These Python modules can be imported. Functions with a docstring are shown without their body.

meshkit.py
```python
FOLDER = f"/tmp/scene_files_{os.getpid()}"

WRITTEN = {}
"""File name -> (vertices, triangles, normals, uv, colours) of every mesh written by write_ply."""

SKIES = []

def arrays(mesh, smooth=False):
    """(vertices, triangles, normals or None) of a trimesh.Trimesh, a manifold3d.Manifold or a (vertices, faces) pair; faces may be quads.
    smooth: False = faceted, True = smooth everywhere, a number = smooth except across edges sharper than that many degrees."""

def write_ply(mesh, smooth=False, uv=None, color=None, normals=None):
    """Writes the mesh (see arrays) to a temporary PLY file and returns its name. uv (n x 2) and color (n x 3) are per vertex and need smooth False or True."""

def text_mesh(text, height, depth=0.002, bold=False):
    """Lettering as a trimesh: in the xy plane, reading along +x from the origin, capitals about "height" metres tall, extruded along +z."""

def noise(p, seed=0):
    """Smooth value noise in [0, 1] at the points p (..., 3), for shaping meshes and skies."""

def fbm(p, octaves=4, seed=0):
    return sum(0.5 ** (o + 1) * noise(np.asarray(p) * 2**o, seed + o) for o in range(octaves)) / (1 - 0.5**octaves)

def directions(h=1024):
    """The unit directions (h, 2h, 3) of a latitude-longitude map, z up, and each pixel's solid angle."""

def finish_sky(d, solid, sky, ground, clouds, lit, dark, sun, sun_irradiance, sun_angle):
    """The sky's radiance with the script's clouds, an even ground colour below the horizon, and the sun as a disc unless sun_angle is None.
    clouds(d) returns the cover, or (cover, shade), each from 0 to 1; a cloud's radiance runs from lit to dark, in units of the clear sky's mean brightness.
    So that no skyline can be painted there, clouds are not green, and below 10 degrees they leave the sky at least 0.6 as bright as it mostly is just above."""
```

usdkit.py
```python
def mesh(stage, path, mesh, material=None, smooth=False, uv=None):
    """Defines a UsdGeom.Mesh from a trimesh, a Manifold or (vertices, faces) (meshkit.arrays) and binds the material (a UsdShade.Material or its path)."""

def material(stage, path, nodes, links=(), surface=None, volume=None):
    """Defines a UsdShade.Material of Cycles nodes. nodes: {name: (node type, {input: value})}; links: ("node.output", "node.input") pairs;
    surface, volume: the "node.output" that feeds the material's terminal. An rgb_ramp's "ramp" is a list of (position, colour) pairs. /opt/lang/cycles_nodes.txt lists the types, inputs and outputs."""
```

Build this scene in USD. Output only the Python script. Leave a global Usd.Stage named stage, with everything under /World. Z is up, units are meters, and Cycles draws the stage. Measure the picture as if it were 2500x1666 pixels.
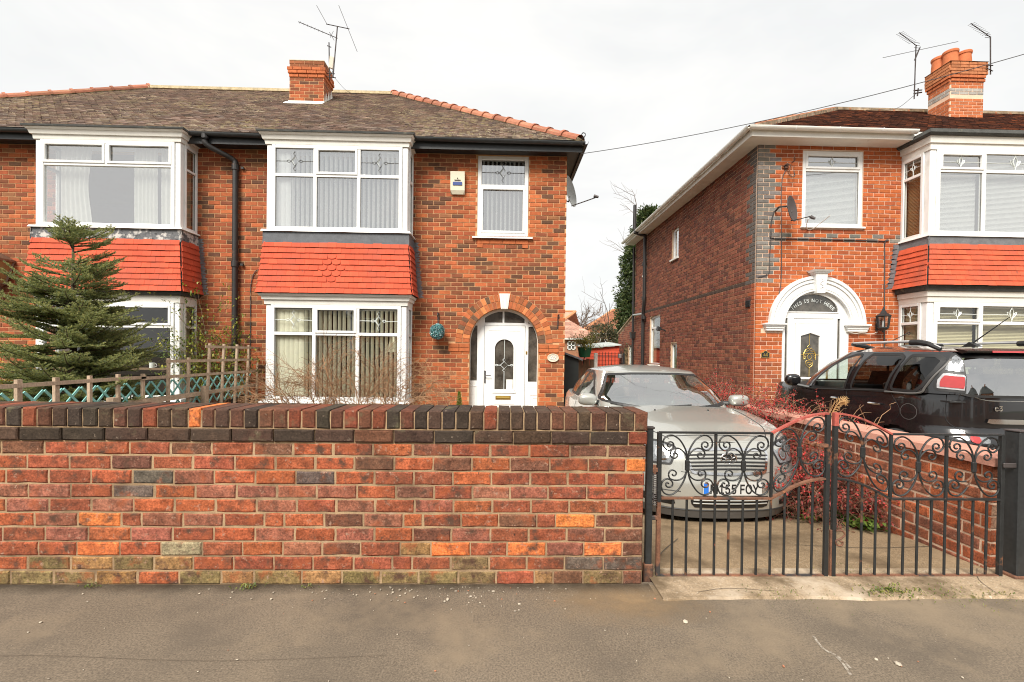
import math, random
import numpy as np, trimesh, usdkit, meshkit
from scipy.spatial import Delaunay
from shapely.geometry import Polygon, Point, box as sbox, LineString
from pxr import Usd, UsdGeom, UsdLux, UsdShade, Sdf, Gf, Vt
stage = Usd.Stage.CreateInMemory()
UsdGeom.SetStageUpAxis(stage, UsdGeom.Tokens.z); UsdGeom.SetStageMetersPerUnit(stage, 1.0)
world = UsdGeom.Xform.Define(stage, '/World'); stage.SetDefaultPrim(world.GetPrim())
UsdGeom.Scope.Define(stage, '/World/Looks')
PI = math.pi
# ------------------------------------------------------------------ camera, sky, sun, exposure
EYE = np.array([0, 0, 1.38]); PSI, PIT, RHO = .0245, -.01, .012
_F = np.array([math.sin(PSI), math.cos(PSI), 0]); _R = np.array([math.cos(PSI), -math.sin(PSI), 0]); _U = np.array([0, 0, 1.])
CF = _F*math.cos(PIT)+_U*math.sin(PIT); _u1 = _U*math.cos(PIT)-_F*math.sin(PIT)
CR = _R*math.cos(RHO)+_u1*math.sin(RHO); CU = _u1*math.cos(RHO)-_R*math.sin(RHO)
cam = UsdGeom.Camera.Define(stage, '/World/camera')
cam.AddTransformOp().Set(Gf.Matrix4d(*CR, 0, *CU, 0, *(-CF), 0, *EYE, 1))
cam.CreateHorizontalApertureAttr(36.0); cam.CreateVerticalApertureAttr(36.0*682/1024)
cam.CreateFocalLengthAttr(36*1100/2500); cam.CreateVerticalApertureOffsetAttr(36*41/2500)
cam.CreateClippingRangeAttr(Gf.Vec2f(.05, 2000))
cam.CreateExposureAttr(EXPOSURE := 2.0)
SUN_EL, SUN_AZ = math.radians(47), math.radians(205)        # direction towards the sun, azimuth from +y towards +x
sky = UsdLux.DomeLight.Define(stage, '/World/sky'); sky.CreateIntensityAttr(1.0)
sky.GetPrim().SetCustomDataByKey('kind', 'structure')
skymat = usdkit.material(stage, '/World/Looks/overcast_sky', {
    'tc': ('texture_coordinate', {}), 'mp': ('mapping', {'scale': (1.0, 1.0, 2.6)}),
    'sky': ('sky_texture', {'sky_type': 'single_scattering', 'sun_disc': False, 'sun_elevation': SUN_EL, 'sun_rotation': SUN_AZ}),
    'n': ('noise_texture', {'scale': 2.1, 'detail': 5.0, 'roughness': .55, 'distortion': .3}),
    'cl': ('rgb_ramp', {'ramp': [(0.0, (2.16, 2.19, 2.20)), (.36, (2.28, 2.30, 2.28)), (.60, (2.58, 2.55, 2.48)), (1.0, (2.72, 2.67, 2.56))]}),
    'm': ('mix', {'fac': .98}), 'bg': ('background_shader', {'strength': .1})},
    [('tc.generated', 'mp.vector'), ('mp.vector', 'n.vector'), ('n.fac', 'cl.fac'), ('sky.color', 'm.color1'), ('cl.color', 'm.color2'), ('m.color', 'bg.color')], surface='bg.background')
UsdShade.MaterialBindingAPI.Apply(sky.GetPrim()).Bind(skymat)
sun = UsdLux.DistantLight.Define(stage, '/World/sun'); sun.CreateIntensityAttr(.40); sun.CreateAngleAttr(26.0); sun.CreateNormalizeAttr(True) if hasattr(sun, 'CreateNormalizeAttr') else None
sun.CreateColorAttr(Gf.Vec3f(1.0, .95, .87))
_d = np.array([math.sin(SUN_AZ)*math.cos(SUN_EL), math.cos(SUN_AZ)*math.cos(SUN_EL), math.sin(SUN_EL)])
_x = np.cross([0, 0, 1], _d); _x /= np.linalg.norm(_x); _y = np.cross(_d, _x)
sun.AddTransformOp().Set(Gf.Matrix4d(*_x, 0, *_y, 0, *_d, 0, 0, 0, 20, 1))

# ------------------------------------------------------------------ materials
MATS = {}
def node_mat(name, nodes, links, surface):
    MATS[name] = usdkit.material(stage, '/World/Looks/'+name, nodes, links, surface=surface)
def mat(name, col=(.5, .5, .5), rough=.6, var=.18, scale=9.0, fine=0.0, fscale=160.0, bump=0.0, bscale=None, tint=False, metal=0.0, coat=0.0, spec=.5, spots=None, trans=0.0, stretch=(1, 1, 1)):
    """principled surface: base colour (or the mesh's own tint) x blotches x fine grain, optional spots of another colour [(colour, scale, threshold, softness)], optional bump."""
    N = {'g': ('geometry', {}), 'mp': ('mapping', {'scale': stretch}), 'n1': ('noise_texture', {'scale': scale, 'detail': 4.0, 'roughness': .6}),
         'r1': ('rgb_ramp', {'ramp': [(.25, (1-var,)*3), (.75, (1+var,)*3)]}), 'm1': ('mix', {'mix_type': 'multiply', 'fac': 1.0}),
         'p': ('principled_bsdf', {'roughness': rough, 'metallic': metal, 'coat_weight': coat, 'specular_ior_level': spec})}
    L = [('g.position', 'mp.vector'), ('mp.vector', 'n1.vector'), ('n1.fac', 'r1.fac'), ('r1.color', 'm1.color2')]
    if tint:
        N['a'] = ('attribute', {'attribute': 'tint'}); L.append(('a.color', 'm1.color1'))
    else:
        N['m1'][1]['color1'] = col
    cur = 'm1.color'
    if fine:
        N['n2'] = ('noise_texture', {'scale': fscale, 'detail': 2.0, 'roughness': .7}); N['r2'] = ('rgb_ramp', {'ramp': [(.3, (1-fine,)*3), (.7, (1+fine,)*3)]}); N['m2'] = ('mix', {'mix_type': 'multiply', 'fac': 1.0})
        L += [('mp.vector', 'n2.vector'), ('n2.fac', 'r2.fac'), (cur, 'm2.color1'), ('r2.color', 'm2.color2')]; cur = 'm2.color'
    for i, (c, sc, th, so, *msk) in enumerate(spots or []):
        N[f's{i}'] = ('noise_texture', {'scale': sc, 'detail': 5.0, 'roughness': .65}); N[f'k{i}'] = ('rgb_ramp', {'ramp': [(th, (0, 0, 0)), (min(th+so, .999), (1, 1, 1))]})
        N[f'b{i}'] = ('rgb_to_bw', {}); N[f'q{i}'] = ('mix', {'color2': c}); N[f'o{i}'] = ('mapping', {'location': (3.1*i+1.7, 5.3*i, 2.2*i)})
        L += [('mp.vector', f'o{i}.vector'), (f'o{i}.vector', f's{i}.vector'), (f's{i}.fac', f'k{i}.fac'), (f'k{i}.color', f'b{i}.color'), (cur, f'q{i}.color1')]
        if msk:          # the spots gather in larger patches
            N[f'u{i}'] = ('noise_texture', {'scale': msk[0], 'detail': 2.0}); N[f'w{i}'] = ('map_range', {'from_min': msk[1], 'from_max': msk[1]+.14, 'clamp': True}); N[f'x{i}'] = ('math', {'math_type': 'multiply'})
            L += [(f'o{i}.vector', f'u{i}.vector'), (f'u{i}.fac', f'w{i}.value'), (f'w{i}.result', f'x{i}.value1'), (f'b{i}.val', f'x{i}.value2'), (f'x{i}.value', f'q{i}.fac')]
        else: L.append((f'b{i}.val', f'q{i}.fac'))
        cur = f'q{i}.color'
    L.append((cur, 'p.base_color'))
    if bump:
        N['nb'] = ('noise_texture', {'scale': bscale or fscale, 'detail': 3.0, 'roughness': .65}); N['bp'] = ('bump', {'strength': bump, 'distance': .004})
        L += [('mp.vector', 'nb.vector'), ('nb.fac', 'bp.height'), ('bp.normal', 'p.normal')]
    surf = 'p.BSDF'
    if trans:
        N['t'] = ('translucent_bsdf', {}); N['mx'] = ('mix_closure', {'fac': trans}); L += [(cur, 't.color'), ('p.BSDF', 'mx.closure1'), ('t.BSDF', 'mx.closure2')]; surf = 'mx.closure'
    node_mat(name, N, L, surf)
def glass(name, tintc=(.93, .96, .95), r0=.08, rough=0.0):
    """a thin pane: clear, with a mirror share that grows from r0 at normal incidence to 1 at grazing, the same from both sides."""
    node_mat(name, {'t': ('transparent_bsdf', {'color': tintc}), 'g': ('glossy_bsdf', {'color': (1, 1, 1), 'roughness': rough}), 'f': ('layer_weight', {'blend': .5}), 'pw': ('math', {'math_type': 'power', 'value2': 4.5}),
             'ad': ('math', {'math_type': 'multiply_add', 'value2': 1-r0, 'value3': r0, 'use_clamp': True}), 'm': ('mix_closure', {})},
             [('f.facing', 'pw.value1'), ('pw.value', 'ad.value1'), ('ad.value', 'm.fac'), ('t.BSDF', 'm.closure1'), ('g.BSDF', 'm.closure2')], 'm.closure')
SP = [((.045, .028, .02), 7.0, .60, .12)]
mat('front_wall_brick', rough=.9, var=.42, scale=19, fine=.42, fscale=95, bump=1.0, bscale=80, tint=True, spec=.2,
    spots=[((.060, .034, .024), 2.2, .54, .34), ((.085, .045, .030), 13, .52, .16), ((.31, .082, .032), 7, .54, .18), ((.33, .20, .14), 36, .60, .12), ((.035, .022, .018), 50, .64, .08)])
mat('coping_brick_face', rough=.92, var=.36, scale=17, fine=.36, fscale=95, bump=1.0, bscale=80, tint=True, spec=.2,
    spots=[((.055, .040, .030), 3, .48, .3), ((.12, .105, .06), 7, .58, .15), ((.26, .20, .15), 40, .64, .10)])
mat('facing_brick', rough=.88, var=.22, scale=13, fine=.2, fscale=120, bump=.4, bscale=90, tint=True, spec=.25, spots=[((.06, .03, .02), 8, .66, .12)])
mat('mortar', (.35, .24, .14), .95, .22, 14, .22, 260, .5, 200, spec=.15, spots=[((.085, .055, .035), 2.2, .46, .30), ((.44, .31, .22), 3.5, .60, .12)])
mat('house_mortar', (.54, .315, .165), .95, .15, 6, .15, 200, .4, 160, spec=.15)
mat('pale_mortar', (.68, .49, .36), .95, .12, 6, .15, 200, .4, 160, spec=.15)
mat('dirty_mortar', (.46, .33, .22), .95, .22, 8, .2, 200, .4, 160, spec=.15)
mat('roof_tile', rough=.92, var=.22, scale=5, fine=.16, fscale=60, bump=.3, bscale=50, tint=True, spec=.2,
    spots=[((.22, .155, .13), .9, .54, .25), ((.42, .36, .23), 10, .52, .10, .55, .48), ((.55, .49, .35), 26, .56, .07, .8, .46), ((.48, .42, .30), 30, .66, .05)])
mat('clay_roof_tile', rough=.92, var=.35, scale=5, fine=.3, fscale=60, bump=.4, bscale=50, tint=True, spec=.2, spots=[((.035, .018, .014), 3.0, .48, .2), ((.34, .25, .14), 20, .70, .05)])
mat('ridge_clay', rough=.85, var=.2, scale=8, fine=.15, fscale=80, bump=.3, bscale=60, tint=True, spec=.25, spots=[((.35, .25, .15), 7, .66, .1)])
mat('chimney_pot_clay', (.50, .15, .06), .8, .2, 6, .1, 80, .2, 60, spec=.25)
mat('lichen_mortar', (.46, .38, .24), .95, .3, 12, .25, 90, .5, 60, spec=.1)
mat('hung_tile', rough=.8, var=.16, scale=5, fine=.12, fscale=90, bump=.25, bscale=70, tint=True, spec=.3, spots=[((.36, .085, .05), 2.2, .47, .3), ((.20, .07, .045), 9, .62, .14), ((.42, .22, .16), 40, .76, .03)])
mat('lead', (.085, .09, .10), .6, .25, 8, .2, 60, .2, 40, metal=0.0, spots=[((.42, .41, .38), 14, .70, .05)])
mat('mottled_slate', (.10, .10, .105), .75, .3, 9, .3, 60, .3, 40, spots=[((.48, .45, .42), 6, .50, .08), ((.03, .03, .03), 16, .56, .08)])
mat('slate_grey', (.13, .13, .135), .7, .25, 9, .2, 60, .2, 40)
mat('felt', (.055, .055, .05), .9, .3, 8, .3, 60, .3, 40, spots=[((.16, .15, .10), 4, .6, .1)])
mat('upvc', (.76, .76, .74), .34, .04, 3, spec=.45, spots=[((.58, .56, .50), 2.6, .56, .25)])
mat('white_paint', (.74, .72, .66), .5, .07, 5, .04, 60, .1, 60, spots=[((.45, .38, .28), 5, .68, .12)])
mat('cream_plastic', (.66, .61, .47), .45, .05, 4)
mat('black_paint', (.022, .024, .025), .42, .3, 9, .2, 60, .1, 40)
mat('cast_iron_pipe', (.020, .018, .017), .5, .3, 9, .2, 60, .2, 60, spots=[((.11, .055, .03), 7, .62, .1)])
mat('gate_iron', (.016, .017, .017), .5, .3, 12, .2, 120, .35, 120, spots=[((.20, .085, .04), 5.5, .60, .08), ((.42, .10, .05), 9, .70, .05)])
mat('rusty_iron', (.15, .065, .035), .75, .4, 14, .3, 120, .4, 120, spots=[((.035, .03, .028), 6, .52, .08), ((.38, .14, .06), 11, .64, .06)])
mat('red_primer', (.36, .075, .055), .6, .3, 14, .2, 120, .3, 120, spots=[((.035, .028, .028), 8, .53, .10), ((.45, .20, .16), 14, .62, .1)])
mat('brass', (.52, .33, .08), .3, .15, 20, metal=.9)
mat('chrome', (.78, .78, .78), .12, .03, 4, metal=1.0)
mat('aluminium', (.55, .55, .54), .35, .1, 10, metal=.9)
mat('dark_metal', (.06, .05, .048), .55, .3, 12, metal=.3)
mat('grey_dish', (.30, .31, .29), .5, .1, 5)
mat('dark_dish', (.075, .06, .058), .6, .15, 5)
mat('blind_fabric', (.86, .81, .64), .85, .06, 12, trans=.25)
mat('lamp_rim', (.36, .36, .37), .3, .2, 30, coat=.6)
mat('rail_grey', (.40, .40, .40), .45, .1, 10)
mat('white_blind', (.84, .84, .82), .8, .05, 12, trans=.3)
mat('beige_slats', (.50, .44, .29), .6, .06, 8)
mat('wood_slats', (.36, .20, .09), .6, .12, 8)
mat('net_curtain', (.88, .87, .82), .9, .05, 12, trans=.35)
mat('beige_curtain', (.50, .42, .30), .9, .12, 10, trans=.2)
mat('room_wall', (.34, .32, .27), .9, .1, 2)
mat('room_dark', (.06, .05, .04), .9, .2, 2)
glass('pane_glass', (.90, .93, .91), .09)
glass('upper_glass', (.93, .96, .95), .45)
glass('obscure_glass', (.42, .44, .42), .05, .10)
MATS.pop('obscure_glass')
node_mat('obscure_glass', {'t': ('transparent_bsdf', {'color': (.50, .48, .44)}), 'g': ('glossy_bsdf', {'color': (1, 1, 1), 'roughness': .12}), 'd': ('diffuse_bsdf', {'color': (.20, .18, .15)}), 'n': ('noise_texture', {'scale': 7.0, 'detail': 4.0}), 'r': ('map_range', {'from_min': .3, 'from_max': .7, 'to_min': .12, 'to_max': .5}), 'f': ('layer_weight', {'blend': .5}), 'pw': ('math', {'math_type': 'power', 'value2': 4.5}), 'ad': ('math', {'math_type': 'multiply_add', 'value2': .93, 'value3': .07, 'use_clamp': True}), 'm0': ('mix_closure', {}), 'm': ('mix_closure', {}), 'geo': ('geometry', {})},
         [('geo.position', 'n.vector'), ('n.fac', 'r.value'), ('r.result', 'm0.fac'), ('t.BSDF', 'm0.closure1'), ('d.BSDF', 'm0.closure2'), ('f.facing', 'pw.value1'), ('pw.value', 'ad.value1'), ('ad.value', 'm.fac'), ('m0.closure', 'm.closure1'), ('g.BSDF', 'm.closure2')], 'm.closure')
glass('green_glass', (.35, .58, .50), .12, .08)
glass('car_glass', (.80, .88, .84), .07)
glass('screen_glass', (.70, .80, .77), .42)
glass('privacy_glass', (.13, .12, .11), .06)
glass('lamp_glass', (.88, .90, .90), .1, .05)
mat('lead_came', (.13, .13, .13), .5, .1, 20)
mat('bevel_glass', (.70, .74, .72), .15, .1, 30, spec=.8)
mat('gold_came', (.62, .44, .12), .35, .1, 20, metal=.6)
mat('stone_plaque', (.52, .46, .38), .7, .12, 30, .1, 150)
mat('oak', (.17, .10, .055), .8, .25, 12, .2, 80, .4, 60, stretch=(1, 1, .2))
mat('grey_wood', (.42, .31, .22), .85, .25, 14, .22, 120, .5, 90, stretch=(1, 1, .25), spec=.2)
mat('fence_wood', (.20, .14, .075), .85, .3, 10, .2, 80, .4, 60, stretch=(1, 1, .2), spots=[((.13, .15, .05), 4, .6, .1)])
mat('turquoise_wood', (.22, .50, .46), .6, .15, 14, .1, 100)
mat('red_shed_paint', (.52, .065, .025), .6, .12, 5, .1, 60)
mat('shed_roof', (.40, .44, .42), .7, .3, 4, .2, 30)
mat('black_timber', (.02, .024, .022), .7, .3, 6)
mat('tarmac', (.150, .119, .087), .93, .16, .9, .38, 110, .14, 120, spec=.2,
    spots=[((.092, .075, .058), 1.3, .46, .28), ((.30, .25, .19), 120, .65, .05), ((.215, .165, .112), 1.5, .52, .22), ((.30, .16, .10), 60, .72, .05), ((.06, .048, .04), 90, .68, .05)])
mat('aggregate_concrete', (.265, .188, .112), .93, .16, 2.2, .35, 110, .6, 120, spec=.2, spots=[((.40, .33, .24), 80, .61, .05), ((.125, .086, .050), 2.0, .46, .2), ((.34, .25, .155), 1.2, .54, .2)])
mat('pale_concrete', (.31, .232, .152), .93, .2, 4, .28, 120, .55, 120, spec=.2, spots=[((.48, .40, .31), 60, .60, .06), ((.13, .092, .055), 3.2, .47, .18), ((.44, .36, .27), 2.1, .55, .15), ((.10, .085, .03), 9, .66, .08)])
mat('garden_soil', (.075, .055, .035), .95, .3, 4, .3, 60, .6, 50)
mat('lawn', (.07, .10, .03), .95, .3, 3, .3, 60, .6, 50)
mat('crack', (.085, .065, .045), 1.0, .2, 10)
mat('stone_chip', tint=True, rough=.9, var=.15, scale=60)
mat('pink_coping', (.50, .235, .17), .9, .14, 6, .18, 130, .35, 120, spots=[((.30, .13, .09), 4, .64, .1)])
mat('bark', (.10, .07, .048), .95, .3, 20, .3, 80, .6, 60, stretch=(1, 1, .4))
mat('grey_bark', (.17, .14, .11), .95, .3, 20, .3, 80, .5, 60)
mat('twig', tint=True, rough=.8, var=.25, scale=12)
mat('needles', tint=True, rough=.55, var=.25, scale=3.5, trans=.32, spec=.4)
for nm_, c_, s_, t_ in (('sandy_dirt', (.29, .20, .115), (1.0, 2.1, 0), .34), ('gutter_dirt', (.055, .042, .03), (.0, 5.0, 0), .40)):
    node_mat(nm_, {'tc': ('texture_coordinate', {}), 'mp': ('mapping', {'location': (-.72, -5.25, 0) if nm_ == 'sandy_dirt' else (0, -13.3, 0), 'scale': s_}), 'g': ('gradient_texture', {'gradient_type': 'quadratic_sphere'}), 'n': ('noise_texture', {'scale': 9, 'detail': 5, 'roughness': .7}), 'm': ('math', {'math_type': 'multiply'}), 'r': ('map_range', {'from_min': t_*.25, 'from_max': t_*1.6, 'to_max': .75, 'clamp': True}), 'd': ('diffuse_bsdf', {'color': c_}), 't': ('transparent_bsdf', {'color': (1, 1, 1)}), 'x': ('mix_closure', {}), 'geo': ('geometry', {})},
             [('geo.position', 'mp.vector'), ('mp.vector', 'g.vector'), ('geo.position', 'n.vector'), ('g.fac', 'm.value1'), ('n.fac', 'm.value2'), ('m.value', 'r.value'), ('r.result', 'x.fac'), ('t.BSDF', 'x.closure1'), ('d.BSDF', 'x.closure2')], 'x.closure')
mat('leaf', tint=True, rough=.5, var=.2, scale=9, trans=.3, spec=.4)
mat('berry', (.42, .026, .024), .35, .25, 20)
mat('flower', tint=True, rough=.7, var=.1, trans=.3)
mat('silver_paint', (.43, .43, .39), .29, .02, 2, metal=.5, coat=.9)
mat('black_car_paint', (.006, .0055, .006), .22, .05, 2, coat=1.0)
mat('black_plastic', (.018, .018, .018), .5, .1, 10)
mat('grey_plastic', (.10, .095, .09), .6, .1, 10)
mat('tyre', (.02, .02, .02), .85, .2, 20)
mat('seat_cloth', (.075, .075, .08), .9, .2, 10)
mat('pale_trim', (.34, .33, .27), .8, .1, 5)
mat('red_lens', (.36, .03, .03), .12, .1, 30, coat=1.0)
mat('clear_lens', (.17, .18, .19), .10, .6, 40, coat=1.0, spec=.8)
mat('plate_white', (.52, .52, .50), .35, .02)
mat('plate_yellow', (.75, .52, .03), .4, .02)
mat('plate_black', (.012, .012, .012), .5, .05)
mat('plate_blue', (.02, .16, .62), .4, .05)
mat('blue_label', (.05, .08, .25), .4, .05)
mat('planter_green', (.015, .13, .065), .35, .1, 6)
mat('frost_ball', tint=True, rough=.6, var=.2, scale=40)
mat('cable', (.05, .045, .045), .6, .1)
mat('white_cable', (.6, .56, .5), .6, .1)
mat('paper', (.72, .70, .64), .8, .05)
mat('amber_glass', (.26, .17, .07), .35, .2, 8)
mat('copper', (.20, .13, .09), .5, .3, 8, metal=.4)
mat('salmon_roof', (.45, .24, .17), .9, .2, 3, .15, 12)
mat('far_brick', (.30, .13, .07), .9, .2, 3, .25, 14)

node_mat('chalk_scuff', {'n': ('noise_texture', {'scale': 60, 'detail': 3}), 'r': ('map_range', {'from_min': .4, 'from_max': .62, 'to_max': .55, 'clamp': True}), 'd': ('diffuse_bsdf', {'color': (.5, .45, .38)}), 't': ('transparent_bsdf', {'color': (1, 1, 1)}), 'x': ('mix_closure', {}), 'geo': ('geometry', {})},
         [('geo.position', 'n.vector'), ('n.fac', 'r.value'), ('r.result', 'x.fac'), ('t.BSDF', 'x.closure1'), ('d.BSDF', 'x.closure2')], 'x.closure')
# ------------------------------------------------------------------ geometry helpers
class MB:
    """collects quads and triangles of one mesh, with a tint per face."""
    def __init__(self): self.v, self.f, self.t, self.n = [], [], [], 0
    def add(self, v, f, tint=None):
        v = np.asarray(v, float).reshape(-1, 3); f = np.asarray(f, int)
        if f.ndim == 2 and f.shape[1] == 4: f = np.vstack([f[:, [0, 1, 2]], f[:, [0, 2, 3]]])
        self.v.append(v); self.f.append(f+self.n); self.n += len(v)
        self.t.append(np.tile(np.asarray(tint if tint is not None else (.5, .5, .5), float), (len(f), 1))); return self
    def tm(self, m, tint=None): return self.add(m.vertices, m.faces, tint)
    def box(self, x0, y0, z0, x1, y1, z1, tint=None, bev=0.0):
        if bev:
            b = min(bev, .45*min(abs(x1-x0), abs(y1-y0), abs(z1-z0)))
            pts = []
            for X, Y_, Z_ in ((b, 0, b), (0, b, b), (b, b, 0)):
                for sx in (0, 1):
                    for sy in (0, 1):
                        for sz in (0, 1):
                            pts.append((x0+X if sx == 0 else x1-X, y0+Y_ if sy == 0 else y1-Y_, z0+Z_ if sz == 0 else z1-Z_))
            return self.tm(trimesh.convex.convex_hull(np.array(pts)), tint)
        v = [(x, y, z) for x in (x0, x1) for y in (y0, y1) for z in (z0, z1)]
        return self.add(v, [(0, 1, 3, 2), (4, 6, 7, 5), (0, 4, 5, 1), (2, 3, 7, 6), (0, 2, 6, 4), (1, 5, 7, 3)], tint)
    def hexa(self, p, tint=None):
        """8 points: bottom ring of four, then the top ring of four."""
        return self.add(p, [(3, 2, 1, 0), (4, 5, 6, 7), (0, 1, 5, 4), (1, 2, 6, 5), (2, 3, 7, 6), (3, 0, 4, 7)], tint)
    def bar(self, a, b, w, d, up=(0, 0, 1), tint=None):
        a, b = np.asarray(a, float), np.asarray(b, float); t = b-a; t /= np.linalg.norm(t)+1e-12
        s = np.cross(t, up); s = s/np.linalg.norm(s) if np.linalg.norm(s) > 1e-6 else np.array([1., 0, 0]); n = np.cross(s, t)
        q = [(-1, -1), (1, -1), (1, 1), (-1, 1)]
        return self.hexa([c+s*w/2*i+n*d/2*j for c in (a, b) for i, j in q], tint)
    def tube(self, pts, r, sides=6, tint=None, cap=True):
        p = np.asarray(pts, float); r = np.broadcast_to(np.asarray(r, float), (len(p),))
        t = np.gradient(p, axis=0); t /= np.linalg.norm(t, axis=1, keepdims=True)+1e-12
        ref = np.array([0, 0, 1.]) if abs(np.mean(np.abs(t[:, 2]))) < .8 else np.array([.3, 1., 0])
        a = np.cross(t, ref); a /= np.linalg.norm(a, axis=1, keepdims=True)+1e-12; b = np.cross(a, t)
        ang = np.arange(sides)*2*PI/sides
        v = p[:, None]+r[:, None, None]*(np.cos(ang)[None, :, None]*a[:, None]+np.sin(ang)[None, :, None]*b[:, None])
        i, j = np.meshgrid(np.arange(len(p)-1), np.arange(sides), indexing='ij')
        q = np.stack([i*sides+j, i*sides+(j+1) % sides, (i+1)*sides+(j+1) % sides, (i+1)*sides+j], -1).reshape(-1, 4)
        self.add(v.reshape(-1, 3), q, tint)
        if cap and sides > 2:
            for k in (0, len(p)-1):
                self.add(v[k], [(0, m, m+1) if k else (0, m+1, m) for m in range(1, sides-1)], tint)
        return self
    def poly(self, pg, fn, depth, tint=None):
        """extrudes a shapely polygon: fn(u, v, w) -> xyz, w from 0 to depth"""
        for g in getattr(pg, 'geoms', [pg]):
            if g.is_empty or g.area < 1e-8: continue
            m = trimesh.creation.extrude_polygon(g, depth, engine='earcut')
            self.add([fn(*q) for q in m.vertices], m.faces, tint)
        return self
    def lathe(self, prof, c, n=20, tint=None, axis='z'):
        prof = np.asarray(prof, float); a = np.arange(n)*2*PI/n
        r, h = prof[:, 0][:, None], prof[:, 1][:, None]+0*a
        x, y = r*np.cos(a), r*np.sin(a)
        V = {'z': (x, y, h), 'y': (x, h, -y), 'x': (h, x, y)}[axis]
        v = np.stack([V[0]+c[0], V[1]+c[1], V[2]+c[2]], -1).reshape(-1, 3)
        i, j = np.meshgrid(np.arange(len(prof)-1), np.arange(n), indexing='ij')
        q = np.stack([i*n+j, i*n+(j+1) % n, (i+1)*n+(j+1) % n, (i+1)*n+j], -1).reshape(-1, 4)
        return self.add(v, q, tint)
    def grid(self, P, tint=None, flip=False):
        P = np.asarray(P, float); a, b = P.shape[:2]; i, j = np.meshgrid(np.arange(a-1), np.arange(b-1), indexing='ij')
        q = np.stack([i*b+j, i*b+j+1, (i+1)*b+j+1, (i+1)*b+j], -1).reshape(-1, 4)
        return self.add(P.reshape(-1, 3), q[:, ::-1] if flip else q, tint)
    def arrays(self): return np.vstack(self.v), np.vstack(self.f), np.vstack(self.t)

COUNT = {}
def numbered(parent, name):
    k = (str(parent), name); n = COUNT.get(k, -1)+1; COUNT[k] = n
    return f'{parent}/{name}' + (f'_{n:03d}' if n else '')
BASE = {'/World': np.zeros(3)}
def put(prim, **kw):
    for k, v in kw.items():
        if v: prim.SetCustomDataByKey(k, v)
def thing(name, label, cat, loc=(0, 0, 0), group=None, kind=None):
    path = numbered('/World', name); x = UsdGeom.Xform.Define(stage, path)
    x.AddTranslateOp().Set(Gf.Vec3d(*map(float, loc))); BASE[path] = np.array(loc, float)
    put(x.GetPrim(), label=label, category=cat, group=group, kind=kind); return path
def obj(name, mb, m, parent, smooth=False, label=None, kind=None):
    """one Mesh prim under its thing or part, given in world coordinates."""
    path = numbered(parent, name); base = BASE[parent]; BASE[path] = base
    v, f, t = mb.arrays() if isinstance(mb, MB) else (np.asarray(mb.vertices), np.asarray(mb.faces), np.full((len(mb.faces), 3), .5))
    g = usdkit.mesh(stage, path, (v-base, f), MATS[m], smooth)
    if smooth is False or smooth is True:
        pv = UsdGeom.PrimvarsAPI(g)
        if len(np.unique(t, axis=0)) == 1: pv.CreatePrimvar('tint', Sdf.ValueTypeNames.Color3fArray, 'constant').Set(Vt.Vec3fArray.FromNumpy(t[:1].astype(np.float32)))
        else: pv.CreatePrimvar('tint', Sdf.ValueTypeNames.Color3fArray, 'uniform').Set(Vt.Vec3fArray.FromNumpy(t.astype(np.float32)))
    put(g.GetPrim(), label=label, kind=kind); return path
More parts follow.
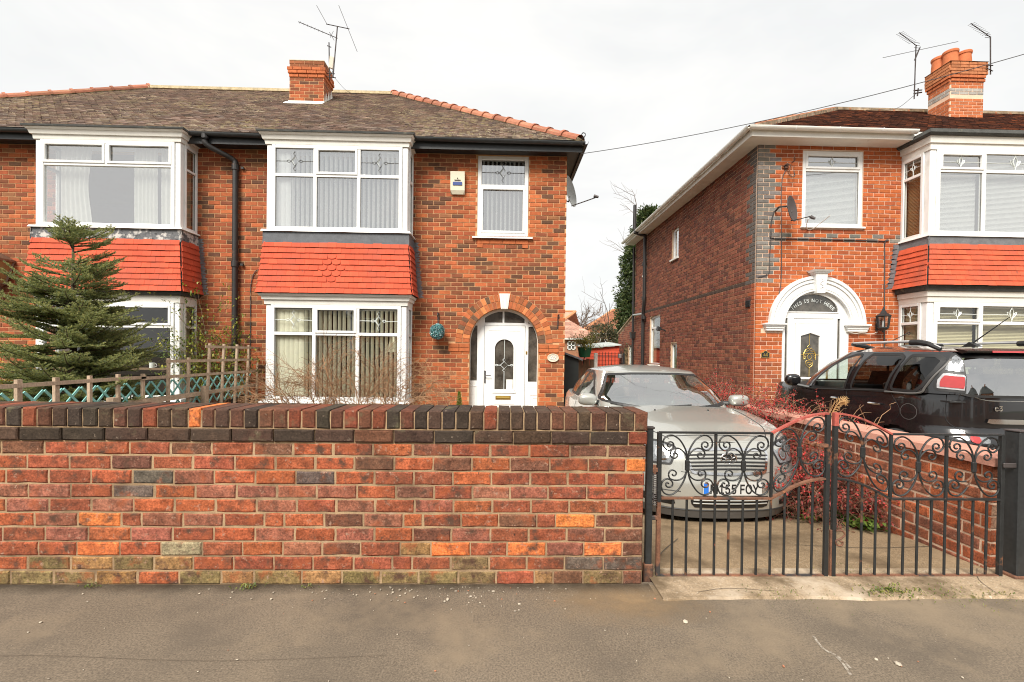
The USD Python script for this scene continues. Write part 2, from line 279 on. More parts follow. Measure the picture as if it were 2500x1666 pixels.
def solo(name, mb, m, label, cat, loc=None, group=None, kind=None, smooth=False):
    """a thing that is one mesh."""
    v, f, t = mb.arrays(); loc = np.array(loc if loc is not None else ((v.min(0)+v.max(0))/2*[1, 1, 0]+[0, 0, v[:, 2].min()]))
    path = numbered('/World', name); BASE[path] = loc
    g = usdkit.mesh(stage, path, (v-loc, f), MATS[m], smooth); g.AddTranslateOp().Set(Gf.Vec3d(*map(float, loc)))
    if smooth is False or smooth is True:
        pv = UsdGeom.PrimvarsAPI(g)
        if len(np.unique(t, axis=0)) == 1: pv.CreatePrimvar('tint', Sdf.ValueTypeNames.Color3fArray, 'constant').Set(Vt.Vec3fArray.FromNumpy(t[:1].astype(np.float32)))
        else: pv.CreatePrimvar('tint', Sdf.ValueTypeNames.Color3fArray, 'uniform').Set(Vt.Vec3fArray.FromNumpy(t.astype(np.float32)))
    put(g.GetPrim(), label=label, category=cat, group=group, kind=kind); return path
def structure(name, mb, m, smooth=False): return solo(name, mb, m, None, None, loc=(0, 0, 0), kind='structure', smooth=smooth)
def copy_of(src, loc, label, rotz=0.0):
    """a copy of a thing with its parts under the next number."""
    p = stage.GetPrimAtPath(src); cd = p.GetCustomData(); base = src.rsplit('/', 1)[1]
    path = numbered('/World', base); x = UsdGeom.Xform.Define(stage, path); x.GetPrim().GetReferences().AddInternalReference(src); x.GetPrim().SetInstanceable(True)
    x.ClearXformOpOrder(); x.AddTranslateOp().Set(Gf.Vec3d(*map(float, loc)))
    if rotz: x.AddRotateZOp().Set(math.degrees(rotz))
    put(x.GetPrim(), label=label, category=cd.get('category'), group=cd.get('group')); return path
def smoothpts(pts, n=8, closed=False):
    """Catmull-Rom through the points"""
    p = np.asarray(pts, float); m = len(p)
    if closed: q = np.vstack([p[-1], p, p[0], p[1]]); segs = m
    else: q = np.vstack([2*p[0]-p[1], p, 2*p[-1]-p[-2]]); segs = m-1
    out = []
    for i in range(segs):
        a, b, c, d = q[i:i+4]; u = np.linspace(0, 1, n, endpoint=False)[:, None]
        out.append(.5*(2*b+(c-a)*u+(2*a-5*b+4*c-d)*u**2+(3*b-a-3*c+d)*u**3))
    out = np.vstack(out)
    return out if closed else np.vstack([out, p[-1]])

# ------------------------------------------------------------------ bricks
PITCH, BL, JT = .0844, .238, .010          # course pitch, brick and joint length, joint width (old northern imperial bricks)
def brick(mb, fn, u0, u1, z0, z1, depth=.05, ch=.004, proud=0.0, tint=None, rng=None, jit=.0015):
    """one chamfered brick on a wall: fn(u, z, w) -> xyz with w outwards. 18 triangles."""
    r = rng.uniform(-jit, jit, (8,)) if rng is not None else np.zeros(8); w1, w0 = proud, proud-ch
    o = [(u0+r[0], z0+r[1]), (u1+r[2], z0+r[3]), (u1+r[4], z1+r[5]), (u0+r[6], z1+r[7])]; c = ch
    i_ = [(o[0][0]+c, o[0][1]+c), (o[1][0]-c, o[1][1]+c), (o[2][0]-c, o[2][1]-c), (o[3][0]+c, o[3][1]-c)]
    v = [fn(u, z, -depth) for u, z in o]+[fn(u, z, w0) for u, z in o]+[fn(u, z, w1) for u, z in i_]
    F = [(0, 1, 5, 4), (1, 2, 6, 5), (2, 3, 7, 6), (3, 0, 4, 7), (4, 5, 9, 8), (5, 6, 10, 9), (6, 7, 11, 10), (7, 4, 8, 11), (8, 9, 10, 11)]
    return mb.add(v, F, tint)
def worn_brick(mb, fn, u0, u1, z0, z1, depth, ch, proud, tint, rng, jit):
    """a brick with a ragged outline, rounded edges and a slightly dished, uneven face. about 50 triangles."""
    n = 4 if u1-u0 > .15 else 2; us = np.linspace(0, 1, n+1); j = lambda: rng.uniform(-jit, jit); e = rng.uniform(-.0015, .0015, 4)
    ring = [(u0+(u1-u0)*s, z0+e[0]+(e[1]-e[0])*s+j()) for s in us[:-1]]+[(u1+j(), z0+e[1]+j())]+[(u1+j(), (z0+z1)/2)]+[(u0+(u1-u0)*s, z1+e[2]+(e[3]-e[2])*s+j()) for s in us[::-1][:-1]]+[(u0+j(), z1+e[3]+j())]+[(u0+j(), (z0+z1)/2)]
    k = len(ring); cu, cz = (u0+u1)/2, (z0+z1)/2; L, H = (u1-u0), (z1-z0)
    inn = [(u+np.clip(cu-u, -1, 1)*ch*2.2/L+j()*.5, z+(cz-z)*ch*2.4/H+j()*.5) for u, z in ring]
    v = [fn(u, z, -depth) for u, z in ring]+[fn(u, z, proud-ch+rng.uniform(-.0012, .0012)) for u, z in ring]+[fn(u, z, proud+rng.uniform(-.0012, .0012)) for u, z in inn]+[fn(cu-L*.22, cz+j(), proud+rng.uniform(-.002, .001)), fn(cu+L*.22, cz+j(), proud+rng.uniform(-.002, .001))]
    F = [(i, (i+1) % k, k+(i+1) % k, k+i) for i in range(k)]+[(k+i, k+(i+1) % k, 2*k+(i+1) % k, 2*k+i) for i in range(k)]; mb.add(v, F, tint); a, b = 3*k, 3*k+1; T3 = []
    for i in range(k):
        p, q = inn[i], inn[(i+1) % k]; m_ = (p[0]+q[0])/2; T3.append((2*k+i, 2*k+(i+1) % k, a if m_ < cu else b))
    mid = [i for i in range(k) if (inn[i][0]-cu)*(inn[(i+1) % k][0]-cu) <= 0 and abs(inn[i][0]-inn[(i+1) % k][0]) > 1e-6]
    base = mb.n-len(v)
    def q_(f): mb.f.append(np.array([f])+base); mb.t.append(np.array([tint], float))
    for f in T3: q_(f)
    near_ = [i for i in range(k) if abs(inn[i][0]-cu) < L*.13]
    lo_ = min(range(k), key=lambda i: abs(inn[i][0]-cu)+(inn[i][1]-cz > 0)*9); hi_ = min(range(k), key=lambda i: abs(inn[i][0]-cu)+(inn[i][1]-cz < 0)*9)
    q_((2*k+lo_, b, a)); q_((a, b, 2*k+hi_)); return mb
def courses(u0, u1, z0, z1, holes=(), rng=None, shift=0.0, bond='stretcher', JT=.013):
    """rectangles (u0, u1, z0, z1, row) of a bonded brick field, cut at rectangular holes (u0, u1, z0, z1)."""
    out, rows = [], int(round((z1-z0)/PITCH))
    for r in range(rows):
        za, zb = z0+r*PITCH+JT/2, z0+(r+1)*PITCH-JT/2; zm = (za+zb)/2
        head = bond == 'english' and r % 4 == 2
        L = BL/2 if head else BL; off = shift+(L/2 if r % 2 else 0)
        cuts = sorted([(h[0], h[1]) for h in holes if h[2] < zm < h[3]]); spans, a = [], u0
        for h0, h1 in cuts:
            if h0 > a: spans.append((a, min(h0, u1)))
            a = max(a, h1)
        if a < u1: spans.append((a, u1))
        for s0, s1 in spans:
            k = math.floor((s0-u0-off)/L); x = u0+off+k*L
            while x < s1:
                a_, b_ = max(x, s0)+JT/2, min(x+L, s1)-JT/2
                if b_-a_ > .03: out.append((a_, b_, za, zb, r))
                x += L
    return out
# ------------------------------------------------------------------ ground
def flat(x0, y0, x1, y1, z, nx=1, ny=1, zf=None):
    X, Y_ = np.meshgrid(np.linspace(x0, x1, nx+1), np.linspace(y0, y1, ny+1), indexing='ij')
    Zz = np.full_like(X, z) if zf is None else zf(X, Y_)
    return MB().grid(np.stack([X, Y_, Zz], -1))
structure('ground', flat(-260, -260, 260, 420, -.42), 'lawn')
structure('pavement', flat(-40, -1.2, 40, 2.70, 0, 200, 20, lambda X, Y_: .004*(meshkit.noise(np.stack([X*2, Y_*2, 0*X], -1))-.5)), 'tarmac')
kb = MB()
for k in range(44): kb.box(-40+k*.915*2, -1.36, -.12, -40+k*.915*2+1.815, -1.212, .004, bev=.012)
structure('kerb', kb, 'pale_concrete')
structure('road', flat(-60, -8.5, 60, -1.365, -.115), 'tarmac')
structure('far_pavement', flat(-60, -60, 60, -8.5, -.08), 'tarmac')
def drive_z(X, Y_): return np.interp(Y_, [2.8, 3.5, 4.1, 4.9, 20], [.004, -.03, -.13, -.245, -.25])
structure('driveway', flat(.86, 2.84, 3.3, 20, 0, 6, 60, drive_z), 'aggregate_concrete')
ap = []
rr = random.Random(4)
xs = np.linspace(.62, 3.62, 40)
fy = 2.515+.010*np.sin(xs*5)+np.array([rr.uniform(-.007, .007) for _ in xs])
g = np.stack([np.stack([xs, fy-.012, 0*xs-.002], -1), np.stack([xs, fy, 0*xs+.012], -1), np.stack([xs, 0*xs+2.70, 0*xs+.014], -1), np.stack([xs, 0*xs+2.862, 0*xs+.008], -1)], 1)
m = MB(); m.grid(g[xs >= .86]); structure('gate_sill', m, 'pale_concrete')
ck = MB()
for pts, w in (([(1.0, 2.86), (1.14, 3.12), (1.37, 3.40)], .008), ([(1.15, 2.56), (1.35, 2.60), (1.62, 2.57)], .003), ([(2.9, 2.53), (2.97, 2.7), (3.12, 2.85)], .003), ([(2.2, 3.28), (2.7, 3.22), (3.19, 3.25)], .006), ([(-2.9, 2.02), (-2.1, 2.05), (-1.3, 2.01), (-.5, 2.04)], .0016), ([(-3.2, 1.72), (-2.4, 1.70), (-1.7, 1.74)], .0014)):
    q = smoothpts([(x, y, (.0165 if y < 2.84 else float(drive_z(x, y))+.005)) for x, y in pts], 6)
    q[:, 2] = [(.0062 if y < 2.503 else .0165 if y < 2.855 else float(drive_z(x, y))+.004) for x, y, z in q]
    d = np.gradient(q, axis=0)[:, :2]; d /= np.linalg.norm(d, axis=1, keepdims=True); n_ = np.stack([-d[:, 1], d[:, 0], 0*d[:, 0]], -1)*w/2
    ck.grid(np.stack([q-n_, q+n_], 1))
structure('driveway_cracks', ck, 'crack')
structure('front_garden', flat(-16, 2.86, .86, 9.2, -.06, 40, 16, lambda X, Y_: -.06+.03*meshkit.noise(np.stack([X*3, Y_*3, 0*X], -1))), 'garden_soil')
structure('neighbour_driveway', flat(3.3, 2.84, 16, 9.2, -.13), 'aggregate_concrete')
structure('side_passage', flat(1.2, 9.2, 5.3, 30, -.255), 'aggregate_concrete')
DU = MB().grid(np.stack(list(np.meshgrid(np.linspace(-.3, 1.5, 2), np.linspace(1.9, 2.66, 2), indexing='ij'))+[np.full((2, 2), .0062)], -1))
structure('sandy_dirt', DU, 'sandy_dirt')
DU = MB().grid(np.stack(list(np.meshgrid(np.linspace(-3.6, .9, 2), np.linspace(2.50, 2.672, 2), indexing='ij'))+[np.full((2, 2), .0092)], -1)); structure('gutter_dirt', DU, 'gutter_dirt')
sc = MB()
for pts in ([(1.555, 2.17), (1.535, 2.08), (1.555, 2.0), (1.53, 1.90)], [(1.55, 2.05), (1.565, 2.0), (1.56, 1.94)]):
    q = smoothpts([(x, y, .0066) for x, y in pts], 6); d = np.gradient(q, axis=0)[:, :2]; d /= np.linalg.norm(d, axis=1, keepdims=True); n_ = np.stack([-d[:, 1], d[:, 0], 0*d[:, 0]], -1)*.006; sc.grid(np.stack([q-n_, q+n_], 1))
structure('chalk_scuff', sc, 'chalk_scuff')
# loose chips and weeds on the pavement
rng = np.random.default_rng(11); ch = MB()
for k in range(300):
    if k < 170: x = rng.normal(-.3, .55); y = 2.64-abs(rng.normal(0, .10))
    else: x = rng.uniform(-3.4, 3.2); y = rng.uniform(1.5, 2.6)
    if y > 2.60 and x > .8: continue
    s = abs(rng.normal(.0024, .0018))+.001
    if k % 53 == 0: s *= 2.0
    t = [(.46, .40, .31), (.38, .33, .26), (.36, .15, .08), (.25, .21, .16)][int(rng.choice(4, p=[.4, .3, .12, .18]))]
    ico = trimesh.creation.icosphere(0, s); ico.vertices = ico.vertices*rng.uniform(.6, 1.5, 3)*[1, 1, .6]+[x, y, .003+s*.3]; ch.tm(ico, t)
solo('stone_chips', ch, 'stone_chip', 'pale mortar crumbs and grit scattered over the pavement below the brick wall', 'grit', loc=(0, 2.4, 0), kind='stuff')
def leaf_blade(mb, p, d, L, w, tint, bend=.3):
    p, d = np.asarray(p, float), np.asarray(d, float); d /= np.linalg.norm(d)+1e-9; s = np.cross(d, [0, 0, 1.]); s = s/(np.linalg.norm(s)+1e-9)
    q = p+d*L*.55+np.array([0, 0, L*bend*.25]); e = p+d*L-np.array([0, 0, L*bend*.3])
    mb.add([p-s*w*.15, p+s*w*.15, q+s*w/2, q-s*w/2, e], [(0, 1, 2), (0, 2, 3), (3, 2, 4)], tint)
def tuft(mb, x, y, z, r, n, h, tints, rng):
    for _ in range(n):
        a = rng.uniform(0, 2*PI); d = np.array([math.cos(a), math.sin(a), rng.uniform(.2, 1.5)])
        leaf_blade(mb, (x+rng.normal(0, r), y+rng.normal(0, r*.4), z), d, h*rng.uniform(.5, 1.2), h*.3, tints[rng.integers(len(tints))], .8)
GR = [(.12, .16, .03), (.17, .19, .035), (.09, .12, .03), (.25, .21, .06)]
wd = MB()
for x, y, r, n, h in ((-2.35, 2.625, .03, 26, .022), (-1.45, 2.62, .03, 40, .03), (-1.10, 2.63, .025, 20, .02), (2.30, 2.57, .08, 150, .028), (1.9, 2.515, .2, 60, .014), (2.75, 2.515, .22, 90, .014), (2.62, 2.53, .12, 60, .02), (1.62, 2.55, .10, 34, .018), (2.25, 2.87, .1, 30, .015), (2.9, 2.53, .06, 30, .018)): tuft(wd, x, y, .012, r, n, h, GR, rng)
solo('pavement_weeds', wd, 'leaf', 'small green weeds and moss growing along the wall foot and the gate sill', 'weeds', loc=(0, 2.6, 0), kind='stuff')

# ------------------------------------------------------------------ front garden wall, transcribed course by course
T = dict(d=(.085, .050, .034), k=(.056, .040, .030), r=(.245, .070, .036), R=(.305, .084, .036), o=(.56, .160, .048), g=(.095, .075, .060), b=(.145, .062, .038), m=(.165, .115, .050), t=(.29, .23, .14), p=(.245, .090, .056), n=(.26, .14, .055))
W_Y = 2.67
A3 = lambda x: -2.888+.0023865*(x/2.941); A4 = lambda x: -2.888+.0023865*(760+x/2.736)
ROWS = [
 (.9237, 1.036, [-60, 48, 158, 265, 370, 475, 580, 690, 795, 895, 1000, 1105, 1205, 1320, 1415, 1510, 1615, 1718, 1820, 1925, 2028, 2125, 2230], [90, 180, 275, 368, 462, 557, 650, 742, 838, 930, 1023, 1120, 1213, 1303, 1392, 1482, 1578, 1668, 1762, 1852, 1955, 2048, 2150, 2240],
  'bkrbdkkdbdrddobdbkbbrrkkbrbrkbkdkkdrddddbbdbddb'),
 (.8415, .9237, [-160, 138, 437, 735, 1035, 1335, 1628, 1925, 2218], [250, 513, 785, 1055, 1320, 1580, 1845, 2110, 2238], 'dkkddddkdbdkdddkr'),
 (.7608, .8415, [-290, 5, 305, 605, 900, 1190, 1485, 1778, 2062, 2350], [373, 640, 900, 1165, 1435, 1710, 1970, 2233], 'bbrrrbrbRrRbrrrbb'),
 (.676, .7608, [-110, 185, 478, 775, 1062, 1350, 1645, 1935, 2220], [250, 517, 780, 1042, 1303, 1572, 1840, 2097, 2232], 'RrrbrrRRrRbRbRbrro'),
 (.591, .676, [-260, 38, 335, 632, 922, 1215, 1500, 1795, 2083], [120, 385, 650, 915, 1175, 1440, 1697, 1965, 2226], 'RrrRgpRRrgRrrRrrrr'),
 (.5088, .591, [-100, 193, 488, 783, 1078, 1370, 1660, 1948, 2235], [268, 530, 790, 1048, 1305, 1565, 1830, 2098, 2222], 'pprgRpppppRbrpprrr'),
 (.4254, .5088, [-260, 38, 337, 635, 930, 1218, 1512, 1803, 2090], [130, 393, 658, 920, 1185, 1450, 1710, 1968, 2220], 'RprpRRRpprprpRrrrr'),
 (.3404, .4254, [-60, 237, 538, 845, 990, 1280, 1570, 1862, 2000, 2290], [52+262, 580, 715, 975, 1230, 1490, 1618, 1890, 2145, 2220], 'RporpprORbpOrRbrobb'),
 (.2554, .3404, [-290, 12, 312, 612, 912, 1207, 1500, 1793, 2080], [125, 390, 648, 908, 1175, 1433, 1698, 1958, 2218], 'rrpRprRpRRpRbprrbb'),
 (.170, .2554, [-30, 265, 533, 835, 1125, 1420, 1705, 1993, 2275], [297, 562, 773, 1037, 1290, 1558, 1815, 2080, 2218], 'RRoRtrRpbbrnoropob'),
 (.085, .170, [-100, 190, 490, 788, 1075, 1355, 1642, 1930, 2210], [247, 512, 643, 907, 1167, 1423, 1685, 1950, 2218], 'RmnmnRrrrrrrrmrrgg'),
 (.0, .085, [-230, 70, 368, 665, 960, 1255, 1553, 1790, 2130], [170, 433, 692, 957, 1218, 1478, 1605, 1812, 2085, 2215], 'mmmnRmnmmnmmmmrnbmb')]
wall = thing('garden_wall', 'red brick front garden wall with dark brick-on-edge coping along the pavement', 'wall', (-1.9, 2.8, 0))
wf = lambda u, z, w: (u, W_Y-w, z)
rng = np.random.default_rng(5)
core = MB().box(-5.2, W_Y+.0045, -.2, .862, W_Y+.262, .9237, bev=.004); core.box(-5.2, W_Y-.004, .9237-.004, .868, W_Y+.272, 1.026)
obj('mortar_core', core, 'mortar', wall)
for ri, (za, zb, ja, jb, code) in enumerate(ROWS):
    if len(code) == len(ja)+len(jb): code = code[:len(ja)-1]+code[len(ja):]          # a brick noted twice where the two close-ups overlap
    J = [A3(x) for x in ja]+[A4(x) for x in jb]; J = sorted(J)
    step = .105 if ri == 0 else BL
    while J[0] > -5.15: J.insert(0, J[0]-step)
    nlead = len(J)-1-len(code); full = ''.join(rng.choice(list('bdrk' if ri < 2 else 'Rrpr')) for _ in range(max(nlead, 0)))+code[-(len(J)-1):]
    for k in range(len(J)-1):
        a, b = J[k]+.0042, J[k+1]-.0042
        if k == len(J)-2: b = J[k+1]
        c = full[k].replace('O', 'R'); t = np.array(T[c])*rng.uniform(.86, 1.16)*(.72 if ri < 2 and c != 'o' else 1)*(1+rng.uniform(-.06, .06, 3))
        m = MB(); dep = .272 if ri == 0 else (.14 if k == len(J)-2 else .06)
        pr = {0: .012, 1: .010}.get(ri, 0)+rng.uniform(-.0025, .0025)+(.003 if c in 'ot' and ri > 1 else .001)
        worn_brick(m, wf, a, b, za+.0042+rng.uniform(-.001, .001), zb-(.0 if ri == 0 else .0042), dep+pr, .0065, pr, t, rng, .0022)
        obj('coping_brick' if ri == 0 else 'brick', m, 'coping_brick_face' if ri < 2 and c != 'o' else 'front_wall_brick', wall)

# ------------------------------------------------------------------ iron gates and posts
G_Y = 2.76; S = .000463
BIGT = [(-7, 45), (-22, 195), (-97, 335), (-177, 400), (-232, 414), (-290, 396), (-327, 355), (-339, 295), (-322, 245), (-267, 205), (-212, 225), (-192, 265), (-202, 305), (-237, 323), (-272, 305), (-277, 275), (-257, 250), (-232, 260)]
SMT = [(-7, 45), (-22, 135), (-67, 195), (-127, 232), (-187, 225), (-227, 190), (-237, 145), (-212, 105), (-172, 95), (-142, 120), (-147, 155), (-177, 168), (-195, 150)]
BIGB = [(-7, -55), (-37, -195), (-107, -325), (-177, -395), (-247, -414), (-317, -385), (-350, -315), (-345, -245), (-307, -203), (-257, -195), (-207, -230), (-199, -275), (-227, -305), (-272, -305), (-292, -270), (-272, -245), (-252, -260)]
SMB = [(-12, -95), (-47, -165), (-107, -205), (-177, -210), (-237, -185), (-255, -135), (-242, -90), (-207, -70), (-167, -85), (-150, -115), (-167, -145), (-197, -145), (-205, -125)]
def gate_leaf(label, hinge, meet, sgn, rusts):
    """a leaf from its hinge stile to its meeting stile; sgn=+1 when the meeting stile lies to the right."""
    g = thing('driveway_gate', label, 'gate', (hinge, G_Y, 0), group='pair of driveway gates'); wd = abs(meet-hinge); pitch = wd/3
    X = lambda t: hinge+sgn*t                                   # t runs from the hinge to the meeting stile
    def rise(t): return .125*math.sin(PI/2*min(max((t-2*pitch)/pitch, 0), 1))
    TOP, MID, BOT = .902, .495, .012
    for t0, zt, zb in ((0, .905, -.04), (wd, 1.03, -.005)):
        m = MB().box(X(t0)-.0125, G_Y-.0125, .47, X(t0)+.0125, G_Y+.0125, zt, bev=.002); obj('stile', m, 'gate_iron', g)
        m = MB().box(X(t0)-.0122, G_Y-.0122, zb, X(t0)+.0122, G_Y+.0122, .47, bev=.002); obj('stile', m, rusts[0] if t0 == 0 else 'gate_iron', g)
    def rail(name, base, a, b, mt, n=1):
        m = MB(); q = [(X(a+(b-a)*i/n), G_Y, base+rise(a+(b-a)*i/n)) for i in range(n+1)]
        for i in range(n): m.bar(q[i], q[i+1], .026, .011)
        obj(name, m, mt, g)
    rail('top_rail', TOP, 0, 2*pitch, 'gate_iron'); rail('top_rail', TOP+.001, 2*pitch, wd, rusts[1], 14)
    rail('middle_rail', MID, .014, 2*pitch, 'rusty_iron' if rusts[2] else 'gate_iron'); rail('middle_rail', MID+.001, 2*pitch, wd-.014, 'rusty_iron' if rusts[2] else 'gate_iron', 14)
    obj('bottom_rail', MB().bar((X(.014), G_Y, BOT), (X(wd-.014), G_Y, BOT), .026, .011), 'rusty_iron', g)
    if not rusts[0] == 'rusty_iron': obj('stile_cap', MB().box(X(wd)-.014, G_Y-.014, .95, X(wd)+.014, G_Y+.014, 1.034, bev=.002), 'red_primer', g)
    for k in range(1, 12):
        t = wd*k/12; m = MB().tube([(X(t), G_Y, BOT), (X(t), G_Y, MID+rise(t))], .0076, 8); obj('lower_bar', m, 'gate_iron', g)
    for k in (1, 2):
        obj('upper_bar', MB().box(X(k*pitch)-.0075, G_Y-.0075, MID, X(k*pitch)+.0075, G_Y+.0075, TOP, bev=.001), 'gate_iron', g)
    for k in range(3):
        tc, zc = (k+.5)*pitch, .70
        for mir in (-1, 1):
            for cv, rad in ((BIGT, .0053), (SMT, .0050), (BIGB, .0053), (SMB, .0050)):
                f = pitch/.351
                q = smoothpts([(tc+mir*(-dx)*S*f*.985, 0, zc+dz*S*.965) for dx, dz in cv], 5)
                P = [(X(t), G_Y+.001*mir, z+rise(t)) for t, _, z in q]
                m = MB(); m.tube(P, rad, 6); obj('scroll', m, 'gate_iron', g)
        obj('collar', MB().box(X(tc)-.013, G_Y-.009, zc+rise(tc)-.035, X(tc)+.013, G_Y+.009, zc+rise(tc)+.03, bev=.003), 'gate_iron', g)
    return g
g1 = gate_leaf('left leaf of the scrolled black iron gates, rusty and hinged beside the brick wall', .987, 2.045, 1, ('rusty_iron', 'red_primer', True))
hp = smoothpts([(2.00, G_Y-.02, .835), (1.96, G_Y-.02, .832), (1.945, G_Y-.03, .85), (1.93, G_Y-.02, .835)], 5); obj('latch', MB().tube(hp, .009, 6).box(1.975, G_Y-.03, .822, 2.03, G_Y-.015, .842), 'rusty_iron', g1)
g2 = gate_leaf('right leaf of the scrolled black iron gates, hinged on the thick black post', 3.165, 2.093, -1, ('gate_iron', 'red_primer', False))
obj('drop_bolt', MB().box(2.070, G_Y-.008, -.0, 2.088, G_Y+.008, .30, bev=.002), 'rusty_iron', g2)
q = smoothpts([(2.10, G_Y-.015, .30), (2.135, G_Y-.015, .30), (2.155, G_Y-.015, .275), (2.13, G_Y-.015, .25), (2.10, G_Y-.015, .235), (2.108, G_Y-.015, .21), (2.135, G_Y-.015, .208), (2.142, G_Y-.015, .228), (2.125, G_Y-.015, .232)], 6)
obj('bolt_handle', MB().tube(q, .006, 6), 'rusty_iron', g2)
pa = thing('gate_post', 'slim black iron gate post fixed to the end of the garden wall', 'gate post', (.93, G_Y, 0))
obj('post', MB().box(.905, G_Y-.014, .0, .945, G_Y+.016, .925, bev=.003), 'black_paint', pa); obj('cap', MB().box(.90, G_Y-.02, .925, .952, G_Y+.022, .938, bev=.003), 'dark_metal', pa)
obj('foot', MB().box(.897, G_Y-.02, -.05, .953, G_Y+.022, .09, bev=.006), 'rusty_iron', pa)
obj('hinge', MB().box(.94, G_Y-.012, .655, .985, G_Y+.012, .683, bev=.004).tube([(.957, G_Y, .64), (.957, G_Y, .70)], .013, 8), 'rusty_iron', pa)
obj('hinge', MB().box(.94, G_Y-.012, .36, .985, G_Y+.012, .385, bev=.004), 'rusty_iron', pa)
tt = np.linspace(0, 17*2*PI, 240); obj('closing_spring', MB().tube(np.stack([.957+.011*np.cos(tt), G_Y-.018+.011*np.sin(tt), .655-.20*tt/tt[-1]+0*tt], -1), .0028, 5, cap=False), 'dark_metal', pa)
pb = thing('gate_post', 'thick square black post at the right edge holding the right gate leaf', 'gate post', (3.262, G_Y, 0))
obj('post', MB().box(3.228, G_Y-.046, -.02, 3.318, G_Y+.046, .925, bev=.006), 'black_paint', pb); obj('cap', MB().box(3.225, G_Y-.049, .925, 3.321, G_Y+.049, .934, bev=.003), 'dark_metal', pb)
obj('foot', MB().box(3.209, G_Y-.053, -.05, 3.315, G_Y+.053, .03, bev=.005), 'rusty_iron', pb); obj('hinge', MB().box(3.15, G_Y-.03, .70, 3.24, G_Y-.016, .73, bev=.004), 'dark_metal', pb)

# ------------------------------------------------------------------ low wall between the two drives
dw = thing('drive_wall', 'low red brick wall with pinkish coping slabs between the two driveways', 'wall', (3.36, 5.4, 0))
fx = lambda u, z, w: (3.20-w, u, z); fy_ = lambda u, z, w: (u, 2.842-w, z)
obj('mortar_core', MB().box(3.207, 2.85, -.3, 3.49, 8.1, .69), 'pale_mortar', dw); obj('mortar_core', MB().box(3.32, 2.852, -.1, 4.3, 3.08, .69), 'pale_mortar', dw)
rng = np.random.default_rng(8)
for u0, u1, z0, z1, r in courses(2.842, 8.1, -.155, .69, rng=rng, shift=-.05):
    t = np.array([(.30, .085, .04), (.36, .10, .042), (.25, .085, .045), (.21, .08, .05)][rng.integers(4)])*rng.uniform(.85, 1.2)
    obj('brick', brick(MB(), fx, u0, u1, z0, z1, .05, .006, rng.uniform(-.003, .003), t, rng, .003), 'front_wall_brick', dw)
for u0, u1, z0, z1, r in courses(3.20, 4.3, -.155, .69, rng=rng, shift=.06):
    t = np.array([(.30, .085, .04), (.36, .10, .042), (.25, .085, .045), (.30, .18, .12)][rng.integers(4)])*rng.uniform(.85, 1.2)
    obj('brick', brick(MB(), fy_, u0, u1, z0, z1, .05, .006, rng.uniform(-.003, .003), t, rng, .003), 'front_wall_brick', dw)
for k in range(9):
    a = 2.80+k*.6; sag = -.004*k
    m = MB().hexa([(3.165, a+.003, .69+sag), (3.525, a+.003, .69+sag), (3.525, a+.595, .686+sag), (3.165, a+.595, .686+sag), (3.17, a+.005, .742+sag), (3.52, a+.005, .742+sag), (3.52, a+.592, .738+sag), (3.17, a+.592, .738+sag)])
    obj('coping_slab', m, 'pink_coping', dw)
obj('coping_slab', MB().box(3.53, 2.80, .69, 4.33, 3.12, .742, bev=.006), 'pink_coping', dw)
# ------------------------------------------------------------------ shared house building
NEAR = []                                    # bricks of each house waiting to be sorted by how large they show
def fxz(y): return lambda u, z, w: (u, y-w, z)              # wall facing the street
def fyz_l(x): return lambda u, z, w: (x-w, u, z)            # wall facing left
def fyz_r(x): return lambda u, z, w: (x+w, u, z)            # wall facing right
def fbar(mb, fn, u0, u1, z0, z1, back, front, ch=.006): return brick(mb, fn, u0, u1, z0, z1, -back, ch, front)
def lay(parent, name, items, material, ch=.0035, limit=300, depth=.04, rngs=None, key=None, stuffname=None):
    """items: (fn, u0, u1, z0, z1, tint, proud). The ones that show largest become parts, the rest one joined part."""
    def size(it):
        c = np.array(it[0]((it[1]+it[2])/2, (it[3]+it[4])/2, 0)); d = c-EYE; zc = d@CF
        if zc < .5: return -1
        u, v = 1250+1100*(d@CR)/zc, 874-1100*(d@CU)/zc
        inside = -20 < u < 2520 and 0 < v < 1000
        n = np.array(it[0](0, 0, 1.))-np.array(it[0](0, 0, 0)); fac = -(n@d)/np.linalg.norm(d)
        return (it[2]-it[1])*max(fac, 0)/zc if inside else -1
    ks = np.array([size(i)*(key(i) if key else 1) for i in items]); order = np.argsort(-ks, kind='stable'); rest = MB()
    r = np.random.default_rng(3)
    for n, k in enumerate(order):
        fn, u0, u1, z0, z1, t, pr = items[k]
        m = MB() if n < limit and ks[k] > 0 else rest
        brick(m, fn, u0, u1, z0, z1, depth+pr, ch, pr, t, r, .0014)
        if m is not rest: obj(name, m, material, parent)
    if rest.n: obj(name if not stuffname else stuffname, rest, material, parent, kind='stuff')
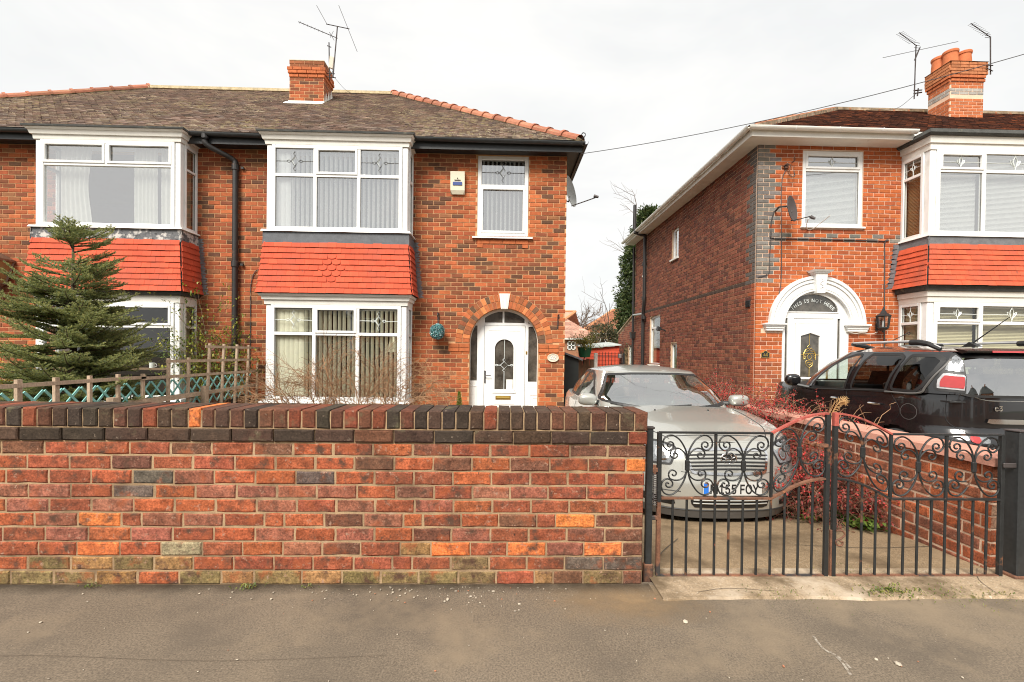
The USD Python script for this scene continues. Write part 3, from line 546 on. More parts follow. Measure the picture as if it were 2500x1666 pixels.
def window(parent, fn, u0, u1, z0, z1, cols=(), rows=(), sash=(), fw=.062, gl='pane_glass', motif=None, skip=(), name='window_frame', motif_cells=(), short=False):
    """a white plastic window: outer frame with mullions and transoms as one part, each opening sash and each pane a part. Cells (col, row), row 0 at the bottom."""
    m = MB(); U = [u0]+list(cols)+[u1]; Z = [z0]+list(rows)+[z1]; h = fw/2
    for a in (u0, u1-fw): fbar(m, fn, a, a+fw, z0, z1, -.05, .02)
    for a in (z0, z1-fw): fbar(m, fn, u0+fw, u1-fw, a, a+fw, -.05, .02)
    for c in cols: fbar(m, fn, c-h, c+h, rows[0] if short else z0+fw, z1-fw, -.05, .018)
    for q in rows: fbar(m, fn, u0+fw, u1-fw, q-h*.9, q+h*.9, -.05, .016)
    f = obj(name, m, 'upvc', parent)
    for i in range(len(U)-1):
        for j in range(len(Z)-1):
            if (i, j) in skip: continue
            a0 = U[i]+(fw if i == 0 else h); a1 = U[i+1]-(fw if i == len(U)-2 else h); b0 = Z[j]+(fw if j == 0 else h*.9); b1 = Z[j+1]-(fw if j == len(Z)-2 else h*.9)
            if (i, j) in sash:
                s = MB(); e = .045; x0, x1, y0, y1 = a0-.012, a1+.012, b0-.012, b1+.012
                for a in (x0, x1-e): fbar(s, fn, a, a+e, y0, y1, -.02, .034)
                for a in (y0, y1-e): fbar(s, fn, x0+e, x1-e, a, a+e, -.02, .034)
                obj('sash', s, 'upvc', f); a0, a1, b0, b1 = x0+e, x1-e, y0+e, y1-e
            p = MB(); g = .006; p.add([fn(a0, b0, -.012), fn(a1, b0, -.012), fn(a1, b1, -.012), fn(a0, b1, -.012)], [(0, 1, 2, 3)])
            pane = obj('pane', p, gl, f)
            gk = MB()
            for (c0, c1, d0, d1) in ((a0, a0+g, b0, b1), (a1-g, a1, b0, b1), (a0+g, a1-g, b0, b0+g), (a0+g, a1-g, b1-g, b1)): fbar(gk, fn, c0, c1, d0, d1, -.012, -.004, .001)
            obj('gasket', gk, 'grey_plastic', f)
            if motif and (i, j) in motif_cells: motif(f, fn, (a0+a1)/2, (b0+b1)/2, a1-a0, b1-b0, 'lead_came' if gl == 'upper_glass' and motif is diamond_motif else 'bevel_glass')
    return f
def wire(parent, fn, lines, r, material, name='leaded_motif', w=-.006):
    m = MB()
    for L in lines: m.tube([fn(u, z, w) for u, z in L], r, 4, cap=False)
    return obj(name, m, material, parent)
def diamond_motif(f, fn, c, z, wd, ht, came='lead_came'):
    s = min(wd, ht)*.33; a = [(c-wd/2, z), (c-s*1.3, z), (c, z)]
    L = [[(c-wd/2, z), (c-s*.95, z)], [(c+s*.95, z), (c+wd/2, z)]]
    dia = lambda x, y, p, q: [(x-p, y), (x, y+q), (x+p, y), (x, y-q), (x-p, y)]
    L += [dia(c, z, s*.45, s*.62), dia(c, z+s*.9, s*.18, s*.28), dia(c, z-s*.9, s*.18, s*.28)]
    for sg in (-1, 1):
        L += [smoothpts([(c+sg*s*.45, z), (c+sg*s*.7, z+s*.14), (c+sg*s*.95, z), (c+sg*s*.7, z-s*.14), (c+sg*s*.45, z)], 4)]
    wire(f, fn, L, .0056, came)
    g = MB(); g.tube([fn(c+.33*s*x, z+.5*s*y, -.005) for x, y in ((-1, 0), (0, 1), (1, 0), (0, -1), (-1, 0))], .006, 4, cap=False); obj('bevelled_glass', g, 'bevel_glass', f)
def fleur_motif(f, fn, c, z, wd, ht, came='bevel_glass'):
    s = min(wd*.5, ht)*.42
    L = [[(c-wd/2, z-s*.1), (c-s*.7, z-s*.1)], [(c+s*.7, z-s*.1), (c+wd/2, z-s*.1)], [(c, z+ht/2), (c, z+s)], [(c, z-s), (c, z-ht/2)]]
    for sg in (-1, 1):
        L.append(smoothpts([(c, z+s), (c+sg*s*.3, z+s*.35), (c+sg*s*.18, z-s*.35), (c, z-s)], 5))
        L.append(smoothpts([(c+sg*s*.15, z-s*.55), (c+sg*s*.55, z-s*.25), (c+sg*s*.8, z+s*.3), (c+sg*s*.5, z+s*.18), (c+sg*s*.25, z-s*.3)], 5))
    wire(f, fn, L, .0058, came)
def hung_tiles(rects, z0, z1, out0, out1, rows, tint, rng, clubs=None):
    """tiles of a flared apron round a bay. rects: (fn, u0, u1, flare_left, flare_right); returns ready meshes with their centre."""
    res = []
    for fn, ua, ub, fl, fr in rects:
        for r in range(rows):
            tb, tt_ = r/rows, (r+1)/rows
            o = lambda t: out1+(out0-out1)*(t**.75)
            zb, zt = z0+(z1-z0)*tb-.012, z0+(z1-z0)*tt_; wb, wt = o(tb)+.024, o(tt_)+.001
            la, lb = ua-fl*o(tb), ub+fr*o(tb); W = .166; n0 = math.floor((la-ua-W)/W)
            x = ua+(W/2 if r % 2 else 0)+n0*W
            while x < lb:
                a, b = max(x, la)+.0012, min(x+W, lb)-.0012
                if b-a > .02:
                    dz = rng.uniform(-.0025, .0025); dw = rng.uniform(0, .003); m = MB(); t = np.array(tint)*rng.uniform(.9, 1.1)
                    ka = (max(x, la) == la)*fl*(wb-wt); kb = (min(x+W, lb) == lb)*fr*(wb-wt)
                    club = clubs and clubs(r, (a+b)/2)
                    if club:
                        c, R = (a+b)/2, (b-a)/2; pts = [(c+R*math.cos(q), zb+.018+(.045 if abs(math.cos(q)) > .98 else 0)+(R*.55)*(1+math.sin(q))-.018) for q in np.linspace(PI, 2*PI, 9)]
                        low = [(u, z) for u, z in pts]
                    else: low = [(a, zb+dz), (b, zb+dz)]
                    f_ = lambda u, z, k=0: fn(u, z, wb+dw+(wt-wb-.004)*(z-zb)/(zt+.03-zb)-k)
                    top = [(b-kb, zt+.02), (a+ka, zt+.02)]; ring = low+top; n = len(ring)
                    v = [f_(u, z) for u, z in ring]+[f_(u, z, .011) for u, z in ring]
                    F = [(0, i, i+1) for i in range(1, n-1)]+[(i, i+n, (i+1) % n+n) for i in range(n)]+[(i, (i+1) % n+n, (i+1) % n) for i in range(n)]
                    m.add(v, F, t); res.append((m, fn((a+b)/2, (zb+zt)/2, wb)))
                x += W
    return res
def scallops(mb, fn, u0, u1, ztop, zbot, w0, w1, pitch, drop, tint=None):
    """a band with a scalloped lower edge, sloping outwards from w0 at the top to w1 at the bottom."""
    n = max(1, round((u1-u0)/pitch)); p = (u1-u0)/n
    for k in range(n):
        a = u0+k*p; low = [(a+p/2-p/2*math.cos(q), zbot-drop*math.sin(q)) for q in np.linspace(0, PI, 6)]; ring = low+[(a+p, ztop), (a, ztop)]
        W = lambda z: w0+(w1-w0)*(ztop-z)/(ztop-zbot); m = len(ring)
        v = [fn(u, z, W(z)) for u, z in ring]+[fn(u, z, W(z)-.012) for u, z in ring]
        mb.add(v, [(m-2, i, i+1) for i in range(0, m-3)]+[(m-1, m-2, 0)][:1]+[(i, i+m, (i+1) % m+m) for i in range(m)]+[(i, (i+1) % m+m, (i+1) % m) for i in range(m)], tint)
    return mb
def roof_face(mb, EL, ER, TR, TL, gauge, tw, tints, rng, lift=.02, gap=None):
    """plain tiles on a roof plane between its eave (EL, ER) and its top (TL, TR): every tile a lapped slab with a visible butt."""
    EL, ER, TR, TL = (np.array(p, float) for p in (EL, ER, TR, TL)); ud = (ER-EL)/np.linalg.norm(ER-EL)
    up = TL-EL; up = up-ud*(up@ud); H = np.linalg.norm(up); up /= H; nrm = np.cross(ud, up); rows = int(H/gauge)
    sl, sr = (TL-EL)@ud, (TR-ER)@ud; wd = (ER-EL)@ud; V, F, TT = [], [], []
    for r in range(rows):
        t0, t1 = r*gauge/H, min((r+1)*gauge/H, 1); a, b = sl*t0, wd+sr*t0; a2, b2 = sl*t1, wd+sr*t1
        wav = .012*math.sin(r*.7)+.006*math.sin(r*2.3)
        x = a-(tw/2 if r % 2 else 0); k0 = math.floor(min(a, a2)/tw)-1; x = k0*tw+(tw/2 if r % 2 else 0)
        while x < max(b, b2):
            c, d = max(x, a), min(x+tw, b); c2, d2 = max(x, a2), min(x+tw, b2)
            if d-c > .01 or d2-c2 > .01:
                d, d2 = max(d, c), max(d2, c2); j = rng.uniform(-.004, .007, 2); h = r*gauge+rng.uniform(-.006, .004); n0 = len(V)
                P = lambda u, s, w: EL+ud*u+up*s+nrm*w
                V += [P(c+.002, h, lift+j[0]), P(d-.002, h, lift+j[1]), P(d2-.002, (r+1)*gauge+.01, .002), P(c2+.002, (r+1)*gauge+.01, .002), P(c+.002, h, lift-.014), P(d-.002, h, lift-.014)]
                F += [(n0, n0+1, n0+2), (n0, n0+2, n0+3), (n0+4, n0+5, n0+1), (n0+4, n0+1, n0)]
                t = np.array(tints[rng.integers(len(tints))])*rng.uniform(.75, 1.25); TT += [t]*4
            x += tw
    mb.v.append(np.array(V)); mb.f.append(np.array(F)+mb.n); mb.n += len(V); mb.t.append(np.array(TT)); return mb
def ridge_tiles(parent, A, B, step, r, tints, rng, name='ridge_tile', collar=True, flat=.8, drop=.05):
    A, B = np.array(A, float), np.array(B, float); L = np.linalg.norm(B-A); d = (B-A)/L; s = np.cross(d, [0, 0, 1.]); s /= np.linalg.norm(s); up = np.cross(s, d); n = max(1, round(L/step)); st = L/n
    for k in range(n):
        m = MB(); a, b = A+d*(k*st), A+d*((k+1)*st); j = rng.uniform(-.008, .008)
        def ringp(c, R): return [c+s*R*math.cos(q)+up*(R*flat*math.sin(q)-drop+j) for q in np.linspace(-.15, PI+.15, 9)]
        prof = [(a-d*.015, r*1.04), (a+d*st*.9, r)]+([(b-d*st*.1, r*1.22), (b+d*.012, r*1.22)] if collar else [(b+d*.01, r)])
        P = [ringp(c, R) for c, R in prof]+[ringp(prof[-1][0], prof[-1][1]-.02)]
        m.grid(P, np.array(tints[rng.integers(len(tints))])*rng.uniform(.85, 1.15)); obj(name, m, 'ridge_clay', parent)
def gutter(parent, pts, r, material, outn, name='gutter', lipw=.004):
    """an open half-round gutter along pts, outn = outward horizontal normal"""
    m = MB(); o = np.array(outn, float); P = []
    for p in pts:
        p = np.array(p, float); row = [p+o*(r*math.cos(q))+np.array([0, 0, r*math.sin(q)]) for q in np.linspace(PI, 2*PI, 10)]; row += [p+o*((r-lipw)*math.cos(q))+np.array([0, 0, (r-lipw)*math.sin(q)+.001]) for q in np.linspace(2*PI, PI, 10)]; P.append(row+[row[0]])
    m.grid(P); return obj(name, m, material, parent)
def louvre_blind(name, label, fn, u0, u1, z0, z1, w, pitch, material, group=None, tilt=.35, n=None):
    """a horizontal slatted blind hanging behind a window, slats joined (too fine to pick apart)."""
    c = fn((u0+u1)/2, z0, w); t = thing(name, label, 'blind', c, group=group); m = MB(); k = 0; z = z0
    while z < z1-.03:
        h = pitch*.52; m.add([fn(u0, z, w+.010), fn(u1, z, w+.010), fn(u1, z+2*h, w-.006), fn(u0, z+2*h, w-.006)], [(0, 1, 2, 3)]); z += pitch
    obj('slats', m, material, t, kind='stuff'); hb = MB(); fbar(hb, fn, u0, u1, z1-.035, z1, w-.02, w+.015); obj('head_rail', hb, 'upvc', t); return t
def vertical_blind(label, fn, x0, x1, z0, z1, w, pitch, width, angle, group, closed=None, material='blind_fabric'):
    c = fn((x0+x1)/2, z0, w); t = thing('vertical_blind', label, 'blind', c, group=group); rng = np.random.default_rng(int(abs(x0*100)))
    hb = MB(); fbar(hb, fn, x0, x1, z1-.04, z1, w-.03, w+.01); obj('head_rail', hb, 'upvc', t); x = x0+pitch/2
    while x < x1:
        a = angle if not (closed and closed(x)) else .25; a += rng.uniform(-.04, .04); dx, dw = width/2*math.cos(a), width/2*math.sin(a); m = MB()
        P = [[fn(x+dx*q, z, w-dw*q+.006*(1-q*q)) for q in (-1, -.5, 0, .5, 1)] for z in (z0+.02, z1-.04)]; m.grid(P); obj('slat', m, material, t); x += pitch
    return t
def drape(mb, fn, u0, u1, z0, z1, w, waves, amp, gather=0.0, tie=.5):
    P = []
    for z in np.linspace(z0, z1, 14):
        q = (z-z0)/(z1-z0); g = gather*math.exp(-((q-tie)/.35)**2); P.append([fn(u0+(u1-u0)*s*(1-g)+(u1-u0)*(0)*g, z, w+amp*math.sin(s*waves*2*PI+.4*math.sin(q*3))) for s in np.linspace(0, 1, waves*8+1)])
    return mb.grid(P)

# ------------------------------------------------------------------ the semi-detached pair
HY, HX0, HX1 = 9.0, -14.5, 1.28
house = thing('semi_detached_house', 'pair of dark tiled brick semi-detached houses with two red tile-hung bays', 'house', (-6.6, 13, 0))
fr = fxz(HY)
AC, AZ, AR, RO = .058, 1.586, .69, .97          # door arch: centre, springing, inner and outer radius
arch = Point(AC, AZ).buffer(AR, 48).union(sbox(AC-AR, -.2, AC+AR, AZ))
bay_main, bay_left, small = (-4.40, -1.80, .44, 5.26), (-8.61, -5.99, .44, 5.26), (-.505, .512, 3.70, 5.30)
slab = sbox(HX0, -.4, HX1-.01, 5.36).difference(arch)
for h in (bay_main, bay_left, small): slab = slab.difference(sbox(h[0], h[2], h[1], h[3]))
wallm = MB().poly(slab, lambda u, v, w: (u, HY+.008+w, v), .24)
wallm.box(HX1-.25, HY+.25, -.4, HX1-.01, 17, 5.36); wallm.box(HX0, HY+.25, -.4, HX0+.25, 17, 5.36); wallm.box(HX0, 16.75, -.4, HX1, 17, 5.36)
obj('wall', wallm, 'house_mortar', house)
inn = MB().box(HX0+.3, 12.6, -.1, HX1-.3, 12.7, 5.3); inn.box(HX0+.3, 9.3, 2.62, HX1-.3, 12.6, 2.72); inn.box(HX0+.3, 9.3, -.1, HX1-.3, 12.6, 0); inn.box(HX0+.3, 9.26, 5.28, HX1-.3, 12.6, 5.34)
inn.box(-1.2, 9.25, 0, -1.1, 12.6, 5.3); inn.box(-5.4, 9.25, 0, -5.2, 12.6, 5.3)
obj('room', inn, 'room_dark', house)
rng = np.random.default_rng(21)
PAL = [((.295, .078, .032), .38), ((.200, .066, .031), .26), ((.115, .054, .031), .12), ((.385, .107, .040), .16), ((.255, .104, .048), .08)]
def pick(pal, rng):
    c = rng.choice(len(pal), p=np.array([p for _, p in pal])/sum(p for _, p in pal)); return np.array(pal[c][0])*rng.uniform(.86, 1.14)*(1+rng.uniform(-.04, .04, 3))
ORANGE = np.array((.42, .122, .045))
items, Z0 = [], 5.315-64*PITCH
imps = [(AC-1.105, AC-AR+.005, 1.40, 1.566), (AC+AR-.005, AC+1.10, 1.40, 1.566)]
holes = [bay_main, bay_left, (-.505, .512, 3.70, 5.32), (AC-AR, AC+AR, -.4, AZ)]+imps
for u0, u1, z0, z1, r in courses(HX0, HX1, Z0, 5.315, holes, rng, shift=.04):
    zm, um = (z0+z1)/2, (u0+u1)/2
    if zm > AZ-.04:                            # keep clear of the arch ring
        dz = max(zm-AZ, 0)
        if dz < RO-.02:
            hw = math.sqrt((RO-.025)**2-dz**2)
            if AC-hw < um < AC+hw and u0 > AC-hw and u1 < AC+hw: continue
            if u0 < AC-hw < u1: u1 = AC-hw
            elif u0 < AC+hw < u1: u0 = AC+hw
            elif AC-hw < um < AC+hw: continue
            if u1-u0 < .03: continue
    t = pick(PAL, rng)
    row3 = (int(round((5.315-zm)/PITCH-.5))//3) % 2
    if 3.70 < zm < 5.32 and (-.86 < um < -.5 and (row3 or um > -.62) or .51 < um < .85 and (row3 or um < .64)): t = ORANGE*rng.uniform(.85, 1.1)
    if zm < 1.40 and (AC-1.02 < um < AC-AR and (row3 or um > AC-.82) or AC+AR < um < AC+1.02 and (row3 or um < AC+.82)): t = ORANGE*rng.uniform(.85, 1.1)
    if u1 > HX1-.13 and rng.random() < .55: t = ORANGE*rng.uniform(.8, 1.05)
    if um < -8.7 and row3 and um > -9.2: t = ORANGE*rng.uniform(.85, 1.1)
    items.append((fr, u0, u1, z0, z1, t, rng.uniform(-.0015, .002)))
for (a, b, c, d) in imps:
    for k in range(2):
        n = 2; w = (b-a)/n
        for i in range(n): items.append((fr, a+i*w+.004, a+(i+1)*w-.004, c+k*.083+.004, c+(k+1)*.083-.004, ORANGE*rng.uniform(.9, 1.1), .018))
fs = fyz_r(HX1)
for u0, u1, z0, z1, r in courses(HY+.06, 17, Z0, 5.315, (), rng): items.append((fs, u0, u1, z0, z1, pick(PAL, rng), 0))
for k in range(4): items.append((fr, -.50+k*.254+.004, -.50+(k+1)*.254-.004, 3.555, 3.632, ORANGE*rng.uniform(.9, 1.05), .012))
for a in (-.50, .40): items.append((fr, a, a+.115, 3.475, 3.55, ORANGE, .012))
lay(house, 'brick', items, 'facing_brick', key=lambda i: 1.0 if i[1] > -5.9 else .62)
# the door arch: two rings of headers and a painted keystone
for ring, (ra, rb) in enumerate(((AR, AR+.138), (AR+.146, RO))):
    n = 30 if ring == 0 else 33
    for k in range(n):
        a0, a1 = PI*k/n+.0045, PI*(k+1)/n-.0045; q = np.linspace(a0, a1, 3)
        if abs((a0+a1)/2-PI/2) < .085: continue
        o = [(AC+R*math.cos(s), AZ+R*math.sin(s)) for R, s in [(rb, x) for x in q]+[(ra, x) for x in q[::-1]]]; m = len(o); mb = MB()
        cx, cz = np.mean(o, 0); i_ = [(cx+(u-cx)*.93, cz+(z-cz)*.95) for u, z in o]
        t = pick([((.40, .12, .045), .5), ((.27, .09, .04), .3), ((.14, .075, .045), .2), ((.55, .19, .07), .1)], rng)
        v = [fr(u, z, -.10) for u, z in o]+[fr(u, z, .004) for u, z in o]+[fr(u, z, .010) for u, z in i_]
        mb.add(v, [(j, (j+1) % m, m+(j+1) % m, m+j) for j in range(m)]+[(m+j, m+(j+1) % m, 2*m+(j+1) % m, 2*m+j) for j in range(m)], t).add([fr(u, z, .010) for u, z in i_], [(0, 1, 4, 5), (1, 2, 3, 4)], t)
        obj('arch_brick', mb, 'facing_brick', house)
ringm = Point(AC, AZ).buffer(RO+.004, 48).difference(Point(AC, AZ).buffer(AR+.002, 48)).intersection(sbox(AC-2, AZ-.01, AC+2, 4))
obj('arch_mortar', MB().poly(ringm, lambda u, v, w: (u, HY+.0005+w, v), .12), 'house_mortar', house)
ks = MB()
for k in range(6):
    a, b = -1+k/3, -1+(k+1)/3; ks.hexa([(AC+.068*a, HY-.03, 2.262), (AC+.068*b, HY-.03, 2.262), (AC+.068*b, HY+.1, 2.262), (AC+.068*a, HY+.1, 2.262), (AC+.105*a, HY-.03, 2.565), (AC+.105*b, HY-.03, 2.565), (AC+.105*b, HY+.1, 2.565), (AC+.105*a, HY+.1, 2.565)])
    if k < 5: ks.hexa([(AC+.068*b-.006, HY-.042, 2.265), (AC+.068*b+.006, HY-.042, 2.265), (AC+.068*b+.006, HY-.028, 2.265), (AC+.068*b-.006, HY-.028, 2.265), (AC+.105*b-.008, HY-.042, 2.56), (AC+.105*b+.008, HY-.042, 2.56), (AC+.105*b+.008, HY-.028, 2.56), (AC+.105*b-.008, HY-.028, 2.56)])
obj('keystone', ks, 'white_paint', house)
# front door with side lights and fan light, set back in the arch
DY = HY+.20; fd = fxz(DY)
door = MB()
opening = arch.intersection(sbox(AC-AR, -.1, AC+AR, 2.3))
gls = [sbox(-.637, .815, -.487, 1.935).intersection(arch.buffer(-.01)), sbox(.555, .80, .742, 1.925).intersection(arch.buffer(-.01)), sbox(-.335, 2.0, .025, 2.3).intersection(arch.buffer(-.045)), sbox(.06, 2.0, .475, 2.3).intersection(arch.buffer(-.045)), sbox(.55, 1.985, .66, 2.1).intersection(arch.buffer(-.03))]
fp = opening
for g_ in gls+[sbox(-.345, .0, .492, 1.945)]: fp = fp.difference(g_)
dset = obj('door_surround', MB().poly(fp, lambda u, v, w: (u, DY+w, v), .07), 'upvc', house)
for g_ in gls: obj('pane', MB().poly(g_, lambda u, v, w: (u, DY+.02+w, v), .006), 'obscure_glass', dset)
pan = MB()
for sx, x0, x1 in ((1, -.637, -.487), (-1, .555, .742)):
    for k, zt in enumerate((.70, .53, .47)):
        a = x0 if sx > 0 else x0+.05*k; b = x1-.05*k if sx > 0 else x1
        fbar(pan, fd, a, b, zt, zt+.008, -.01, .008, .002); e = b if sx > 0 else a; fbar(pan, fd, e-.004, e+.004, .05, zt, -.01, .008, .002)
obj('panel_moulding', pan, 'upvc', dset)
leafp = sbox(-.337, .02, .484, 1.938); lite = sbox(-.123, .64, .256, 1.47).union(Point(.0665, 1.47).buffer(.1895, 24))
df = MB().poly(leafp.difference(lite), lambda u, v, w: (u, DY-.004+w, v), .05)
for pts in ([(-.25, 1.84), (.39, 1.84)],): fbar(df, fd, -.25, .39, 1.835, 1.85, -.01, .012, .004)
dr = obj('door', df, 'upvc', house)
mo = MB().poly(lite.buffer(.035).difference(lite.buffer(.004)), lambda u, v, w: (u, DY-.018+w, v), .016); fbar(mo, fd, -.17, .31, .565, .60, -.01, .018, .006); fbar(mo, fd, -.14, .28, .34, .352, -.01, .012, .003); obj('moulding', mo, 'upvc', dr)
obj('door_glass', MB().poly(lite, lambda u, v, w: (u, DY+.01+w, v), .008), 'obscure_glass', dr)
c, z = .0665, 1.135
dia = lambda x, y, p, q: [(x-p, y), (x, y+q), (x+p, y), (x, y-q), (x-p, y)]
wire(dr, fd, [dia(c, z, .075, .075), dia(c, z+.105, .03, .035), dia(c, z-.105, .03, .035), [(c, .64), (c, z-.14)], [(c, z+.14), (c, 1.66)], smoothpts([(c-.075, z), (c-.12, z), (c-.15, z+.018), (c-.185, z), (c-.15, z-.018), (c-.12, z)], 4), smoothpts([(c+.075, z), (c+.12, z), (c+.15, z+.018), (c+.185, z), (c+.15, z-.018), (c+.12, z)], 4)], .0055, 'bevel_glass', w=-.004)
lb = MB(); fbar(lb, fd, -.104, .207, .435, .51, -.01, .02, .006); obj('letter_plate', lb, 'brass', dr)
lb = MB(); fbar(lb, fd, -.085, .188, .462, .492, .0, .024, .004); obj('letter_flap', lb, 'gold_came', dr)
hd = MB(); fbar(hd, fd, -.334, -.308, .77, 1.02, -.0, .022, .004); hd.tube([fd(-.321, .925, .02), fd(-.321, .925, .06), fd(-.27, .925, .065), fd(-.20, .925, .06)], .009, 6); obj('handle', hd, 'dark_metal', dr)
pp = MB(); fbar(pp, fd, .112, .247, .63, .845, -.002, .002, .0005); obj('notice', pp, 'paper', dr)
bell = MB(); fbar(bell, fd, .505, .535, 1.365, 1.425, -.0, .018, .004); obj('door_bell', bell, 'brass', house)
obj('door_step', MB().box(AC-.75, HY-.28, -.2, AC+.75, HY+.2, .015, bev=.01), 'pale_concrete', house)
# small upstairs window
fw_ = fxz(HY+.03)
sw = window(house, fw_, -.50, .507, 3.71, 5.30, (), (4.70,), ((0, 0),), fw=.075, gl='upper_glass', motif=diamond_motif, motif_cells=((0, 1),), name='window')
obj('sill', MB().hexa([(-.60, HY-.06, 3.655), (.60, HY-.06, 3.655), (.60, HY+.05, 3.665), (-.60, HY+.05, 3.665), (-.60, HY-.06, 3.685), (.60, HY-.06, 3.685), (.60, HY+.05, 3.708), (-.60, HY+.05, 3.708)]), 'upvc', sw)
BLG = 'vertical blinds in the right-hand house'
vertical_blind('white vertical blind behind the single small window above the arched front door', fw_, -.43, .44, 3.76, 5.275, -.07, .088, .086, 1.15, BLG, material='white_blind')

def bay(x0, x1, label, cols_u, cols_l, upper_rows, lower_rows, sash_u, sash_l, skip, motif, cornice_low, lead_m, style, gl_u, gl_l):
    """a square two-storey bay standing .45 m proud of the wall."""
    BY = 8.55; ff, fl, fr_ = fxz(BY), fyz_l(x0), fyz_r(x1); b = obj('bay_window', MB().box(x0+.03, BY+.03, 3.33, x1-.03, HY+.2, 3.62).box(x0+.03, BY+.03, 2.30, x1-.03, HY+.2, 2.42).box(x0+.03, BY+.03, .2, x1-.03, HY+.2, .43), 'white_paint', house, label=label)
    zu0, zu1, zl0, zl1 = 3.632, 5.222, .452, 2.245
    for za, zb in ((zu0, zu1), (zl0, zl1)):
        for xx in (x0, x1-.10): obj('corner_post', MB().box(xx, BY, za, xx+.10, BY+.10, zb, bev=.012), 'upvc', b)
    for za, zb, cols, rows, sash, gl in ((zu0, zu1, cols_u, upper_rows, sash_u, gl_u), (zl0, zl1, cols_l, lower_rows, sash_l, gl_l)):
        window(b, ff, x0+.10, x1-.10, za, zb, cols, rows, sash, .066, gl, motif, skip, motif_cells=((0, 1), (2, 1)) if motif else (), short=bool(skip))
        for f_ in (fl, fr_): window(b, f_, BY+.10, HY+.0, za, zb, (), rows, (), .05, gl)
    def board(za, zb, o, mt, nm, o2=None):
        o2 = o if o2 is None else o2
        m = MB().hexa([(x0-o, BY-o, za), (x1+o, BY-o, za), (x1+o, HY+.02, za), (x0-o, HY+.02, za), (x0-o2, BY-o2, zb), (x1+o2, BY-o2, zb), (x1+o2, HY+.02, zb), (x0-o2, HY+.02, zb)]); return obj(nm, m, mt, b)
    board(5.222, 5.30, .02, 'white_paint', 'cornice', .03); board(5.302, 5.375, .055, 'white_paint', 'cornice', .075); board(5.377, 5.408, .09, 'white_paint', 'cornice', .115)
    board(5.41, 5.442, .135, 'felt', 'flat_roof', .14); board(5.4425, 5.46, .10, 'felt', 'flat_roof', .06)
    board(3.598, 3.632, .075, 'upvc', 'sill', .06); board(.405, .452, .09, 'upvc', 'sill', .07)
    if cornice_low: board(2.245, 2.33, .02, 'white_paint', 'lower_cornice', .025); board(2.332, 2.395, .055, 'white_paint', 'lower_cornice', .06); board(2.397, 2.44, .085, 'white_paint', 'lower_cornice', .105)
    else: board(2.245, 2.375, .012, 'white_paint', 'lower_cornice', .012); board(2.377, 2.44, .06, 'felt', 'lower_cornice', .09)
    bm = MB()
    if style == 'plain':
        for f_, ua, ub in ((ff, x0-.045, x1+.045), (fl, BY-.045, HY), (fr_, BY-.045, HY)): scallops(bm, f_, ua, ub, 3.60, 3.385, .040, .048, .085, .03)
    else:
        for f_, ua, ub in ((ff, x0-.05, x1+.05), (fl, BY-.05, HY), (fr_, BY-.05, HY)): scallops(bm, f_, ua, ub, 3.60, 3.50, .034, .038, .13, .03); scallops(bm, f_, ua+.0, ub, 3.52, 3.395, .04, .046, .105, .045)
    obj('flashing', bm, lead_m, b)
    fm = MB()                                   # stepped soakers on the wall beside the tile hanging
    for sg, xe in ((-1, x0), (1, x1)):
        for k in range(11):
            zb = 2.45+k*.1; o = .13-.10*(k/10)**.75; fm.add([fr(xe+sg*(o+.0), zb, .006), fr(xe+sg*(o+.125), zb+.018, .006), fr(xe+sg*(o+.075), zb+.055, .006), fr(xe+sg*(o+.11), zb+.098, .006), fr(xe+sg*(o-.06), zb+.10, .006), fr(xe+sg*(o-.06), zb, .006)], [(0, 1, 2), (0, 2, 4), (2, 3, 4), (0, 4, 5)])
    obj('soaker', fm, 'slate_grey', b)
    ap_ = MB(); ap_.hexa([(x0-.11, BY-.11, 2.45), (x1+.11, BY-.11, 2.45), (x1+.11, HY, 2.45), (x0-.11, HY, 2.45), (x0-.02, BY-.02, 3.5), (x1+.02, BY-.02, 3.5), (x1+.02, HY, 3.5), (x0-.02, HY, 3.5)]); obj('apron_backing', ap_, 'felt', b)
    mid = (x0+x1)/2; W = .166
    def clubs(r, u):
        n = {2: 1, 3: 2, 4: 3, 5: 2, 6: 1}.get(r, 0); return n and abs(u-mid) < n*W/2+.01
    tl = hung_tiles([(ff, x0, x1, 1, 1), (fr_, BY, HY, 1, 0), (fl, BY, HY, 1, 0)], 2.462, 3.43, .035, .125, 9, (.55, .085, .038), np.random.default_rng(5), lambda r, u: clubs(r, u))
    return b, tl
b1, t1 = bay(-4.41, -1.79, 'two-storey bay with leaded lights, white cornice and vertical blinds, beside the arched door', (-3.511, -2.702), (-3.511, -2.702), (4.66,), (1.70,), ((1, 1),), ((1, 1),), (), diamond_motif, True, 'lead', 'plain', 'upper_glass', 'pane_glass')
b2, t2 = bay(-8.62, -5.99, 'two-storey bay with large picture windows and curtains, behind the fir tree', (-7.33,), (-7.33,), (4.775,), (1.80,), ((0, 1), (1, 1)), ((0, 1), (1, 1)), ((0, 0), (1, 0)), None, False, 'mottled_slate', 'scale', 'upper_glass', 'pane_glass')
bf = fxz(8.55)
for za, zb, zr, gl in ((3.632, 5.222, 4.775, 'upper_glass'), (.452, 2.245, 1.80, 'pane_glass')):      # the picture panes run across the whole bay below the transom
    obj('pane', MB().add([bf(-8.62+.166, za+.066, -.0121), bf(-5.99-.166, za+.066, -.0121), bf(-5.99-.166, zr-.03, -.0121), bf(-8.62+.166, zr-.03, -.0121)], [(0, 1, 2, 3)]), gl, b2)
tl = [(m, c, b1) for m, c in t1]+[(m, c, b2) for m, c in t2]
def shown(c):
    d = np.array(c)-EYE; u = 1250+1100*(d@CR)/(d@CF); return -np.linalg.norm(d) if -10 < u < 2510 else -99
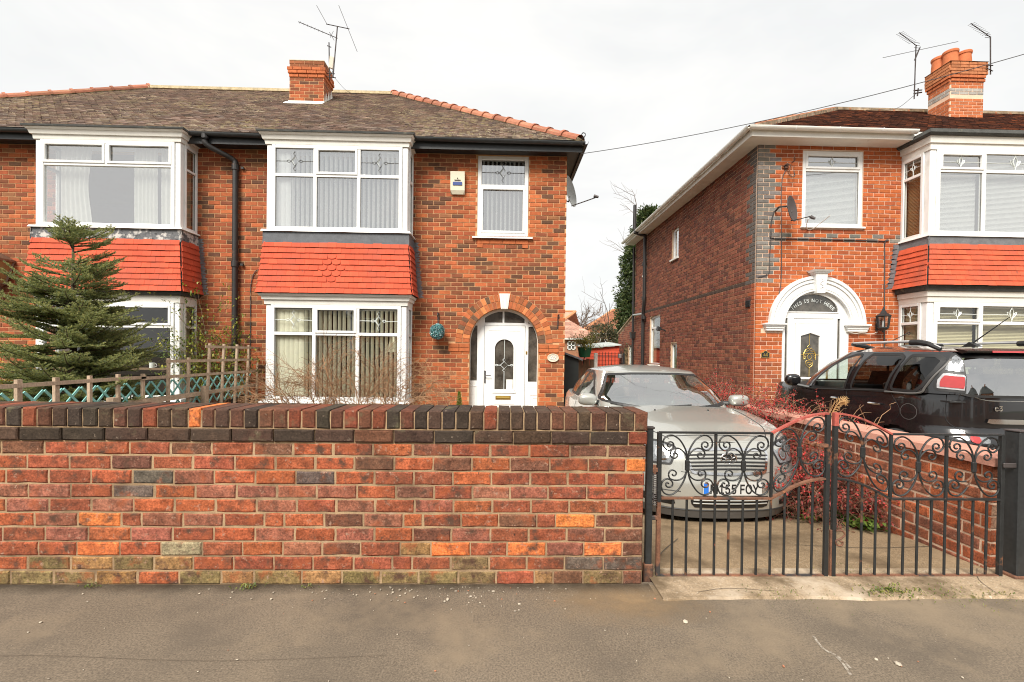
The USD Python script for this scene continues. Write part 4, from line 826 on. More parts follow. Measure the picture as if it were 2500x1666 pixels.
rest = {b1: MB(), b2: MB()}
order = sorted(range(len(tl)), key=lambda k: -shown(tl[k][1]))
for n, k in enumerate(order):
    m, c, p = tl[k]
    if n < 300: obj('hanging_tile', m, 'hung_tile', p)
    else: rest[p].v.append(m.v[0]); rest[p].f.append(m.f[0]+rest[p].n); rest[p].n += len(m.v[0]); rest[p].t.append(m.t[0])
for p, m in rest.items():
    if m.n: obj('hanging_tile', m, 'hung_tile', p, kind='stuff')
# blinds and curtains in the bays
bl = fxz(8.55)
vertical_blind('cream vertical blind in the lower bay window behind the bare shrub, slats half open', bl, -4.26, -1.94, .50, 2.19, -.075, .0885, .089, 1.16, BLG, closed=lambda x: x < -3.72)
vertical_blind('pale vertical blind in the upper bay window above the plain lead flashing', bl, -4.26, -1.94, 3.68, 5.17, -.075, .0885, .086, 1.25, BLG, closed=lambda x: x < -4.0, material='white_blind')
sh = thing('lamp_shade', 'pleated cream lamp shade standing inside the lower right corner of the bay window', 'lamp shade', (-2.02, 8.9, 1.35)); obj('shade', MB().lathe([(.13, 1.70), (.20, 1.38)], (-2.04, 8.93, 0), 24), 'blind_fabric', sh); obj('stem', MB().tube([(-2.04, 8.93, .6), (-2.04, 8.93, 1.5)], .012, 8), 'brass', sh)
CG = 'white curtains in the left-hand upper bay'
def curtain(label, fn, u0, u1, z0, z1, w, waves, mt, amp=.022, g=None, gather=0.):
    c = fn((u0+u1)/2, z0, w); t = thing('curtain', label, 'curtain', c, group=g); obj('drape', drape(MB(), fn, u0, u1, z0, z1, w, waves, amp, gather), mt, t, smooth=True)
curtain('white curtain hanging at the left of the upper bay window above the fir tree', bl, -8.30, -7.72, 3.68, 5.18, -.16, 6, 'net_curtain', g=CG, gather=.14)
curtain('white curtain hanging right of centre in the upper bay window above the fir tree', bl, -6.95, -6.52, 3.68, 5.18, -.16, 6, 'net_curtain', g=CG)
curtain('white curtain hanging at the right end of the upper bay window above the fir tree', bl, -6.45, -6.10, 3.68, 5.18, -.16, 4, 'net_curtain', g=CG)
curtain('beige curtain in the side of the upper left-hand bay', fyz_r(-5.99), 8.64, 8.98, 3.68, 5.18, -.10, 5, 'beige_curtain')
curtain('beige curtain in the side of the lower left-hand bay behind the trellis', fyz_r(-5.99), 8.64, 8.98, .50, 2.2, -.10, 5, 'beige_curtain')
mg = thing('mug', 'white mug standing on the sill inside the lower left-hand bay', 'mug', (-6.62, 8.72, .95)); obj('cup', MB().lathe([(.045, 1.02), (.047, 1.12), (.041, 1.12), (.04, 1.03)], (-6.62, 8.72, 0), 16), 'upvc', mg, smooth=True); obj('handle', MB().tube(smoothpts([(-6.575, 8.72, 1.10), (-6.54, 8.72, 1.09), (-6.54, 8.72, 1.05), (-6.575, 8.72, 1.04)], 4), .006, 6), 'upvc', mg)
tb = thing('bay_shelf', 'dark shelf inside the lower left-hand bay carrying a white mug', 'shelf', (-7.2, 8.72, .9)); obj('top', MB().box(-8.4, 8.66, .98, -6.2, 8.86, 1.02, bev=.005), 'oak', tb); obj('leg', MB().box(-8.35, 8.70, .45, -8.3, 8.75, .98), 'oak', tb); obj('leg', MB().box(-6.3, 8.70, .45, -6.25, 8.75, .98), 'oak', tb)
# roof, ridge, gutters
EZ, EY, RY, RZ = 5.47, 8.645, 13.0, 8.70
rng = np.random.default_rng(33)
RT = [(.285, .205, .168), (.245, .185, .158), (.32, .235, .195), (.27, .212, .175), (.21, .165, .145), (.34, .275, .21)]
XL, XR, RL, RR = -14.85, 1.50, -9.98, -3.10; BYK = 2*RY-EY
rs = MB(); pts = [(XL, EY+.02, EZ-.01), (XR-.02, EY+.02, EZ-.01), (XR-.02, BYK, EZ-.01), (XL, BYK, EZ-.01), (RL, RY, RZ-.02), (RR, RY, RZ-.02)]
rs.add(pts, [(0, 1, 5), (0, 5, 4), (1, 2, 5), (2, 3, 4), (2, 4, 5), (3, 0, 4), (0, 3, 2), (0, 2, 1)]); roof = obj('roof', rs, 'felt', house)
tm_ = MB(); roof_face(tm_, (XL, EY, EZ), (XR, EY, EZ), (RR, RY, RZ), (RL, RY, RZ), .10, .165, RT, rng, lift=.02); roof_face(tm_, (XR, EY, EZ), (XR, BYK, EZ), (RR, RY, RZ), (RR, RY, RZ), .10, .165, RT, rng); roof_face(tm_, (XL, BYK, EZ), (XL, EY, EZ), (RL, RY, RZ), (RL, RY, RZ), .10, .165, RT, rng)
obj('roof_tile', tm_, 'roof_tile', roof, kind='stuff')
HT = [(.33, .125, .075), (.28, .11, .067), (.36, .15, .09)]; MT = [(.28, .20, .12), (.22, .15, .10), (.33, .25, .16)]
up_ = np.array([0, -.02, .06])
ridge_tiles(roof, np.array((XR-.02, EY+.02, EZ+.05)), np.array((RR, RY, RZ+.05)), .42, .135, HT, rng, 'hip_tile'); ridge_tiles(roof, np.array((XL, EY, EZ+.05)), np.array((RL, RY, RZ+.05)), .42, .135, HT, rng, 'hip_tile'); ridge_tiles(roof, np.array((RR, RY, RZ+.02)), np.array((RL, RY, RZ+.02)), .45, .10, MT, rng, 'ridge_tile', drop=.04)
bd = MB()
for A, B in (((XR-.02, EY+.02, EZ), (RR, RY, RZ)), ((XL, EY, EZ), (RL, RY, RZ)), ((RR, RY, RZ), (RL, RY, RZ))): bd.bar(np.array(A)+(0, 0, .005), np.array(B)+(0, 0, .005), .24, .075)
obj('mortar_bedding', bd, 'lichen_mortar', roof)
hk = thing('hip_iron', 'curled black hip iron at the right-hand eaves corner of the dark roof', 'hip iron', (XR, EY, EZ)); obj('hook', MB().tube(smoothpts([(XR-.1, EY+.08, EZ+.07), (XR+.02, EY-.02, EZ+.04), (XR+.06, EY-.05, EZ+.10), (XR+.02, EY-.03, EZ+.14), (XR-.01, EY-.01, EZ+.11)], 5), .009, 6), 'black_paint', hk)
for a, b in ((-14.8, -8.70), (-5.92, -4.48), (-1.71, 1.56)): gutter(house, [(a, 8.625, 5.445), (b, 8.625, 5.425)], .058, 'black_paint', (0, -1, 0))
gutter(house, [(1.565, 8.57, 5.425), (1.565, 17.2, 5.425)], .058, 'black_paint', (1, 0, 0))
obj('fascia', MB().box(-14.7, 8.69, 5.27, 1.52, 8.715, 5.46).box(1.497, 8.716, 5.27, 1.52, 17.2, 5.46), 'black_paint', house)
obj('soffit', MB().box(-14.7, 8.716, 5.318, 1.496, 9.0, 5.335).box(1.285, 9.001, 5.318, 1.496, 17, 5.335), 'black_paint', house)
vent = MB()
for c in range(7):
    for r_ in range(3): fbar(vent, fr, -4.62+c*.033, -4.62+c*.033+.018, 5.13+r_*.032, 5.13+r_*.032+.018, -.02, .005, .001)
obj('air_brick', vent, 'felt', house)
# chimney
chm = obj('chimney', MB().box(-5.43, 11.606, 7.0, -4.57, 12.15, 8.735), 'house_mortar', house); ci = []
for fn, a, b in ((fxz(11.6), -5.435, -4.565), (fyz_r(-4.565), 11.6, 12.155)):
    for zz, n, o, pal in ((7.62, 8, 0, PAL), (8.295, 1, .022, None), (8.38, 2, .045, None), (8.549, 2, .005, 'd')):
        for u0, u1, z0, z1, r in courses(a-o, b+o, zz, zz+n*PITCH, (), rng, shift=.02):
            t = pick(PAL, rng) if pal is PAL else (np.array((.30, .105, .045))*rng.uniform(.6, 1.1) if pal == 'd' else ORANGE*rng.uniform(.8, 1.1)); ci.append((fn, u0, u1, z0, z1, t, o))
lay(chm, 'chimney_brick', ci, 'facing_brick')
obj('capping', MB().box(-5.44, 11.595, 8.718, -4.56, 12.16, 8.74, bev=.006), 'lichen_mortar', chm)
fl_ = MB().box(-5.45, 11.58, 7.50, -4.55, 11.60, 7.70); fl_.hexa([(-5.50, 11.42, 7.545), (-4.53, 11.42, 7.545), (-4.53, 11.57, 7.65), (-5.50, 11.57, 7.65), (-5.50, 11.42, 7.56), (-4.53, 11.42, 7.56), (-4.53, 11.57, 7.67), (-5.50, 11.57, 7.67)])
for k in range(5): fl_.add([fyz_r(-4.565)(11.6+k*.11, 7.68+k*.082, .012), fyz_r(-4.565)(11.72+k*.11, 7.72+k*.082, .012), fyz_r(-4.565)(11.64+k*.11, 7.93+k*.082, .012)], [(0, 1, 2)])
obj('flashing', fl_, 'white_paint', chm)
for x in (-5.10, -4.71): obj('chimney_pot', MB().lathe([(.085, 8.73), (.085, 8.80), (.075, 8.825), (.05, 8.825), (.05, 8.75)], (x, 11.88, 0), 14), 'lichen_mortar', chm, smooth=30)
def aerial(label, mast, parts, loc, extra=()):
    t = thing('tv_aerial', label, 'aerial', loc); obj('mast', MB().tube(mast, .016, 6), 'dark_metal', t)
    for nm, lines, r in parts:
        m = MB()
        for L in lines: m.tube(L, r, 4)
        obj(nm, m, 'dark_metal', t)
    return t
P_ = lambda x, z, y=11.55: (x, y, z)
def yagi(tip, root, n, le, vert=False, perp=None):
    tip, root = np.array(tip, float), np.array(root, float); d = (tip-root)/np.linalg.norm(tip-root); s = np.cross(d, [0, 0, 1.]) if perp is None else np.array(perp, float); s = s/np.linalg.norm(s); L = []
    for k in range(n): c = root+(tip-root)*(k+.5)/n; L.append([c-s*le/2, c+s*le/2])
    return L
aerial('tall aerial on the main chimney with two long slanting rods', [P_(-4.32, 8.30), P_(-4.22, 9.57)],
       [('boom', [[P_(-5.194, 9.656), P_(-4.215, 9.272)]], .010), ('element', yagi(P_(-5.2, 9.66), P_(-4.55, 9.40), 7, .085, perp=(0, .35, 1)), .0045), ('cross_arm', [[P_(-4.50, 9.62), P_(-3.92, 9.515)]], .012), ('rod', [[P_(-4.745, 10.08), P_(-4.48, 9.614)], [P_(-4.192, 10.097), P_(-3.72, 8.95)]], .006), ('reflector', [[P_(-4.42, 9.42), P_(-4.30, 9.22)], [P_(-4.32, 9.45), P_(-4.40, 9.28)]], .006)], (-4.3, 11.6, 8.3))
aerial('short bare pole beside the tall aerial on the main chimney', [P_(-4.46, 8.30, 11.7), P_(-4.485, 9.26, 11.7)], [('clamp', [[P_(-4.53, 9.18, 11.7), P_(-4.43, 9.14, 11.7)], [P_(-4.53, 8.45, 11.65), P_(-4.28, 8.38, 11.55)], [P_(-4.53, 8.36, 11.65), P_(-4.25, 8.28, 11.55)]], .012)], (-4.46, 11.7, 8.3))
bx = thing('aerial_amplifier', 'small pale amplifier box strapped below the aerials beside the main chimney', 'amplifier', (-4.40, 11.6, 8.6)); obj('case', MB().hexa([(-4.44, 11.56, 8.56), (-4.34, 11.56, 8.52), (-4.34, 11.62, 8.52), (-4.44, 11.62, 8.56), (-4.41, 11.56, 8.84), (-4.31, 11.56, 8.80), (-4.31, 11.62, 8.80), (-4.41, 11.62, 8.84)]), 'stone_plaque', bx); obj('lead', MB().tube(smoothpts([(-4.35, 11.58, 8.55), (-4.33, 11.56, 8.45), (-4.40, 11.56, 8.35)], 5), .008, 5), 'dark_metal', bx)
# fittings on the front wall
dp = thing('downpipe', 'black cast-iron downpipe between the two bays of the semi-detached pair', 'drainpipe', (-5.2, 8.93, 0), group=None)
obj('pipe', MB().tube([(-5.205, 8.93, 0), (-5.205, 8.93, 5.04)], .052, 14), 'cast_iron_pipe', dp, smooth=40); obj('swan_neck', MB().tube(smoothpts([(-5.60, 8.63, 5.40), (-5.60, 8.63, 5.28), (-5.53, 8.68, 5.20), (-5.28, 8.88, 5.10), (-5.205, 8.93, 5.03), (-5.205, 8.93, 4.95)], 5), .048, 12), 'cast_iron_pipe', dp, smooth=40)
for z in (4.93, 3.05, 1.2): obj('collar', MB().lathe([(.053, z-.06), (.066, z-.05), (.066, z+.05), (.053, z+.06)], (-5.205, 8.93, 0), 14).box(-5.11, 8.94, z-.02, -5.06, 8.99, z+.02), 'cast_iron_pipe', dp)
obj('outlet', MB().lathe([(.06, 5.34), (.06, 5.42)], (-5.60, 8.63, 0), 12), 'cast_iron_pipe', dp)
al = thing('alarm_box', 'cream burglar alarm box with a blue stripe between the bay and the small window', 'alarm box', (-.895, 8.94, 4.5))
obj('case', MB().hexa([(-1.035, 8.93, 4.58), (-.755, 8.93, 4.58), (-.755, 8.998, 4.52), (-1.035, 8.998, 4.52), (-1.035, 8.90, 4.94), (-.755, 8.90, 4.94), (-.755, 8.998, 4.95), (-1.035, 8.998, 4.95)]).hexa([(-1.0, 8.96, 4.51), (-.79, 8.96, 4.51), (-.79, 8.998, 4.51), (-1.0, 8.998, 4.51), (-1.035, 8.93, 4.579), (-.755, 8.93, 4.579), (-.755, 8.998, 4.519), (-1.035, 8.998, 4.519)]), 'cream_plastic', al)
obj('label_stripe', MB().hexa([(-.985, 8.910, 4.675), (-.805, 8.910, 4.675), (-.805, 8.93, 4.675), (-.985, 8.93, 4.675), (-.985, 8.906, 4.735), (-.805, 8.906, 4.735), (-.805, 8.93, 4.735), (-.985, 8.93, 4.735)]), 'blue_label', al); obj('slot', MB().box(-.955, 8.902, 4.765, -.835, 8.92, 4.775), 'felt', al); obj('lamp', MB().lathe([(.0, 4.80), (.012, 4.805), (0, 4.82)], (-.895, 8.903, 0), 8), 'felt', al)
fb = thing('flower_ball', 'round blue-green artificial flower ball hanging between bay and door', 'flower ball', (-1.244, 8.8, 1.63)); rng = np.random.default_rng(2); m = MB()
for k in range(900):
    d = rng.normal(size=3); d /= np.linalg.norm(d); a = np.array((-1.244, 8.8, 1.787))+d*.135; t = [(.10, .34, .33), (.20, .45, .45), (.55, .66, .66), (.16, .30, .34)][rng.integers(4)]
    leaf_blade(m, a, d+rng.normal(0, .5, 3), .03, .022, t, .2)
obj('flowers', m, 'frost_ball', fb, kind='stuff'); obj('core', MB().tm(trimesh.creation.icosphere(2, .135).apply_translation((-1.244, 8.8, 1.787)), (.06, .16, .16)), 'frost_ball', fb); obj('chain', MB().tube([(-1.244, 8.8, 1.92), (-1.244, 8.8, 2.06)], .006, 5), 'black_paint', fb)
def hook(label, x, z):
    h = thing('hanging_hook', label, 'hook', (x, 8.95, z)); obj('back_bar', MB().box(x-.010, 8.982, z-.14, x+.010, 9.0, z+.14, bev=.003), 'black_paint', h); obj('arm', MB().tube(smoothpts([(x, 8.985, z+.08), (x, 8.86, z+.14), (x, 8.80, z+.10), (x, 8.80, z+.05), (x, 8.83, z+.06)], 6), .008, 6), 'black_paint', h)
hook('black hook on the wall carrying the flower ball', -1.244, 2.02); hook('empty black hook on the wall right of the door arch', 1.13, 2.02)
pq = thing('house_number', 'oval stone house number plaque reading 42 right of the arched door', 'number plaque', (1.04, 8.98, 1.23)); el = Point(0, 0).buffer(1, 24)
from shapely import affinity
obj('plaque', MB().poly(affinity.scale(el, .105, .075), lambda u, v, w: (1.04+u, 8.998-w, 1.30+v), .022), 'stone_plaque', pq); obj('rim', MB().poly(affinity.scale(el, .112, .082).difference(affinity.scale(el, .098, .068)), lambda u, v, w: (1.04+u, 8.998-w, 1.30+v), .03), 'cream_plastic', pq)
tx = meshkit.text_mesh('42', .072, .008); c0 = tx.bounds.mean(0); obj('numerals', MB().add([(1.04+q[0]-c0[0], 8.975-q[2], 1.30+q[1]-c0[1]) for q in tx.vertices], tx.faces), 'upvc', pq)
def dish(label, c, nrm, r, mt, arm, feed, bracket, sag=.06):
    t = thing('satellite_dish', label, 'satellite dish', c, group=None); c, n = np.array(c, float), np.array(nrm, float); n /= np.linalg.norm(n); s = np.cross(n, [0, 0, 1.]); s /= np.linalg.norm(s); u = np.cross(s, n); P = []
    for k, q in enumerate(np.linspace(0, 1, 7)): P.append([c+(s*.9*math.cos(a)+u*1.08*math.sin(a))*r*q-n*sag*(1-q*q) for a in np.linspace(0, 2*PI, 29)])
    for q in np.linspace(1, 0, 5): P.append([c+(s*.9*math.cos(a)+u*1.08*math.sin(a))*r*q-n*(sag*(1-q*q)+.012) for a in np.linspace(0, 2*PI, 29)])
    obj('reflector', MB().grid(P), mt, t, smooth=40); obj('arm', MB().tube(arm, .011, 6), 'dark_metal', t); f0 = np.array(feed, float); fd_ = (c-f0)/np.linalg.norm(c-f0); obj('feed_horn', MB().tube([f0-fd_*.05, f0, f0+fd_*.04], [.022, .028, .034], 10), 'dark_metal', t); obj('bracket', MB().tube(bracket, .018, 8), 'dark_metal', t); return t
dish('grey satellite dish seen edge-on at the right corner of the tall semi-detached house', (1.40, 9.25, 4.72), (.84, -.50, .18), .30, 'grey_dish', [(1.41, 9.25, 4.42), (1.60, 9.15, 4.46), (1.86, 9.05, 4.53)], (1.87, 9.04, 4.55), [(1.28, 9.3, 4.55), (1.36, 9.3, 4.52), (1.37, 9.27, 4.62)])
cw = thing('wall_cable', 'thin dark cable running down the brickwork right of the black downpipe', 'cable', (-4.9, 8.98, 0)); obj('cable', MB().tube(smoothpts([(-4.62, 8.985, 2.95), (-4.72, 8.985, 2.98), (-4.86, 8.985, 2.9), (-4.93, 8.985, 2.6), (-4.93, 8.985, 1.9), (-4.94, 8.985, .2)], 6), .008, 5), 'cable', cw)
ln = thing('wall_lantern', 'old copper wall lantern with amber glass at the left edge of the picture', 'lantern', (-9.70, 8.75, 2.4)); m = MB()
def frus(z0, h0, z1, h1): return [(-9.70+i*h0, 8.75+j*h0, z0) for i, j in ((-1, -1), (1, -1), (1, 1), (-1, 1))]+[(-9.70+i*h1, 8.75+j*h1, z1) for i, j in ((-1, -1), (1, -1), (1, 1), (-1, 1))]
obj('glass_body', MB().hexa(frus(2.60, .155, 3.02, .235)), 'amber_glass', ln); obj('roof', MB().hexa(frus(3.02, .265, 3.06, .265)).hexa(frus(3.06, .25, 3.22, .08)), 'copper', ln)
cb_ = MB()
for i, j in ((-1, -1), (1, -1), (1, 1), (-1, 1)): cb_.bar((-9.70+i*.158, 8.75+j*.158, 2.58), (-9.70+i*.238, 8.75+j*.238, 3.03), .028, .028)
obj('corner_bar', cb_, 'copper', ln); obj('base', MB().hexa(frus(2.54, .13, 2.60, .17)), 'copper', ln); obj('finial', MB().lathe([(.07, 3.22), (.05, 3.26), (.06, 3.30), (.02, 3.36), (0, 3.42)], (-9.70, 8.75, 0), 12), 'copper', ln); obj('wall_bracket', MB().tube(smoothpts([(-9.70, 8.75, 2.54), (-9.70, 8.8, 2.40), (-9.70, 8.95, 2.42), (-9.70, 9.0, 2.55)], 5), .016, 6), 'copper', ln)
# ------------------------------------------------------------------ the orange brick house on the right
RX0, RX1, RYB = 5.14, 21.0, 17.3
rh = thing('brick_house', 'orange brick house with grey quoins, white arched doorway and clay pots on its chimney', 'house', (13, 13, 0))
ro = fxz(9.0); rl = fyz_l(RX0)
BX0, BX1, BYR = 8.11, 11.45, 8.40
ac, az, ai, ao = 6.377, 2.03, .68, .985
awin = lambda y0, y1, z0, z1: sbox(y0, z0, y1, z1-.06).union(affinity.scale(Point((y0+y1)/2, z1-.06).buffer(1, 16), (y1-y0)/2, .06))
front = sbox(RX0+.01, -.5, RX1, 5.66).difference(sbox(ac-ai, -.5, ac+ai, az).union(Point(ac, az).buffer(ai, 40))).difference(sbox(6.06, 4.01, 7.30, 5.555)).difference(sbox(BX0+.02, .6, BX1-.02, 5.35))
wm = MB().poly(front, lambda u, v, w: (u, 9.008+w, v), .24); obj('wall', wm, 'pale_mortar', rh)
SW = [(13.07, 13.58, 4.26, 5.16), (15.98, 16.24, 4.25, 5.10), (14.50, 15.50, 1.06, 2.70), (13.08, 13.54, .55, 1.74), (17.42, 18.10, .95, 1.80)]
side = sbox(9.249, -.5, RYB, 5.66).union(Polygon([(17.29, -.5), (19.7, -.5), (19.7, 2.28), (17.29, 2.95)]))
for i, (a, b, c, d) in enumerate(SW): side = side.difference(awin(a, b, c, d) if i < 3 else sbox(a, c, b, d))
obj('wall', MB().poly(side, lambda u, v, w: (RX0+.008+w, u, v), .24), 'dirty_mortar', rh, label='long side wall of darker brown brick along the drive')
obj('room', MB().box(RX0+.3, 12.4, -.2, RX1, 12.5, 5.6).box(RX0+.3, 9.3, 2.72, RX1, 12.4, 2.82).box(RX0+.3, 9.3, 5.58, RX1, 12.4, 5.64).box(RX0+.3, 9.3, -.2, RX1, 12.4, -.1).box(7.7, 9.3, -.1, 7.8, 12.4, 5.5).box(6.2, 12.6, -.2, 6.3, 17.2, 5.6), 'room_dark', rh)
obj('wall', MB().box(RX0+.25, 17.05, -.5, RX1, 17.3, 5.66).box(RX1-.25, 9.25, -.5, RX1, 17.05, 5.66), 'far_brick', rh)
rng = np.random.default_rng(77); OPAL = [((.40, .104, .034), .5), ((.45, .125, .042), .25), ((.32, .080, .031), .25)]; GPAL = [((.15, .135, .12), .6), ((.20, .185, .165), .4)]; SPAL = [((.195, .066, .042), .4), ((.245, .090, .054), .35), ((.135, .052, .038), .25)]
HZ = 5.655-72*PITCH; it = []
imp = [(5.30, 5.70, 1.895, 2.05), (6.97, 7.43, 1.895, 2.05)]
for u0, u1, z0, z1, r in courses(RX0, RX1, HZ, 5.655, [(6.055, 7.305, 4.0, 5.57), (BX0, BX1, .55, 5.40), (ac-ai, ac+ai, -1, az)]+imp, rng, shift=.0):
    zm, um = (z0+z1)/2, (u0+u1)/2
    if zm > az-.03:
        dz = max(zm-az, 0)
        if dz < ao-.02:
            hw = math.sqrt((ao-.03)**2-dz**2)
            if u0 > ac-hw and u1 < ac+hw: continue
            if u0 < ac-hw < u1: u1 = ac-hw
            elif u0 < ac+hw < u1: u0 = ac+hw
            if u1-u0 < .03: continue
    t = pick(OPAL, rng); row = int(round((zm-HZ)/PITCH-.5)); q = (row//3) % 2
    if zm < 1.25: t = t*np.array((.82, .95, 1.15))
    if zm > 2.83 and um < (RX0+.27 if q else RX0+.39) and u0 < RX0+.26: t = pick(GPAL, rng)
    if row in (49, 50) and RX0+.45 < um < BX0 and int((um-RX0)/BL+(.5 if row == 49 else 0)) % 2 == 0: t = pick(GPAL, rng)
    it.append((ro, u0, u1, z0, z1, t, rng.uniform(-.001, .002)))
si = []
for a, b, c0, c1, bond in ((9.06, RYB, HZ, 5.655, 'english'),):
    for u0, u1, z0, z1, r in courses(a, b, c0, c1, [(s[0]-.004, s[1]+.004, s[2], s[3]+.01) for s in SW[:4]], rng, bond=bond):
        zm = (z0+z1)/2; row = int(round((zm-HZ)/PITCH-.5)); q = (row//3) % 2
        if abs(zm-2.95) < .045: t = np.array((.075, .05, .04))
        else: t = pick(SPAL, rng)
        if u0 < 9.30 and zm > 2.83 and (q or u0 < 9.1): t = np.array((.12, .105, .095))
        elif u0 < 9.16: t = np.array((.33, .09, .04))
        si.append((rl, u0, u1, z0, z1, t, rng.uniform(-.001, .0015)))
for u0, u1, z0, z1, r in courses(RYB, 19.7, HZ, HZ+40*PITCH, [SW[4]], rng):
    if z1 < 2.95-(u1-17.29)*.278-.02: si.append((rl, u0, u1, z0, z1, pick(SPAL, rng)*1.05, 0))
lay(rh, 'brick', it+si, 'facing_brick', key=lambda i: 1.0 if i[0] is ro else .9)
obj('coping', MB().bar((RX0+.10, 17.25, 2.98), (RX0+.10, 19.75, 2.285), .30, .05), 'pale_concrete', rh)
# side windows, pipes and fittings
for i, (a, b, c, d) in enumerate(SW):
    f_ = lambda u, z, w: (RX0+.07-w, u, z)
    g_ = awin(a, b, c, d) if i < 3 else sbox(a, c, b, d); fr_p = g_.difference(g_.buffer(-.06)); rows_ = {2: 2.30}.get(i)
    if rows_: fr_p = fr_p.union(sbox(a, rows_-.03, b, rows_+.03).intersection(g_))
    wn = obj('side_window', MB().poly(fr_p, lambda u, v, w: (RX0+.05+w, u, v), .06), 'upvc', rh); gl_p = g_.buffer(-.058)
    for part in ([gl_p] if not rows_ else [gl_p.intersection(sbox(a, 0, b, rows_-.03)), gl_p.intersection(sbox(a, rows_+.03, b, 9))]): obj('pane', MB().poly(part, lambda u, v, w: (RX0+.08+w, u, v), .005), 'green_glass' if i in (3, 4) else ('upper_glass' if i < 2 else 'pane_glass'), wn)
    obj('sill', MB().box(RX0-.05, a-.05, c-.05, RX0+.06, b+.05, c, bev=.006), 'white_paint', wn)
sp = thing('soil_pipe', 'brown cast-iron soil pipe rising above the eaves on the side wall of the orange house', 'pipe', (5.05, 15.9, 0))
obj('pipe', MB().tube(smoothpts([(5.06, 16.0, -.2), (5.06, 16.0, 2.6), (5.06, 16.0, 2.85), (5.04, 15.85, 3.25), (5.04, 15.84, 3.5), (4.62, 15.84, 5.2), (4.62, 15.84, 6.7)][:5], 6), .058, 12).tube([(5.04, 15.84, 3.45), (5.04, 15.84, 5.62)], .058, 12).tube([(4.66, 15.84, 5.80), (4.66, 15.84, 6.65)], .058, 12).tube([(5.04, 15.84, 5.6), (4.9, 15.84, 5.62), (4.66, 15.84, 5.70), (4.66, 15.84, 5.82)], .055, 12), 'cast_iron_pipe', sp, smooth=40)
for z in (.95, 2.7, 3.38, 4.6): obj('collar', MB().lathe([(.06, z-.06), (.08, z-.05), (.08, z+.05), (.06, z+.06)], (5.05, 15.9, 0), 12), 'cast_iron_pipe', sp)
sp = thing('rear_downpipe', 'slim brown rainwater pipe at the rear corner of the orange house', 'drainpipe', (5.05, 17.25, 0)); obj('pipe', MB().tube([(5.06, 17.22, -.2), (5.06, 17.22, 5.5)], .042, 10), 'cast_iron_pipe', sp, smooth=40); obj('hopper', MB().hexa([(4.99, 17.14, 2.0), (5.13, 17.14, 2.0), (5.13, 17.30, 2.0), (4.99, 17.30, 2.0), (4.95, 17.10, 2.25), (5.13, 17.10, 2.25), (5.13, 17.34, 2.25), (4.95, 17.34, 2.25)]), 'cast_iron_pipe', sp); obj('waste_branch', MB().tube([(5.06, 17.22, 2.9), (5.03, 16.0, 2.84)], .04, 8), 'aluminium', sp)
fl = thing('security_light', 'small dark security light on the brown brick side wall', 'wall light', (5.0, 13.98, 2.2)); obj('head', MB().hexa([(4.86, 13.88, 2.16), (4.94, 13.88, 2.13), (4.94, 14.06, 2.13), (4.86, 14.06, 2.16), (4.88, 13.88, 2.28), (4.98, 13.88, 2.24), (4.98, 14.06, 2.24), (4.88, 14.06, 2.28)]), 'black_plastic', fl); obj('arm', MB().tube([(4.96, 13.97, 2.2), (5.14, 13.97, 2.14)], .02, 6), 'black_plastic', fl)
av = thing('wall_vent', 'dark square vent grille near the front corner of the brown side wall', 'vent', (5.12, 9.27, 2.4)); obj('frame', MB().box(5.115, 9.19, 2.40, 5.14, 9.35, 2.54, bev=.004), 'black_plastic', av); m = MB()
for k in range(6): m.box(5.105, 9.2, 2.415+k*.02, 5.118, 9.34, 2.423+k*.02)
obj('louvres', m, 'black_plastic', av, kind='stuff')
# upstairs window
rw = window(rh, fxz(9.03), 6.062, 7.298, 4.02, 5.55, (), (5.17,), ((0, 1),), fw=.07, gl='upper_glass', motif=fleur_motif, motif_cells=((0, 1),), name='window')
obj('sill', MB().box(6.02, 8.95, 3.985, 7.34, 9.04, 4.02, bev=.006), 'upvc', rw)
RB = 'slatted blinds in the orange house'
louvre_blind('venetian_blind', 'closed white venetian blind in the window above the white arched doorway', fxz(9.03), 6.12, 7.24, 4.08, 5.16, -.08, .024, 'white_blind', RB)
# white arched doorway
dw_ = obj('door_surround', MB().poly(Point(ac, az).buffer(ao, 48).difference(Point(ac, az).buffer(ai, 48)).intersection(sbox(0, az, 20, 9)), lambda u, v, w: (u, 8.985-.035+w, v), .06), 'upvc', rh)
rgs = MB()
for r0, r1, wv in ((ao-.06, ao, .035), (ao-.13, ao-.085, .025), (ai+.05, ai+.11, .02), (ai-.0, ai+.03, .03)): rgs.poly(Point(ac, az).buffer(r1, 48).difference(Point(ac, az).buffer(r0, 48)).intersection(sbox(0, az, 20, 9)), lambda u, v, w, wv=wv: (u, 8.951-wv+w, v), wv)
obj('arch_moulding', rgs, 'upvc', dw_)
for a, b, c, d in imp:
    m = MB(); m.box(a-.02, 8.88, 2.015, b+.02, 9.05, 2.05, bev=.006); m.box(a, 8.91, 1.985, b, 9.05, 2.015, bev=.004); m.box(a+.02, 8.925, 1.945, b-.01, 9.05, 1.985, bev=.004); m.box(a+.035, 8.94, 1.90, b-.02, 9.05, 1.945, bev=.004); obj('impost', m, 'upvc', dw_)
